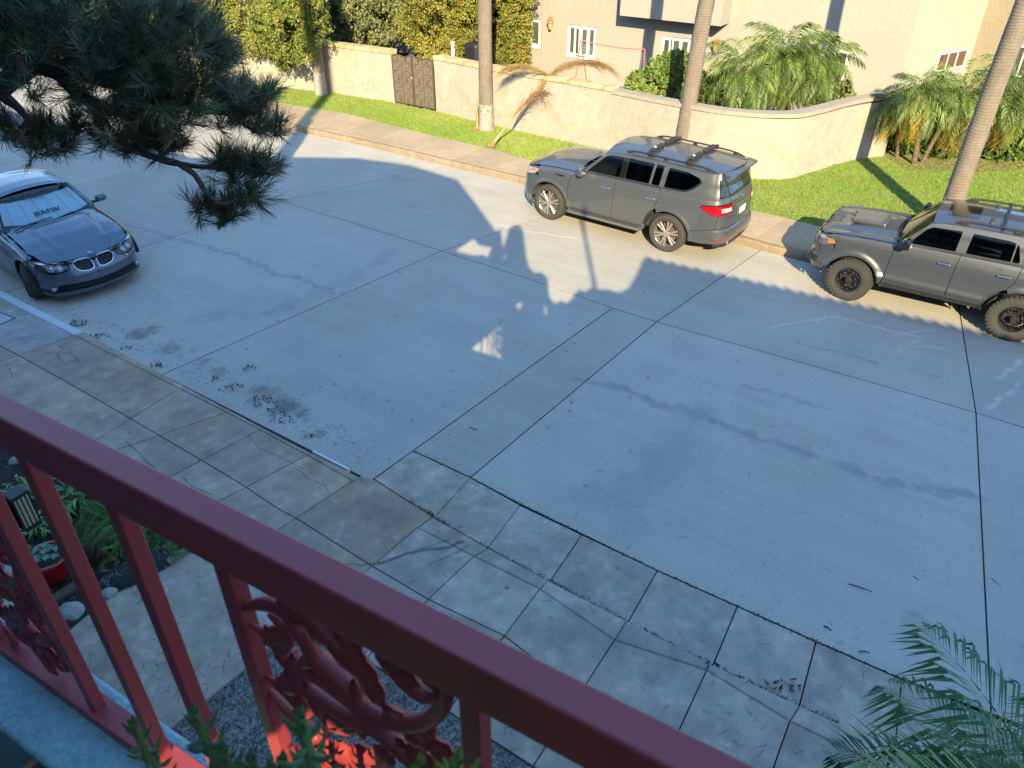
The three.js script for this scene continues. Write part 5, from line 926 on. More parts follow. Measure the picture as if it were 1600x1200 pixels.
  both('window_trim', panel(sk, [[X(-.93), 1.35], [X(-.97), 1.366], [X(-2.83), 1.388], [X(-2.83), 1.372]], { o: .006, gap: 0, edge: .008 }), chrome, t);
  both('window_trim', panel(sk, [[X(-2.85), 1.374], [X(-3.37), 1.392], [X(-3.53), 1.474], [X(-3.70), 1.64], [X(-3.68), 1.655], [X(-3.515), 1.497], [X(-3.36), 1.412], [X(-2.85), 1.392]], { o: .006, gap: 0, edge: .008 }), chrome, t);
  both('fuel_door', panel(sk, roundPoly([[X(-3.26), 1.10], [X(-3.26), 1.27], [X(-3.46), 1.27], [X(-3.46), 1.10]], .03), { o: .003, gap: 0, edge: .006 }), paint, t);
  // tail
  const lampO = roundPoly([[X(-3.76), 1.165], [X(-3.82), 1.205], [X(-4.12), 1.23], [L - .50, 1.225], [L - .47, 1.20], [L - .50, 1.04], [X(-4.14), 1.025], [X(-4.0), 1.045]], .015);
  both('tail_light', panel(sk, lampO, { o: .012, gap: .003, edge: .02 }), redLens, t, (a, b) => [a, b].forEach((m, i) => { const g = panel(sk, roundPoly([[X(-4.20), 1.09], [X(-4.20), 1.17], [L - .53, 1.15], [L - .53, 1.08]], .01), { o: .016, gap: 0, edge: .01 }); mesh('lamp_lens', i ? mirrorGeo(g) : g, M(.55, .5, .5, .2), m); }));
  const gate = [[X(-4.10), .74], [X(-4.145), 1.02], [L - .50, 1.035], [L - .47, 1.20], [L - .52, 1.235], [X(-4.12), 1.24], [X(-4.13), 1.38], [L, 1.375], [L, .735]];
  both('tailgate', panel(sk, gate), paint, t);
  both('roof_edge', panel(sk, [[X(-4.06), 1.725], [X(-4.0), 1.83], [L, 1.86], [L, 1.78], [X(-4.075), 1.725]], { gap: 0, o: .001 }), paint, t);
  both('rear_window', panel(sk, [[X(-4.14), 1.39], [X(-4.075), 1.72], [L, 1.775], [L, 1.385]], { gap: 0, o: -.004, edge: .02 }), P(.02, .025, .025, .04, { clearcoat: 1, clearcoatRoughness: .02 }), t);
  both('rear_bumper', panel(sk, [[X(-3.575), .46], [X(-3.58), .56], [X(-3.62), .63], [X(-3.95), .70], [X(-4.10), .735], [L, .73], [L, .43], [X(-4.1), .40], [X(-3.8), .37], [X(-3.58), .38]], { o: .004 }), paint, t);
  both('bumper_valance', panel(sk, [[X(-4.12), .40], [L, .425], [L, .27], [L - .5, .27], [X(-4.1), .33]], { o: -.01 }), blackTrim, t);
  both('skid_plate', panel(sk, [[L - .62, .42], [L - .56, .45], [L - .47, .34], [L - .52, .31]], { o: .006, gap: 0 }), chrome, t);
  both('reflector', panel(sk, [[X(-4.08), .495], [X(-4.08), .52], [L - .60, .525], [L - .60, .50]], { o: .01, gap: 0 }), redLens, t);
  mesh('garnish', onSkin(sk, bx(.62, .05, .015, 0, 0, 0, .006), L, 1.12, .006), chrome, t);
  mesh('licence_plate', onSkin(sk, bx(.305, .155, .008, 0, 0, 0, .004), L, .98, .016), plateMat, t);
  mesh('emblem', onSkin(sk, new THREE.TorusGeometry(.045, .008, 6, 20), L, 1.27, .01), chrome, t);
  mesh('name_badge', onSkinL(sk, words('ARMADA', .042), L - .56, .96, .003), chrome, t);
  { const b = words('V8', .05); mesh('badge', onSkinL(sk, b, X(-.36), .96, .003), chrome, t); }
  both('fender_vent', panel(sk, roundPoly([[X(-.08), 1.155], [X(-.14), 1.185], [X(-.46), 1.175], [X(-.52), 1.14], [X(-.44), 1.10], [X(-.2), 1.115]], .02), { o: .008, gap: 0 }), paint, t, (a, b) => [a, b].forEach((m, i) => { const g = panel(sk, roundPoly([[X(-.14), 1.15], [X(-.2), 1.168], [X(-.42), 1.16], [X(-.44), 1.135], [X(-.3), 1.125]], .01), { o: .012, gap: 0 }); mesh('vent_slot', i ? mirrorGeo(g) : g, chrome, m); }));
  // front
  both('nose_panel', panel(sk, [[0, 1.05], [0, 1.15], [.6, 1.165], [X(.62), 1.18], [X(.3), 1.215], [X(.28), 1.13], [X(.42), 1.02], [.66, .97], [.6, 1.06]], { o: -.006, gap: 0 }), paint, t);
  both('headlight', panel(sk, roundPoly([[.66, 1.02], [.66, 1.12], [X(.62), 1.15], [X(.36), 1.172], [X(.30), 1.15], [X(.42), 1.05], [X(.66), .985]], .015), { o: .004, gap: .003 }), P(.5, .52, .55, .06, { clearcoat: 1, metalness: .4 }), t, (a, b) => [a, b].forEach((m, i) => { const g = panel(sk, roundPoly([[X(.60), 1.10], [X(.56), 1.145], [X(.36), 1.165], [X(.33), 1.145], [X(.45), 1.09]], .012), { o: .009, gap: 0, edge: .01 }); mesh('indicator', i ? mirrorGeo(g) : g, amber, m); }));
  both('grille', panel(sk, [[0, .64], [0, 1.10], [.62, 1.11], [.64, 1.0], [.54, .68]], { o: -.02 }), blackTrim, t);
  both('grille_frame', panel(sk, [[0, 1.06], [0, 1.115], [.64, 1.12], [.66, .98], [.56, .66], [.50, .68], [.58, 1.0], [.56, 1.065]], { o: .012, gap: 0 }), chrome, t);
  both('front_bumper', panel(sk, [[0, .30], [0, .64], [.55, .66], [.65, .98], [X(.66), .975], [X(.42), 1.04], [X(.30), 1.0], ...arc(sk, 0, .42, A, 50, 2, 12), [X(.52), .30]]), paint, t);
  both('bumper_valance', panel(sk, [[0, .22], [0, .30], [X(.52), .295], [X(.50), .24]], { o: -.01 }), blackTrim, t);
  // hood, cowl, windscreen, roof
  const sF = X(.62), hoodF = a => sk.P(a * sF, lerp(1.13, yT(.62), a)), hoodR = a => V(-.62 - .18 * a, lerp(1.30, 1.285, a), a * .80), hoodS = u => { const s = lerp(X(-.80), sF, u), x = sk.at(s).x; return sk.P(s, yT(Math.max(x, -.77))); };
  const hr1 = a => { const e = sk.P(X(-.80), yT(-.77)); return V(lerp(-.60, e.x, a * a), lerp(1.30, e.y, a * a), a * e.z); };
  mesh('hood', sheet(hoodF, hr1, hoodS, u => .055 * Math.sin(Math.PI * clamp(u * .9 + .08)), 30, 40, 0, 1, -1, 1, (u, a) => .022 * sstep(.86, .62, a) * sstep(1, .7, u)), paint, t);
  const ap0 = sk.P(X(-.81), 1.30), ap1 = sk.P(X(-1.37), 1.80);
  const wsB = a => V(lerp(-.66, ap0.x, a * a), lerp(1.265, ap0.y, a * a), a * ap0.z * .985), wsT = a => V(lerp(-1.34, ap1.x, a * a), lerp(1.865, ap1.y, a * a), a * ap1.z * .985);
  mesh('windscreen', sheet(wsB, wsT, u => wsT(1).lerp(wsB(1), u), u => 0, 16, 24, .02, .98, -.97, .97), tint(.5, .55, .52), t);
  mesh('screen_frame', [sheet(wsB, wsT, u => wsT(1).lerp(wsB(1), u), u => .002, 12, 4, 0, 1, -1, -.955), sheet(wsB, wsT, u => wsT(1).lerp(wsB(1), u), u => .002, 12, 4, 0, 1, .955, 1)], paint, t);
  mesh('cowl', bx(.2, .03, 1.5, -.70, 1.25, 0, .01), blackTrim, t);
  const rF = wsT, rR = a => V(lerp(-4.16, -4.02, a * a), lerp(1.86, roofY(-4.02), a * a), a * sk.P(X(-4.02), roofY(-4.02)).z), rS = u => { const x = lerp(-4.02, -1.37, u); return sk.P(X(x), roofY(x)); };
  const roofG = sheet(rF, rR, rS, u => .03, 40, 28, 0, 1, -1, 1, (u, a) => .012 * sstep(.82, .7, a) * (1 - sstep(.9, 1, u)) * (1 - .5 * sstep(.0, .06, Math.abs(a - .35) - .02))); mesh('roof', roofG, paint, t);
  { const sh = new THREE.Shape(); const pts = [[0, 0], [.16, -.025], [.165, -.042], [0, -.05]]; pts.forEach((p, i) => i ? sh.lineTo(...p) : sh.moveTo(...p)); const g = new THREE.ExtrudeGeometry(sh, { depth: 1.30, bevelEnabled: true, bevelSize: .008, bevelThickness: .02, bevelSegments: 2, steps: 10 }); g.rotateY(Math.PI); g.translate(-4.10, 1.868, .67); const p = g.attributes.position; for (let i = 0; i < p.count; i++) { const z = p.getZ(i); p.setX(i, p.getX(i) + .12 * z * z); p.setY(i, p.getY(i) - .07 * z * z); } g.computeVertexNormals(); mesh('spoiler', g, paint, t); }
  // roof rails and cross bars
  for (const s of [1, -1]) { const pts = [-1.75, -1.95, -2.6, -3.3, -3.75, -3.95].map((x, i) => V(x, roofY(x) + [.0, .055, .065, .06, .045, -.01][i], s * (.70 - .015 * Math.abs(x + 2.7)))); const m = mesh('roof_rail', tube(pts, .018, 30, 8), blackTrim, t); for (const x of [-1.9, -2.75, -3.7]) mesh('rail_foot', bx(.1, .06, .035, x, roofY(x) + .03, s * .69, .012), blackTrim, m); }
  for (const x of [-2.35, -3.25]) { const m = mesh('cross_bar', bx(.07, .028, 1.5, x, roofY(x) + .095, 0, .012), blackTrim, t); for (const z of [-.64, .64]) mesh('bar_clamp', bx(.13, .07, .09, x, roofY(x) + .075, z, .02), blackTrim, m); for (const z of [-.34, .3]) mesh('ski_holder', bx(.11, .05, .5, x, roofY(x) + .135, z, .02), M(.03, .03, .032, .6), m); mesh('strap_end', bx(.05, .03, .04, x, roofY(x) + .165, -.45, .01), M(.7, .68, .62, .6), m); }
  // steps, underside, arches, cabin
  both('running_board', bx(1.92, .06, .2, -1.5, .36, .94, .02), M(.10, .10, .098, .6), t, (a, b) => [a, b].forEach((m, i) => mesh('step_pad', bx(1.8, .012, .13, -1.5, .394, (i ? -1 : 1) * .96, .004), M(.05, .05, .05, .95), m)));
  both('sill', bx(2.0, .12, .12, -1.5, .42, .88, .03), paint, t);
  mesh('underbody', [bx(4.7, .5, 1.36, -1.65, .62, 0, .05), bx(3.2, .35, 1.7, -1.52, .6, 0, .04), bx(.3, .5, 1.6, -4.05, .62, 0, .05), bx(.35, .5, 1.5, .68, .62, 0, .05)], darkIn, t);
  for (const x of [0, -3.075]) for (const s of [1, -1]) { const g = archLiner(A + .012, .36); g.translate(x, .42, s * .78); mesh('arch_liner', g, liner, t); }
  mesh('cabin_floor', bx(3.3, .06, 1.8, -2.3, .92, 0), darkIn, t);
  const dash = mesh('dashboard', bx(.55, .28, 1.55, -1.05, 1.16, 0, .1), M(.03, .03, .03, .8), t); { const w = new THREE.TorusGeometry(.19, .016, 8, 28); w.rotateY(Math.PI / 2); w.rotateZ(-.4); w.translate(-1.40, 1.26, -.4); mesh('steering_wheel', w, blackTrim, dash); }
  seats(t, [[-1.72, 1.02, .42, .52], [-1.72, 1.02, -.42, .52], [-2.62, 1.02, 0, 1.4], [-3.45, 1.05, 0, 1.2]], M(.085, .08, .072, .8));
  for (const s of [1, -1]) mirrorPart(t, 'side_mirror', [-.93, 1.40, s * 1.12], .20, .22, .15, paint, chrome, s, .1);
  for (const [x, st] of [[0, -.06], [-3.075, 0]]) for (const s of [1, -1]) wheel(t, x, s * .86, .42, .275, .295, 'spoke', st, s);
}
// ---- the dark off-roader with black wheels
{
  const t = thing('parked_offroader', 'dark grey off-roader with black studded wheels and hood scoop parked nearest the right edge', 'car');
  placeCar(t, [6.98, -14.12], [-.834, -.552]);
  const R = .412, A = .485, RA_ = -2.79;
  const sp = {
    plan: [[.90, 0], [.90, .32], [.885, .56], [.83, .75], [.70, .865], [.44, .912], [0, .925], [-.6, .93], [-1.6, .935], [-2.6, .93], [-3.3, .915], [-3.66, .86], [-3.80, .72], [-3.86, .4], [-3.87, 0]],
    side: pw([[.3, .07], [.5, .035], [.62, .0], [.70, .022], [.85, .02], [1.05, .006], [1.14, .004], [1.24, .03], [1.33, .07], [1.6, .15], [1.82, .24]]),
    front: pw([[.3, .17], [.48, .05], [.62, .0], [.74, .0], [.80, .05], [1.0, .06], [1.12, .085], [1.24, .18]]),
    rear: pw([[.3, .08], [.5, .0], [.68, .0], [.74, .05], [1.1, .06], [1.32, .12], [1.8, .34]]),
    top: x => x > -.62 ? pw([[-.62, 1.275], [-.1, 1.265], [.35, 1.24], [.7, 1.195], [1, 1.15]])(x) : 9, roll: .06,
    wheels: [[0, R], [RA_, R]], arch: A, flare: .042, flareW: .13
  };
  const sk = carSkin(sp), X = sk.X, L = sk.L, paint = carPaint(.088, .095, .104, .5, .38), yT = sp.top, beltY = x => lerp(1.30, 1.335, clamp((-.7 - x) / 2));
  // squarer arches: the opening is a rounded trapezium
  const archF = (wx, a0 = 175, a1 = 5) => arc(sk, wx, R, A, a0, a1, 26);
  both('front_fender', panel(sk, [[X(.40), 1.055], [X(.44), 1.13], [X(.62), 1.16], ...[.5, .3, .1, -.2, -.45, -.6].map(x => [X(x), yT(x)]), [X(-.635), 1.28], [X(-.60), 1.05], [X(-.56), .60], [X(-.545), .52], [X(-.50), .46], ...arc(sk, 0, R, A, 172, 40, 22), [X(.41), .86]], { step: .03 }), paint, t);
  both('front_door', panel(sk, [[X(-.635), 1.28], [X(-.60), 1.05], [X(-.565), .60], [X(-.56), .50], [X(-1.64), .50], [X(-1.655), 1.0], [X(-1.68), beltY(-1.68)], [X(-.74), beltY(-.74)]]), paint, t, (a, b) => [a, b].forEach((m, i) => handle(m, i, -1.47)));
  both('rear_door', panel(sk, [[X(-1.64), .50], [X(-1.655), 1.0], [X(-1.68), beltY(-1.68)], [X(-2.63), 1.335], [X(-2.60), 1.05], [X(-2.52), .92], ...arc(sk, RA_, R, A + .075, 62, 12, 8), [X(-2.23), .50]]), paint, t, (a, b) => [a, b].forEach((m, i) => handle(m, i, -2.42)));
  function handle(m, i, hx) { const f = i ? mirrorGeo : g => g; mesh('handle', f(onSkin(sk, new RoundedBoxGeometry(.21, .034, .03, 3, .014), X(hx), 1.13, .03)), chrome, m); mesh('handle_cup', f(panel(sk, roundPoly([[X(hx + .09), 1.095], [X(hx + .09), 1.165], [X(hx - .09), 1.165], [X(hx - .09), 1.095]], .03), { o: .002, gap: 0, edge: .003 })), blackTrim, m); }
  const win = [roundPoly([[X(-.80), 1.345], [X(-.84), 1.385], [X(-1.04), 1.635], [X(-1.12), 1.68], [X(-1.585), 1.70], [X(-1.575), 1.36]], .03), roundPoly([[X(-1.735), 1.365], [X(-1.755), 1.70], [X(-2.30), 1.695], [X(-2.42), 1.68], [X(-2.43), 1.375]], .02), roundPoly([[X(-2.45), 1.375], [X(-2.445), 1.67], [X(-2.475), 1.645], [X(-2.56), 1.42], [X(-2.555), 1.378]], .012), roundPoly([[X(-2.78), 1.36], [X(-2.66), 1.66], [X(-3.3), 1.68], [X(-3.45), 1.62], [X(-3.5), 1.38]], .03)];
  const roofY = x => pw([[-3.9, 1.70], [-3.5, 1.755], [-2.8, 1.785], [-1.9, 1.795], [-1.3, 1.775], [-1.12, 1.745]])(x);
  both('body_side', panel(sk, [[X(-.635), 1.285], [X(-.74), beltY(-.74)], [X(-1.68), beltY(-1.68)], [X(-2.63), 1.335], [X(-2.60), 1.05], [X(-2.52), .92], ...arc(sk, RA_, R, A, 62, 172, 22), [X(-3.28), .60], [X(-3.5), .70], [X(-3.75), .74], [L - .3, .74], [L - .3, 1.0], [X(-3.8), 1.30], [X(-3.7), 1.68], [X(-3.6), roofY(-3.6)], ...[-3.3, -2.8, -2.3, -1.8, -1.5, -1.25].map(x => [X(x), roofY(x)]), [X(-1.08), 1.735]], { holes: win, step: .035 }), paint, t);
  const gl = [tint(.10, .11, .105), tint(.06, .065, .065), tint(.06, .065, .065), tint(.05, .05, .05)];
  win.forEach((w, i) => both('side_window', panel(sk, w, { o: -.008, gap: -.004, edge: 0 }), gl[i], t));
  both('window_trim', panel(sk, [[X(-.76), 1.318], [X(-.80), 1.338], [X(-2.56), 1.368], [X(-2.56), 1.350]], { o: .004, gap: 0, edge: .006 }), blackTrim, t);
  both('door_moulding', panel(sk, [[X(-.60), .615], [X(-.60), .68], [X(-1.63), .69], [X(-1.63), .60], [X(-.7), .585]], { o: .014, gap: 0, edge: .016 }), paint, t);
  both('door_moulding', panel(sk, [[X(-1.655), .60], [X(-1.655), .69], [X(-2.16), .695], [X(-2.20), .62], [X(-2.16), .60]], { o: .014, gap: 0, edge: .016 }), paint, t);
  both('sill', panel(sk, [[X(-.53), .40], [X(-.53), .49], [X(-2.24), .49], [X(-2.27), .42]], { o: -.012 }), blackTrim, t);
  mesh('pillar_badge', onSkinL(sk, words('TRD', .055), X(-2.665), 1.44, .003), blackTrim, t); mesh('pillar_badge', onSkinL(sk, words('PRO', .04), X(-2.70), 1.385, .003), blackTrim, t);
  both('tailgate', panel(sk, [[L - .3, .74], [L - .3, 1.0], [X(-3.8), 1.30], [X(-3.7), 1.68], [L, 1.72], [L, .74]]), paint, t);
  both('rear_bumper', panel(sk, [[X(-3.26), .50], [X(-3.28), .60], [X(-3.5), .70], [X(-3.75), .74], [L, .74], [L, .46], [X(-3.7), .44]], { o: .01 }), paint, t);
  both('tail_light', panel(sk, [[X(-3.70), .92], [X(-3.70), 1.28], [L - .55, 1.27], [L - .55, .92]], { o: .012 }), redLens, t);
  // front
  both('nose_panel', panel(sk, [[0, 1.10], [0, 1.165], [.56, 1.175], [X(.62), 1.195], [X(.38), 1.20], [X(.38), 1.05], [X(.62), .96], [.56, 1.0], [.54, 1.11]], { o: -.012, gap: 0 }), paint, t);
  both('headlight', panel(sk, roundPoly([[.56, 1.01], [.57, 1.13], [X(.66), 1.165], [X(.44), 1.135], [X(.39), 1.055], [X(.46), 1.02], [X(.62), .97], [X(.74), .96]], .015), { o: .002, gap: .003 }), P(.10, .105, .11, .1, { clearcoat: 1, clearcoatRoughness: .03 }), t, (a, b) => [a, b].forEach((m, i) => {
    const f = i ? mirrorGeo : g => g; mesh('indicator', f(panel(sk, roundPoly([[X(.545), 1.045], [X(.55), 1.125], [X(.45), 1.12], [X(.415), 1.058]], .01), { o: .008, gap: 0, edge: .01 })), amber, m);
    mesh('lamp_reflector', f(panel(sk, roundPoly([[.60, 1.085], [.60, 1.125], [X(.62), 1.155], [X(.56), 1.14], [X(.60), 1.10]], .01), { o: .007, gap: 0, edge: .008 })), lampSilver, m); const c = new THREE.SphereGeometry(.045, 14, 10); c.scale(1, 1, .4); mesh('projector', f(onSkin(sk, c, .72, 1.055, .0)), lampSilver, m);
  }));
  both('grille', panel(sk, [[0, .80], [0, 1.12], [.50, 1.12], [.52, .96], [.44, .80]], { o: -.03 }), blackTrim, t);
  for (let i = 0; i < 4; i++) both('grille_bar', panel(sk, [[0, .83 + i * .075], [0, .86 + i * .075], [.45, .86 + i * .075], [.45, .83 + i * .075]], { o: .0, gap: 0 }), blackTrim, t);
  both('grille_frame', panel(sk, [[0, 1.10], [0, 1.145], [.54, 1.14], [.56, .94], [.48, .78], [0, .78], [0, .81], [.45, .81], [.51, .95], [.50, 1.10]], { o: .012, gap: 0 }), paint, t);
  both('front_bumper', panel(sk, [[0, .46], [0, .77], [.48, .77], [.58, .95], [X(.72), .955], [X(.42), 1.02], [X(.40), .88], ...arc(sk, 0, R, A, 50, 20, 10), [X(.50), .56], [X(.62), .47]]), paint, t);
  both('fog_lamp', panel(sk, roundPoly([[.58, .60], [.60, .72], [X(.66), .72], [X(.70), .60]], .03), { o: .004, gap: 0 }), blackTrim, t);
  both('skid_plate', panel(sk, [[0, .36], [0, .46], [.55, .47], [.45, .38]], { o: .01, gap: 0 }), M(.3, .3, .3, .4, { metalness: .6 }), t);
  both('bumper_valance', panel(sk, [[.40, .40], [.56, .47], [X(.62), .465], [X(.54), .47], [X(.53), .42]], { o: -.012, gap: 0 }), blackTrim, t);
  const sF = X(.60), hoodF = a => sk.P(a * sF, lerp(1.15, yT(.60), a)), e1 = sk.P(X(-.635), yT(-.61)), hoodR = a => V(lerp(-.52, e1.x, a * a), lerp(1.315, e1.y, a * a), a * e1.z), hoodS = u => { const s = lerp(X(-.635), sF, u), x = sk.at(s).x; return sk.P(s, yT(Math.max(x, -.61))); };
  const hg = sheet(hoodF, hoodR, hoodS, u => .045 * Math.sin(Math.PI * clamp(u * .9 + .06)), 30, 40, 0, 1, -1, 1, (u, a) => -.02 * sstep(.45, .55, a) * sstep(.84, .72, a) * sstep(1, .8, u)); mesh('hood', hg, paint, t);
  { const g = new RoundedBoxGeometry(.62, .085, .62, 5, .035), p = g.attributes.position; for (let i = 0; i < p.count; i++) { const x = p.getX(i), z = p.getZ(i); p.setY(i, p.getY(i) + (x > 0 ? 0 : x * .03)); p.setZ(i, z * (x > 0 ? 1 : 1 + x * .25)); } g.computeVertexNormals(); g.rotateZ(-.03); g.translate(.0, 1.345, 0); const m = mesh('hood_scoop', g, paint, t); mesh('scoop_mouth', bx(.02, .05, .5, .305, 1.335, 0, .01), blackTrim, m); for (const z of [-.2, 0, .2]) mesh('scoop_fin', bx(.12, .03, .02, .29, 1.335, z, .004), paint, m); }
  const ap0 = sk.P(X(-.65), 1.285), ap1 = sk.P(X(-1.09), 1.735), wsB = a => V(lerp(-.55, ap0.x, a * a), lerp(1.275, ap0.y, a * a), a * ap0.z * .985), wsT = a => V(lerp(-1.06, ap1.x, a * a), lerp(1.785, ap1.y, a * a), a * ap1.z * .985), wS = u => wsT(1).lerp(wsB(1), u);
  mesh('windscreen', sheet(wsB, wsT, wS, u => 0, 16, 24, .02, .98, -.965, .965), tint(.42, .46, .44), t);
  for (const [a, b] of [[-1, -.95], [.95, 1]]) mesh('screen_pillar', sheet(wsB, wsT, wS, u => .003, 12, 4, 0, 1, a, b), paint, t);
  mesh('cowl', bx(.16, .03, 1.4, -.60, 1.268, 0, .01), blackTrim, t);
  const rR = a => V(lerp(-3.72, -3.6, a * a), lerp(1.79, roofY(-3.6), a * a), a * sk.P(X(-3.6), roofY(-3.6)).z), rS = u => { const x = lerp(-3.6, -1.09, u); return sk.P(X(x), roofY(x)); };
  mesh('roof', sheet(wsT, rR, rS, u => .035, 36, 28), paint, t);
  // sunroof glass, rails
  mesh('sunroof', sheet(wsT, rR, rS, u => .035, 10, 12, .74, .93, -.6, .6, () => .004), blackGloss, t);
  for (const s of [1, -1]) { const pts = [-1.42, -1.58, -2.2, -2.9, -3.35, -3.5].map((x, i) => V(x, roofY(x) + [.0, .06, .075, .07, .055, .0][i], s * .655)); const m = mesh('roof_rail', tube(pts, .02, 30, 8), blackTrim, t); for (const x of [-1.56, -2.4, -3.3]) mesh('rail_foot', bx(.14, .07, .045, x, roofY(x) + .03, s * .655, .015), blackTrim, m); }
  for (const x of [-2.15, -2.95]) mesh('cross_bar', bx(.06, .03, 1.36, x, roofY(x) + .085, 0, .012), blackTrim, t);
  mesh('underbody', [bx(4.1, .4, 1.28, -1.45, .68, 0, .05), bx(2.1, .3, 1.66, -1.39, .64, 0, .04), bx(.3, .4, 1.4, .62, .72, 0, .05), bx(.35, .4, 1.4, -3.55, .7, 0, .05)], darkIn, t);
  for (const x of [0, RA_]) for (const s of [1, -1]) { const g = archLiner(A + .012, .36); g.translate(x, R, s * .74); mesh('arch_liner', g, M(.03, .03, .03, .9), t); }
  mesh('cabin_floor', bx(3, .06, 1.66, -2.1, .98, 0), darkIn, t); const dash = mesh('dashboard', bx(.5, .24, 1.45, -.95, 1.18, 0, .08), M(.03, .03, .03, .8), t); { const w = new THREE.TorusGeometry(.19, .016, 8, 28); w.rotateY(Math.PI / 2); w.rotateZ(-.4); w.translate(-1.24, 1.27, -.38); mesh('steering_wheel', w, blackTrim, dash); }
  seats(t, [[-1.5, 1.06, .38, .5], [-1.5, 1.06, -.38, .5], [-2.35, 1.06, 0, 1.3]]);
  for (const s of [1, -1]) mirrorPart(t, 'side_mirror', [-.80, 1.385, s * 1.05], .23, .2, .16, blackGloss, chrome, s, .1);
  for (const [x, st] of [[0, -.1], [RA_, 0]]) for (const s of [1, -1]) wheel(t, x, s * .845, R, .275, .245, 'off', st, s);
}
// ---- the blue-grey coupe at the near kerb
{
  const t = thing('parked_coupe', 'blue-grey coupe with a sunshade behind its windscreen parked at the near kerb', 'car');
  placeCar(t, [-8.66, -14.14], [.75, .661]); t.scale.setScalar(1.18);
  const R = .315, A = .355, WB = -2.76;
  const sp = {
    plan: [[.775, 0], [.765, .22], [.725, .45], [.64, .64], [.50, .765], [.25, .845], [-.1, .872], [-.5, .88], [-1.4, .887], [-2.4, .885], [-3.0, .86], [-3.45, .79], [-3.70, .62], [-3.80, .3], [-3.82, 0]],
    side: pw([[.15, .05], [.3, .02], [.5, .008], [.62, .0], [.70, .012], [.80, .035], [.90, .07], [1.0, .11], [1.2, .21], [1.36, .31]]),
    front: pw([[.12, .05], [.2, .0], [.3, .015], [.44, .03], [.5, .05], [.6, .085], [.68, .14], [.76, .24]]),
    rear: pw([[.2, .05], [.4, .0], [.6, .03], [.9, .1], [1, .14]]),
    top: x => x > -.95 ? pw([[-.95, .925], [-.6, .905], [-.2, .865], [.2, .80], [.45, .735], [.6, .69], [.8, .63]])(x) : 9, roll: .085,
    wheels: [[0, R], [WB, R]], arch: A, flare: .012, flareW: .07
  };
  const sk = carSkin(sp), X = sk.X, L = sk.L, paint = carPaint(.10, .122, .155, .5, .26), yT = sp.top, belt = x => pw([[-2.9, .97], [-2, .96], [-1.2, .945], [-.9, .93]])(x);
  both('front_fender', panel(sk, [[X(.40), .625], [X(.28), .66], [X(.22), .70], [X(.30), .765], ...[.2, 0, -.2, -.4, -.6, -.8].map(x => [X(x), yT(x)]), [X(-.82), .915], [X(-.60), .80], [X(-.56), .6], [X(-.50), .26], [X(-.36), .26], ...arc(sk, 0, R, A, 185, 30, 22), [X(.36), .50]]), paint, t);
  both('door', panel(sk, [[X(-.82), .918], [X(-.61), .80], [X(-.57), .6], [X(-.52), .26], [X(-1.92), .26], [X(-1.98), .6], [X(-1.99), belt(-1.99)], [X(-.98), belt(-.98)]]), paint, t, (a, b) => [a, b].forEach((m, i) => mesh('handle', (i ? mirrorGeo : g => g)(onSkin(sk, new RoundedBoxGeometry(.22, .035, .03, 3, .014), X(-1.8), .80, .025)), paint, m)));
  const win = [roundPoly([[X(-.98), .985], [X(-1.0), 1.0], [X(-1.38), 1.24], [X(-1.55), 1.285], [X(-1.95), 1.29], [X(-1.98), .995]], .03), roundPoly([[X(-2.04), .998], [X(-2.01), 1.285], [X(-2.3), 1.26], [X(-2.62), 1.12], [X(-2.70), 1.03], [X(-2.6), 1.005]], .03)];
  const roofY = x => pw([[-2.75, 1.16], [-2.4, 1.28], [-2.0, 1.325], [-1.6, 1.335], [-1.35, 1.315], [-1.28, 1.29]])(x);
  both('body_side', panel(sk, [[X(-.83), .925], [X(-.98), belt(-.98)], [X(-1.99), belt(-1.99)], [X(-1.98), .6], [X(-1.92), .26], [X(-2.38), .26], ...arc(sk, WB, R, A, 178, 0, 24).reverse(), [X(-3.16), .28], [L, .28], [L, .96], [X(-3.72), .96], [X(-3.1), .985], [X(-2.85), 1.08], ...[-2.65, -2.4, -2.1, -1.8, -1.5, -1.35].map(x => [X(x), roofY(x)]), [X(-1.25), 1.28]], { holes: win }), paint, t);
  win.forEach(w => both('side_window', panel(sk, w, { o: -.006, gap: -.003, edge: 0 }), tint(.25, .27, .27), t));
  both('sill', panel(sk, [[X(-.42), .16], [X(-.46), .255], [X(-2.36), .255], [X(-2.38), .17]], { o: .0 }), paint, t);
  // nose
  const lamp = roundPoly([[.415, .565], [.44, .645], [.62, .685], [X(.42), .705], [X(.24), .695], [X(.30), .65], [X(.42), .595], [.74, .555], [.58, .535]], .015);
  const kid = [[.045, .505], [.05, .62], [.10, .655], [.28, .655], [.335, .625], [.31, .555], [.25, .505], [.12, .485]], kidH = roundPoly(kid, .03);
  both('front_bumper', panel(sk, [[0, .305], [0, .655], [.03, .67], [.34, .672], [.42, .65], [.405, .56], [.58, .525], [.76, .545], [X(.40), .60], [X(.37), .49], ...arc(sk, 0, R, A, 32, -8, 8), [X(.40), .24], [.86, .22], [.80, .30], [.60, .345], [.50, .335]], { holes: [kidH], step: .04 }), paint, t);
  both('grille_mesh', panel(sk, kidH, { o: -.045, gap: -.02, edge: 0 }), M(.006, .006, .007, .8), t, (a, b) => [a, b].forEach((m, i) => { for (let k = 0; k < 9; k++) { const s = .075 + k * .027, g = panel(sk, [[s, .50], [s, .65], [s + .008, .65], [s + .008, .50]], { o: -.02, gap: 0, edge: .01 }); mesh('grille_slat', i ? mirrorGeo(g) : g, blackGloss, m); } }));
  { const ring = insetPoly(kidH, -.012); both('grille_surround', panel(sk, ring, { holes: [kidH], o: .012, gap: 0, step: .03, edge: .03 }), M(.62, .63, .64, .22, { metalness: .95 }), t); }
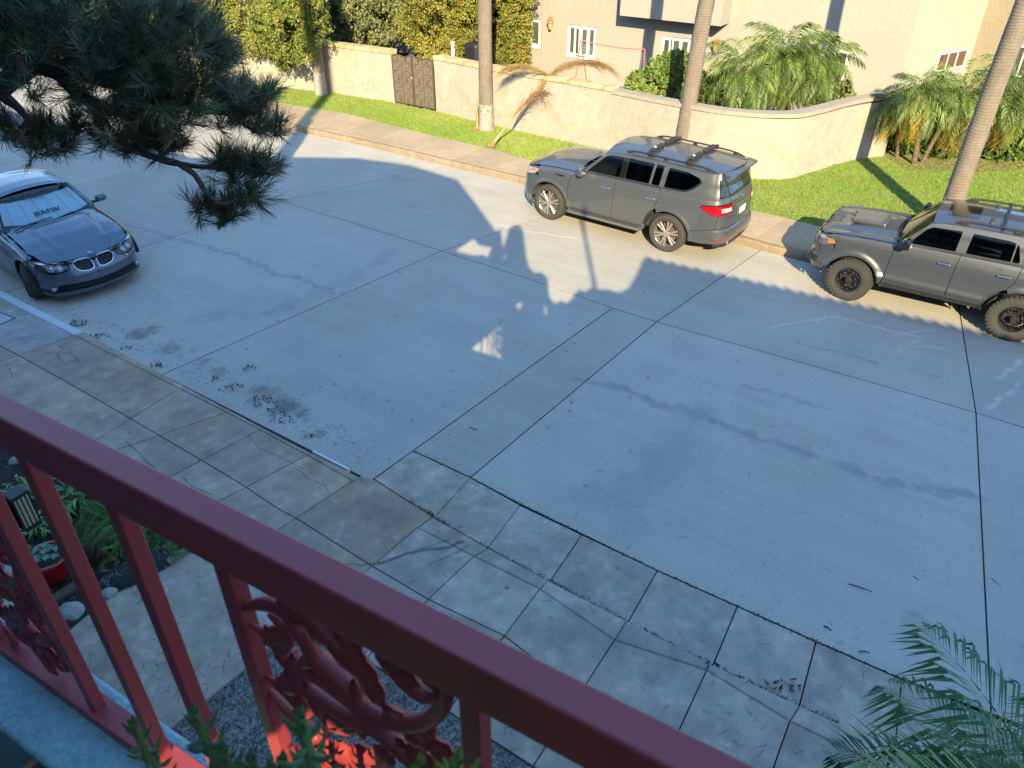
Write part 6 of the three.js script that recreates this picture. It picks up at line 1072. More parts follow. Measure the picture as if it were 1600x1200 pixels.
  both('nose_panel', panel(sk, [[0, .64], [0, .70], [.45, .705], [.62, .715], [X(.24), .735], [X(.24), .69], [X(.42), .70], [.62, .68], [.43, .64]], { o: -.004, gap: 0 }), paint, t);
  both('headlight', panel(sk, lamp, { o: -.004, gap: .002 }), P(.05, .055, .06, .12, { clearcoat: 1, clearcoatRoughness: .02 }), t, (a, b) => [a, b].forEach((m, i) => {
    const f = i ? mirrorGeo : g => g; for (const [s, y, r] of [[.56, .607, .05], [.70, .62, .052]]) { const ring = new THREE.TorusGeometry(r, .009, 8, 22); mesh('lamp_ring', f(onSkin(sk, ring, s, y, .004)), M(.3, .31, .33, .25, { metalness: .6 }), m); const c = new THREE.SphereGeometry(r * .8, 16, 10); c.scale(1, 1, .35); mesh('projector', f(onSkin(sk, c, s, y, -.002)), P(.35, .38, .42, .05, { metalness: .5, clearcoat: 1 }), m); }
    mesh('lamp_brow', f(panel(sk, [[.44, .64], [.44, .65], [.62, .69], [X(.42), .71], [X(.25), .70], [X(.27), .685], [X(.42), .69], [.62, .675]], { o: .004, gap: 0, edge: .01 })), lampSilver, m);
    mesh('indicator', f(panel(sk, roundPoly([[X(.36), .635], [X(.38), .68], [X(.27), .685], [X(.31), .655]], .01), { o: .003, gap: 0, edge: .006 })), P(.7, .5, .3, .15, { clearcoat: 1 }), m);
  }));
  both('lower_intake', panel(sk, [[0, .215], [0, .30], [.50, .33], [.60, .34], [.64, .30], [.60, .235]], { o: -.05, gap: -.01, edge: 0 }), M(.008, .008, .009, .8), t, (a, b) => [a, b].forEach((m, i) => { for (const y of [.245, .275]) { const g = panel(sk, [[0, y], [0, y + .01], [.56, y + .02], [.56, y + .01]], { o: -.03, gap: 0, edge: .02 }); mesh('intake_bar', i ? mirrorGeo(g) : g, blackTrim, m); } }));
  both('fog_lamp', panel(sk, roundPoly([[.68, .27], [.68, .325], [.80, .30], [.86, .245], [.80, .235]], .02), { o: -.01, gap: 0 }), P(.12, .125, .13, .1, { clearcoat: 1 }), t, (a, b) => [a, b].forEach((m, i) => { const c = new THREE.SphereGeometry(.035, 14, 10); c.scale(1, 1, .4); mesh('fog_lens', (i ? mirrorGeo : g => g)(onSkin(sk, c, .745, .278, .0)), P(.6, .62, .65, .05, { metalness: .4, clearcoat: 1 }), m); }));
  both('splitter', panel(sk, [[0, .165], [0, .21], [.60, .225], [.86, .22], [X(.40), .235], [X(.36), .21], [.86, .185], [.6, .17]], { o: .022, gap: 0, edge: .05 }), paint, t);
  mesh('bumper_core', bx(.4, .3, 1.2, .42, .34, 0, .05), darkIn, t);
  // hood with two creases, roundel
  const sF = X(.52), hoodF = a => sk.P(a * sF, lerp(.672, yT(.52), Math.pow(a, 1.5))), e1 = sk.P(X(-.82), yT(-.80)), hoodR = a => V(lerp(-.50, e1.x, Math.pow(a, 1.8)), lerp(.965, e1.y, a * a), a * e1.z), hoodS = u => { const s = lerp(X(-.82), sF, u), x = sk.at(s).x; return sk.P(s, yT(Math.max(x, -.80))); };
  const hood = sheet(hoodF, hoodR, hoodS, u => .055 * Math.sin(Math.PI * clamp(u * .84 + .12)), 40, 48, 0, 1, -1, 1, (u, a) => .016 * Math.exp(-Math.pow((a - lerp(.62, .42, u)) / .07, 2)) * sstep(.0, .2, u) * sstep(1.02, .85, u) - .012 * Math.exp(-Math.pow((a - lerp(.72, .5, u)) / .06, 2)) * sstep(0, .2, u) * sstep(1.02, .85, u));
  mesh('hood', hood, paint, t);
  { const at = hood.userData.at, p = at(.955, 0), q = at(.93, 0), d = p.clone().sub(q).normalize(), n = V(-d.y, d.x, 0), g = new THREE.CylinderGeometry(.041, .041, .006, 28), m4 = new THREE.Matrix4().makeBasis(d, n, V(0, 0, 1)).setPosition(p.clone().addScaledVector(n, .004)); g.applyMatrix4(m4); const em = mesh('roundel', g, M(.02, .02, .022, .3), t);
    const ring = new THREE.TorusGeometry(.041, .003, 6, 28); ring.rotateX(Math.PI / 2); ring.applyMatrix4(m4); mesh('roundel_ring', ring, chrome, em);
    for (let k = 0; k < 4; k++) { const c = new THREE.CylinderGeometry(.027, .027, .008, 8, 1, false, k * Math.PI / 2, Math.PI / 2); const g2 = merge([c]); g2.applyMatrix4(m4); mesh('roundel_quarter', g2, k % 2 ? M(.75, .76, .78, .3) : M(.03, .12, .42, .3), em); } }
  const ap0 = sk.P(X(-.84), .93), ap1 = sk.P(X(-1.26), 1.285), wsB = a => V(lerp(-.52, ap0.x, a * a), lerp(.945, ap0.y, a * a), a * ap0.z * .985), wsT = a => V(lerp(-1.18, ap1.x, a * a), lerp(1.345, ap1.y, a * a), a * ap1.z * .985), wS = u => wsT(1).lerp(wsB(1), u);
  const wcrown = u => .03 * Math.sin(Math.PI * u);
  const ws = sheet(wsB, wsT, wS, wcrown, 18, 28, .03, .98, -.95, .95); mesh('windscreen', ws, P(.75, .82, .85, .02, { transmission: 1, thickness: 0, ior: 1.5 }), t);
  for (const [a, b] of [[-1, -.94], [.94, 1]]) mesh('screen_pillar', sheet(wsB, wsT, wS, u => wcrown(u) + .003, 14, 4, 0, 1, a, b), paint, t);
  mesh('screen_border', sheet(wsB, wsT, wS, u => wcrown(u) - .004, 2, 28, .93, 1, -.95, .95), blackTrim, t); mesh('screen_border', sheet(wsB, wsT, wS, u => wcrown(u) - .004, 2, 28, .02, .10, -.95, .95), blackTrim, t);
  // the folded reflective sunshade, with its lettering
  const shade = M(.50, .60, .64, .45, { metalness: .15 }), drop = -.075; const fold = a => .012 * Math.abs(((a * 3.2 + .5) % 1) - .5);
  const sh = sheet(wsB, wsT, wS, u => wcrown(u) + drop, 16, 60, .14, .86, -.90, .90, (u, a) => fold(a) * 1.6); const shm = mesh('sunshade', sh, shade, t);
  for (const a of [-.75, -.45, -.15, .15, .45, .75]) mesh('fold_line', sheet(wsB, wsT, wS, u => wcrown(u) + drop + .006, 16, 1, .15, .85, a - .004, a + .004, (u, q) => fold(q) * 1.6), M(.15, .18, .2, .6), shm);
  mesh('sunshade_edge', [sheet(wsB, wsT, wS, u => wcrown(u) + drop + .005, 1, 30, .135, .15, -.9, .9, (u, q) => fold(q) * 1.6), sheet(wsB, wsT, wS, u => wcrown(u) + drop + .005, 1, 30, .85, .865, -.9, .9, (u, q) => fold(q) * 1.6)], M(.2, .24, .27, .6), shm);
  { const at = (u, tt) => { const p = sh.userData.at(u, tt); return p; }, c = at(.62, 0), uu = at(.52, 0).sub(at(.72, 0)).normalize(), rt = V(0, 0, -1), n = rt.clone().cross(uu).normalize(); if (n.y < 0) n.negate(); const rgt = uu.clone().cross(n); const g = words('BMW', .10, .004); g.scale(1.25, .8, 1); g.applyMatrix4(new THREE.Matrix4().makeBasis(rgt, uu, n).setPosition(c.addScaledVector(n, .018))); mesh('lettering', g, M(.02, .035, .05, .7), shm); }
  { const g = new RoundedBoxGeometry(.16, .04, .26, 3, .02), m = mesh('mirror_housing', g, M(.02, .02, .022, .5), t); m.position.set(-1.12, 1.255, 0); m.rotation.z = .55; }
  for (const [z, l] of [[.30, .62], [-.32, .62]]) { const p0 = V(-.56, .965, z + .3), p1 = V(-.62 - .03, .985, z - .35); mesh('wiper', tube([V(-.55, .955, z + .34), V(-.585, .985, z + .1), V(-.62, .992, z - .3)], .011, 10, 6), blackTrim, t); }
  mesh('cowl', sheet(a => wsB(a).add(V(.10, -.012, 0)), wsB, u => wsB(1).lerp(wsB(1).add(V(.10, -.012, 0)), u), u => -.004, 2, 24, 0, 1, -.97, .97), blackTrim, t);
  const rR = a => V(lerp(-2.46, -2.40, a * a), lerp(1.31, roofY(-2.4), a * a), a * sk.P(X(-2.4), roofY(-2.4)).z), rS = u => { const x = lerp(-2.4, -1.26, u); return sk.P(X(x), roofY(x)); };
  mesh('roof', sheet(wsT, rR, rS, u => .03, 30, 28), paint, t);
  const rg = a => V(lerp(-3.1, -2.95, a * a), .99, a * .66); mesh('rear_screen', sheet(rR, rg, u => rg(1).lerp(rR(1), u), u => .02, 12, 20), tint(.2, .22, .22), t);
  mesh('boot_lid', sheet(rg, a => sk.P(L - a * .6, .955), u => V(lerp(-3.72, -2.95, u), lerp(.955, .985, u), lerp(.6, .68, u)), u => .02, 12, 20), paint, t);
  mesh('underbody', [bx(4.0, .34, 1.2, -1.5, .42, 0, .05), bx(1.9, .4, 1.6, -1.42, .5, 0, .05), bx(1, .3, 1.5, -3.2, .5, 0, .05)], darkIn, t);
  mesh('cabin_floor', bx(2.2, .05, 1.5, -1.9, .7, 0), darkIn, t); mesh('dashboard', bx(.5, .2, 1.4, -.98, .86, 0, .07), darkIn, t); seats(t, [[-1.75, .40, .36, .5], [-1.75, .40, -.36, .5]]);
  for (const x of [0, WB]) for (const s of [1, -1]) { const g = archLiner(A + .01, .3); g.translate(x, R, s * .72); mesh('arch_liner', g, M(.012, .012, .012, .95), t); }
  for (const s of [1, -1]) mirrorPart(t, 'side_mirror', [-.92, 1.0, s * .965], .19, .125, .13, paint, chrome, s, .15);
  for (const [x, st] of [[0, -.42], [WB, 0]]) for (const s of [1, -1]) wheel(t, x, s * .765, R, .225, .22, 'plain', st, s);
}
// ---------------------------------------------------------------- balcony railing
const RO = -.395, R3 = (u, y, o = 0) => V(rDir.x * u + rN.x * (RO + o), y, rDir.z * u + rN.z * (RO + o));
const railUV = (px, py, o = 0) => { const p = onPlane(px, py, R3(0, 0, o), rN); return [p.dot(rDir), p.y]; };
const railMat = P(.29, .04, .042, .45, { clearcoat: .2, clearcoatRoughness: .3 });
const rail = thing('balcony_railing', 'coral red painted iron railing with scrollwork panels crossing the foreground', 'railing');
const alongRail = (len, h, d, u, y, o, r = .004) => { const g = new RoundedBoxGeometry(len, h, d, 3, r); planarUV(g, (x, yy, z) => [x + z, yy]); const p = R3(u, y, o); g.rotateY(-RA); g.translate(p.x, p.y, p.z); return g; };
mesh('top_rail', alongRail(7, .072, .040, -.5, 6.331, 0, .005), railMat, rail);
mesh('bottom_rail', alongRail(7, .03, .052, -.5, 5.487, 0, .004), railMat, rail);
for (const u of [-2.9, -2.69, -2.48, -2.27, -1.63, -1.268, -1.058, -.853, -.643, -.278, -.068, .142, .352, .99, 1.2, 1.41, 1.62]) mesh('baluster', alongRail(.0255, .80, .0255, u, 5.895, 0, .003), railMat, rail);
// cast panels: one casting of stems, leaves and curls, as drawn in the gap between two balusters
{
  const c3 = (...a) => a.map(([x, y]) => railUV(320 + x / 3.3333, 840 + y / 3.3333));
  const stems = [
    [c3([190, 375], [320, 345], [440, 390], [520, 520], [600, 650], [700, 750], [820, 870], [920, 930]), [.008, .010, .012, .010, .011, .012, .010, .008]],
    [c3([235, 450], [350, 520], [430, 610], [490, 670], [580, 715], [720, 800], [880, 915], [1010, 960], [1150, 955], [1235, 880], [1262, 790], [1235, 720]), [.007, .011, .012, .010, .010, .012, .012, .011, .011, .010, .009, .007]],
    [c3([520, 720], [560, 830], [650, 935], [760, 985], [860, 965], [920, 945]), [.007, .010, .012, .011, .009, .006]],
    [c3([930, 640], [1000, 700], [1080, 770], [1150, 820], [1220, 815], [1200, 770], [1140, 720], [1120, 680]), [.008, .010, .010, .009, .007, .006, .006, .004]],
    [c3([820, 960], [830, 1050]), [.009, .006]], [c3([1180, 955], [1182, 1080]), [.007, .005]],
    [c3([470, 330], [560, 390], [640, 470], [720, 560], [790, 640]), [.010, .013, .015, .012, .008]],
    [c3([560, 360], [640, 360], [690, 420], [650, 480], [600, 450]), [.006, .008, .009, .009, .006]],
    [c3([770, 440], [850, 520], [880, 600], [830, 640], [780, 600]), [.007, .009, .010, .009, .007]],
    [c3([330, 400], [400, 450], [430, 520], [400, 570], [350, 540]), [.006, .009, .010, .009, .006]]];
  const leaves = [c3([440, 290], [640, 560], [720, 540]), c3([760, 560], [830, 700], [930, 880]), c3([360, 560], [450, 650], [520, 720]), c3([370, 730], [440, 790], [530, 900]), c3([700, 470], [760, 560], [800, 660]), c3([900, 560], [990, 690], [1120, 780])];
  const lo = [c3([560, 1040], [640, 1070], [700, 1150]), c3([950, 1050], [1010, 1080], [1060, 1160]), c3([1180, 1070], [1240, 1110], [1290, 1180]), c3([760, 1140], [860, 1120], [940, 1190]), c3([700, 1060], [740, 1120], [800, 1200]), c3([1060, 1110], [1130, 1130], [1180, 1200])];
  const leafG = ([a, b, c], w, du, dy, fl) => {            // a ribbed, bulging leaf through three points
    const Q = [], n = 12, m = 6, f = p => [p[0] + du, dy + fl * p[1]], A = f(a), B = f(b), C = f(c); const at = (i, j, s) => { const t = i / n, x = (1 - t) ** 2 * A[0] + 2 * t * (1 - t) * B[0] + t * t * C[0], y = (1 - t) ** 2 * A[1] + 2 * t * (1 - t) * B[1] + t * t * C[1], dx = 2 * (1 - t) * (B[0] - A[0]) + 2 * t * (C[0] - B[0]), dyy = 2 * (1 - t) * (B[1] - A[1]) + 2 * t * (C[1] - B[1]), l = Math.hypot(dx, dyy) || 1, k = (j / m - .5) * 2, ww = w * Math.pow(Math.sin(Math.PI * (.06 + .9 * t)), .7) * (1 + .16 * Math.sin(t * 19)); return R3(x - dyy / l * k * ww, y + dx / l * k * ww, s * .011 * Math.pow(Math.max(0, 1 - k * k), .6) * (1 - .22 * Math.abs(Math.sin(k * 4))) * Math.min(1, 6 * t * (1 - t) + .15)); };
    for (const s of [1, -1]) for (let i = 0; i < n; i++) for (let j = 0; j < m; j++) { const a0 = at(i, j, s), b0 = at(i + 1, j, s), c0 = at(i, j + 1, s), d0 = at(i + 1, j + 1, s); for (const v of [a0, b0, c0, c0, b0, d0]) Q.push(v.x, v.y, v.z); }
    return mergeVertices(rawGeo(Q).deleteAttribute('normal').deleteAttribute('uv'), 1e-4);
  };
  const fix = g => { g.computeVertexNormals(); return g; };
  for (const du of [0, -.99]) {
    const pn = mesh('scroll_panel', alongRail(.36, .012, .018, -.46 + du, 6.284, 0, .003), railMat, rail);
    // the casting repeats down the panel, every other one upside down
    for (const [dy, fl] of [[0, 1], [12.235, -1], [-.325, 1], [11.91, -1], [-.65, 1]]) {
      const ok = p => { const y = dy + fl * p[1]; return y > 5.50 && y < 6.29; };
      for (const [pts, rad] of stems) if (pts.every(ok)) mesh('stem', limb(pts.map(([u, y]) => R3(u + du, dy + fl * y, 0)), [.0025, ...rad.map(r => r * 1.12), .0025], 9, 6), railMat, pn);
      for (const l of leaves) if (l.every(ok)) mesh('leaf', fix(leafG(l, .021, du, dy, fl)), railMat, pn);
      for (const l of lo) if (l.every(ok)) mesh('leaf', fix(leafG(l, .023, du, dy, fl)), railMat, pn);
    }
  }
}
// ---- the balcony's low stucco wall and floor, and the corner of the house below
{
  const own = scene.getObjectByName('stucco_house_001') || scene.children.find(o => o.userData.label?.startsWith('teal stucco house'));
  const teal = new THREE.MeshStandardMaterial({ map: rep(texture(512, (u, v) => { const a = pfbm(u, v, 8, 4, 311), b = pfbm(u, v, 40, 3, 312); return scl(mix3([.21, .36, .38], [.29, .43, .43], a), .75 + .5 * b); }), 2.2), bumpMap: rep(texture(512, (u, v) => pfbm(u, v, 26, 4, 313), true), 3), bumpScale: .006, roughness: .9, side: THREE.DoubleSide });
  const oIn = G(0, 1140, 5.465).dot(rN) - RO, w = oIn + .055;
  const g = alongRail(8, .5, w, -.9, 5.222, (oIn - .055) / 2, .012); mesh('parapet', planarUV(g, (x, y, z) => [x * rDir.x + z * rDir.z + y * .3, x * rN.x + z * rN.z + y]), teal, own);
  mesh('balcony_floor', alongRail(8, .15, .85, -.9, 5.02, oIn + .42, .01), M(.10, .11, .11, .9), own);
  const c = G(108, 986, .1), pale = new THREE.MeshStandardMaterial({ map: rep(texture(256, (u, v) => scl([.40, .55, .47], .8 + .4 * pfbm(u, v, 30, 3, 315))), 2), bumpMap: rep(stuccoBump, 2), bumpScale: .004, roughness: .9, side: THREE.DoubleSide });
  const b = bx(2.2, 5.2, 1.0, -1.1, 2.6, .5, .02); planarUV(b, (x, y, z) => [x + z, y]); b.rotateY(-RA); b.translate(c.x, .0, c.z); mesh('wall_corner', b, pale, own);
  // lantern at the corner
  const e1 = onPlane(24, 800, c, rN), lt = thing('wall_lamp', 'black box lantern with pale panes at the corner of the teal wall', 'lamp', [e1.x, e1.y, e1.z], -RA), k = M(.012, .012, .014, .4);
  mesh('lamp_body', bx(.16, .035, .17, .02, .20, -.06, .008), k, lt); mesh('lamp_base', bx(.15, .03, .16, .02, -.20, -.06, .006), k, lt); mesh('back_plate', bx(.03, .38, .15, -.05, 0, -.06, .004), k, lt);
  for (const z of [-.135, .015]) for (const x of [-.045, .085]) mesh('corner_post', bx(.014, .37, .014, x, 0, z, .003), k, lt);
  mesh('pane', bx(.006, .34, .13, .083, 0, -.06), M(.42, .35, .22, .5), lt); for (const z of [-.1, -.06, -.02]) mesh('glazing_bar', bx(.01, .35, .009, .09, 0, z, .002), k, lt); mesh('pane', bx(.12, .34, .006, .02, 0, -.137), M(.42, .35, .22, .5), lt);
  const hk = onPlane(45, 858, c, rN), h = thing('wall_fitting', 'small dark round fitting on the pale teal wall below the lantern', 'fitting', [hk.x, hk.y, hk.z], -RA); mesh('cup', (() => { const q = new THREE.SphereGeometry(.045, 14, 10); q.scale(.8, 1, .8); return q; })(), M(.03, .04, .045, .5), h); mesh('stalk', bx(.03, .03, .08, 0, 0, .03, .01), M(.03, .04, .045, .5), h);
}
// ---- succulents standing in a planter just inside the railing, rising from below the picture
{
  const leafM = [P(.075, .17, .06, .45, { clearcoat: .2 }), P(.055, .13, .07, .45, { clearcoat: .2 }), P(.15, .24, .04, .45, { clearcoat: .2 })], po = .17;
  const pts = [[208, 1128, .34, 0], [302, 1112, .36, 1], [348, 1172, .3, 1], [392, 1184, .3, 0], [468, 1118, .36, 0], [440, 1186, .3, 1], [655, 1196, .3, 2], [712, 1188, .3, 2], [560, 1212, .3, 0], [610, 1215, .3, 1], [260, 1215, .3, 1], [520, 1222, .3, 0], [690, 1225, .3, 1]];
  const pot = thing('planter_box', 'planter of upright green succulents inside the railing, mostly below the picture', 'planter');
  const c0 = R3(-.70, 5.38, po), tr = bx(1.25, .14, .16, 0, 0, 0, .01); tr.rotateY(-RA); tr.translate(c0.x, c0.y, c0.z); mesh('box', tr, M(.28, .10, .05, .85), pot);
  const soil = bx(1.2, .01, .14, 0, .068, 0); soil.rotateY(-RA); soil.translate(c0.x, c0.y, c0.z); mesh('soil', soil, soilMat, pot);
  pts.forEach(([x, y, L, mk]) => {
    const [u, yy] = railUV(x, y, po), top = R3(u, yy, po), base = R3(clamp(u, -1.3, -.1), 5.44, po); const st = [base, base.clone().lerp(top, .5).add(V(rr(-.01, .01), 0, rr(-.01, .01))), top];
    const sp = mesh('succulent', limb(st, [.006, .006, .005], 7, 6), M(.12, .2, .06, .6), pot), cv = new THREE.CatmullRomCurve3(st), len = base.distanceTo(top), n = Math.min(44, Math.floor(len / .0062));
    for (let i = 0; i < n; i++) {
      const f = i / n, p = cv.getPoint(1 - f * Math.min(1, .30 / len)), az = i * 2.39996, l = lerp(.010, .023, sstep(0, .15, f)) * rr(.85, 1.15), lift = lerp(1.25, -.05, sstep(0, .2, f)), d = V(Math.cos(az) * Math.cos(lift), Math.sin(lift), Math.sin(az) * Math.cos(lift)), tip = p.clone().addScaledVector(d, l).add(V(0, l * .5, 0)), mid = p.clone().addScaledVector(d, l * .55);
      mesh('leaf', limb([p, mid, tip], [.0022, .0032, .0030, .0008], 7, 3), leafM[mk === 2 ? 2 : (i % 5 === 0 || f < .12 ? 0 : mk)], sp);
    }
  });
}
// ---------------------------------------------------------------- front garden
{
  const bedPts = [[-140, 620], [20, 668], [120, 735], [250, 815], [312, 852], [240, 893], [165, 936], [107, 985], [-60, 1100], [-300, 900]].map(p => G(p[0], p[1], .11));
  structure('garden_bed', slabGeo(bedPts, 0, .3, 0), new THREE.MeshStandardMaterial({ map: rep(texture(512, (u, v) => { const a = pfbm(u, v, 40, 3, 321), b = pfbm(u, v, 6, 3, 322); return scl([.055, .042, .032], .25 + 1.5 * a * (.5 + b)); }), .8), bumpMap: rep(grainBump, 3), bumpScale: .05, roughness: 1, side: THREE.DoubleSide }));
  // coarse bark bits
  const bit = rawGeo([-.02, 0, 0, .02, .004, .004, 0, .012, .014, .02, .004, .004, 0, 0, -.012, 0, .012, .014]), bits = new THREE.InstancedMesh(bit, new THREE.MeshStandardMaterial({ color: 0xffffff, roughness: 1, side: THREE.DoubleSide }), 2600), m = new THREE.Matrix4(), q = new THREE.Quaternion(), e = new THREE.Euler(), c = new THREE.Color();
  for (let i = 0; i < 2600; i++) { const a = rnd(), b = rnd(), p = G(lerp(-20, 300, a), lerp(660, 985, b), .115); const inside = p.x > -9; e.set(rr(-.4, .4), rr(0, 6.3), rr(-.4, .4)); q.setFromEuler(e); const px = lerp(-20, 300, a), py = lerp(660, 985, b), ok = py > 660 + px * .56 && py < 1035 - px * .58; m.compose(ok ? p : G(40, 720, .1), q, V(1, 1, 1).multiplyScalar(rr(.5, 1.5))); bits.setMatrixAt(i, m); const k = rr(.03, .13); c.setRGB(k * 1.2, k * .9, k * .7); bits.setColorAt(i, c); }
  bits.name = 'bark_mulch'; bits.castShadow = bits.receiveShadow = true; tag(bits, 'dark brown bark mulch covering the garden bed under the railing', 'mulch', null, 'stuff'); scene.add(bits);
  // strap-leaved plants
  const strap = (L, w, bend) => { const Q = [], n = 6; let p = V(0, 0, 0), a = 1.25; const pts = [p]; for (let i = 0; i < n; i++) { a -= bend / n * (1 + i * .25); p = p.clone().add(V(0, Math.sin(a) * L / n, Math.cos(a) * L / n)); pts.push(p); } for (let i = 0; i < n; i++) { const w0 = w * Math.sin(Math.PI * (.12 + .8 * i / n)), w1 = i === n - 1 ? .0005 : w * Math.sin(Math.PI * (.12 + .8 * (i + 1) / n)), A = pts[i], B = pts[i + 1], f = -w * .25; Q.push(-w0, A.y, A.z, 0, A.y + f, A.z, -w1, B.y, B.z, 0, A.y + f, A.z, 0, B.y + f, B.z, -w1, B.y, B.z, 0, A.y + f, A.z, w0, A.y, A.z, 0, B.y + f, B.z, w0, A.y, A.z, w1, B.y, B.z, 0, B.y + f, B.z); } return mergeVertices(rawGeo(Q).deleteAttribute('normal').deleteAttribute('uv'), 1e-5); };
  const straps = [.9, 1.3, 1.7, 2.1].map((b, i) => { const g = strap(.34, .017, b); g.computeVertexNormals(); return g; }), stG = [M(.07, .17, .03, .45), M(.11, .22, .05, .45), M(.05, .125, .03, .45), M(.17, .26, .07, .5)];
  const strapPlant = (px, py, n, s, label) => { const p = G(px, py, .12), t = thing('strap_leaf_plant', label, 'plant', [p.x, .12, p.z]); for (let i = 0; i < n; i++) { const g = straps[Math.min(3, Math.floor(i / n * 4 + rr(0, .8)))], o = mesh('leaf', g, stG[(i * 7 + 3) % 4], t); o.position.set(rr(-.14, .14) * s, .02, rr(-.14, .14) * s); o.rotation.set(rr(-.25, .25), rr(0, 6.28), rr(-.25, .25)); const k = s * rr(.8, 1.25); o.scale.set(k, k, k); } mesh('crown_base', (() => { const g = new THREE.IcosahedronGeometry(.12 * s, 1); g.scale(1, .5, 1); return g; })(), stG[2], t); };
  strapPlant(112, 785, 90, 1.25, 'large bright strap-leaved plant in the bed, right of the first baluster'); strapPlant(45, 770, 60, 1.05, 'strap-leaved plant beside the lantern, left of the first baluster'); strapPlant(58, 828, 50, .85, 'small strap-leaved plant in front of the red pot'); strapPlant(140, 745, 34, .8, 'small strap-leaved plant half hidden under the top rail');
  // feathery green ferns: plumes of short needles
  const plume = (() => { const Q = []; for (let i = 0; i < 60; i++) { const f = i / 60, y = f * .32, z = f * f * .14, a = i * 2.4, l = .045 * (1 - f * .6), w = .0035; Q.push(-w, y, z, w, y, z, Math.cos(a) * l, y + l * .5, z + Math.sin(a) * l); } return rawGeo(Q); })();
  const fernM = [M(.045, .14, .02, .6), M(.08, .20, .03, .6), M(.12, .22, .03, .6)];
  const fern = (px, py, n, sx, label, s = 1) => { const p = G(px, py, .12), t = thing('foxtail_fern', label, 'fern', [p.x, .12, p.z]); for (let i = 0; i < n; i++) { const o = mesh('plume', plume, fernM[i % 3], t), a = rr(0, 6.28), r = Math.sqrt(rnd()) * sx; o.position.set(Math.cos(a) * r, 0, Math.sin(a) * r); o.rotation.order = 'YXZ'; o.rotation.set(rr(.1, .9), a + rr(-.6, .6), 0); const k = s * rr(.7, 1.2); o.scale.set(k * 1.2, k, k * 1.2); } mesh('root_crown', (() => { const g = new THREE.IcosahedronGeometry(sx * .25, 1); g.scale(1, .2, 1); return g; })(), barkMat, t); };
  fern(172, 830, 190, .44, 'wide bright green feathery fern left of the second baluster'); fern(225, 822, 110, .32, 'bright green feathery fern right of the second baluster', .95); fern(262, 852, 80, .28, 'low dark green fern nearest the walkway', .7); fern(175, 872, 50, .27, 'small dull green fern above the flat rock', .5); fern(165, 768, 24, .2, 'yellow-green fern tuft under the top rail', .8);
  // dry reddish stems
  { const p = G(142, 880, .12), t = thing('dry_plant', 'clump of dry reddish brown stems between the pot and the fern', 'plant', [p.x, .12, p.z]); for (let i = 0; i < 110; i++) { const a = rr(0, 6.28), r = rr(0, .22), l = rr(.12, .3); mesh('stem', limb([V(Math.cos(a) * r * .4, 0, Math.sin(a) * r * .4), V(Math.cos(a) * r, l * .7, Math.sin(a) * r), V(Math.cos(a) * r * 1.5, l, Math.sin(a) * r * 1.5)], [.006, .005, .002], 4, 2), [M(.10, .05, .035, .9), M(.16, .09, .055, .9), M(.06, .035, .025, .9)][i % 3], t); } }
  // red pot with a rosette succulent
  { const p = G(88, 902, .12), t = thing('red_pot', 'glazed red pot holding a blue-green rosette succulent in the bed', 'plant pot', [p.x, .12, p.z]);
    const l = new THREE.LatheGeometry([[0, .0], [.14, 0], [.15, .02], [.19, .2], [.215, .32], [.235, .325], [.235, .36], [.205, .36], [.20, .31], [0, .3]].map(q => new THREE.Vector2(...q)), 40); mesh('pot', l, P(.30, .008, .012, .3, { clearcoat: .6, clearcoatRoughness: .2 }), t); mesh('soil', (() => { const g = new THREE.CylinderGeometry(.2, .2, .02, 24); g.translate(0, .31, 0); return g; })(), soilMat, t);
    const lg = [M(.13, .22, .17, .6), M(.19, .28, .22, .6)]; for (let k = 0; k < 9; k++) { const a = k * 2.4, r = k ? .05 + .1 * Math.sqrt(k / 9) : 0, ros = mesh('rosette', (() => { const g = new THREE.SphereGeometry(.02, 8, 6); return g; })(), lg[0], t); ros.position.set(Math.cos(a) * r, .37 + rr(0, .05), Math.sin(a) * r); for (let i = 0; i < 14; i++) { const b = i * 2.4, f = i / 14, L = .03 + .035 * f, up = 1.1 - f * .9; const lf = mesh('leaf', limb([V(0, 0, 0), V(Math.cos(b) * L * .6, Math.sin(up) * L * .5, Math.sin(b) * L * .6), V(Math.cos(b) * L, Math.sin(up) * L, Math.sin(b) * L)], [.007, .013, .011, .002], 6, 3), lg[i % 2], ros); lf.scale.y = .8; } } }
  // rocks, slab, edging
  const rock = (px, py, sx, sy, sz, mt, label, turn = 0, nm = 'garden_rock', h0 = .1, nd = 3) => { const p = G(px, py, h0), t = thing(nm, label, 'rock', [p.x, h0, p.z], turn); const g = mergeVertices(new THREE.IcosahedronGeometry(1, nd).deleteAttribute('normal').deleteAttribute('uv')), q = g.attributes.position; for (let i = 0; i < q.count; i++) { const v = V(q.getX(i), q.getY(i), q.getZ(i)), k = .72 + .55 * fbm(v.x * 1.3 + px, v.y * 1.3 + v.z * 1.7 + py, 3, 331) + .10 * (fbm(v.x * 6 + px, v.z * 6 + v.y * 3, 2, 333) - .5); q.setXYZ(i, v.x * k * sx, Math.max(-.1, v.y) * k * sy, v.z * k * sz); } g.computeVertexNormals(); planarUV(g, (x, y, z) => [x + y, z]); mesh('stone', g, mt, t); return t; };
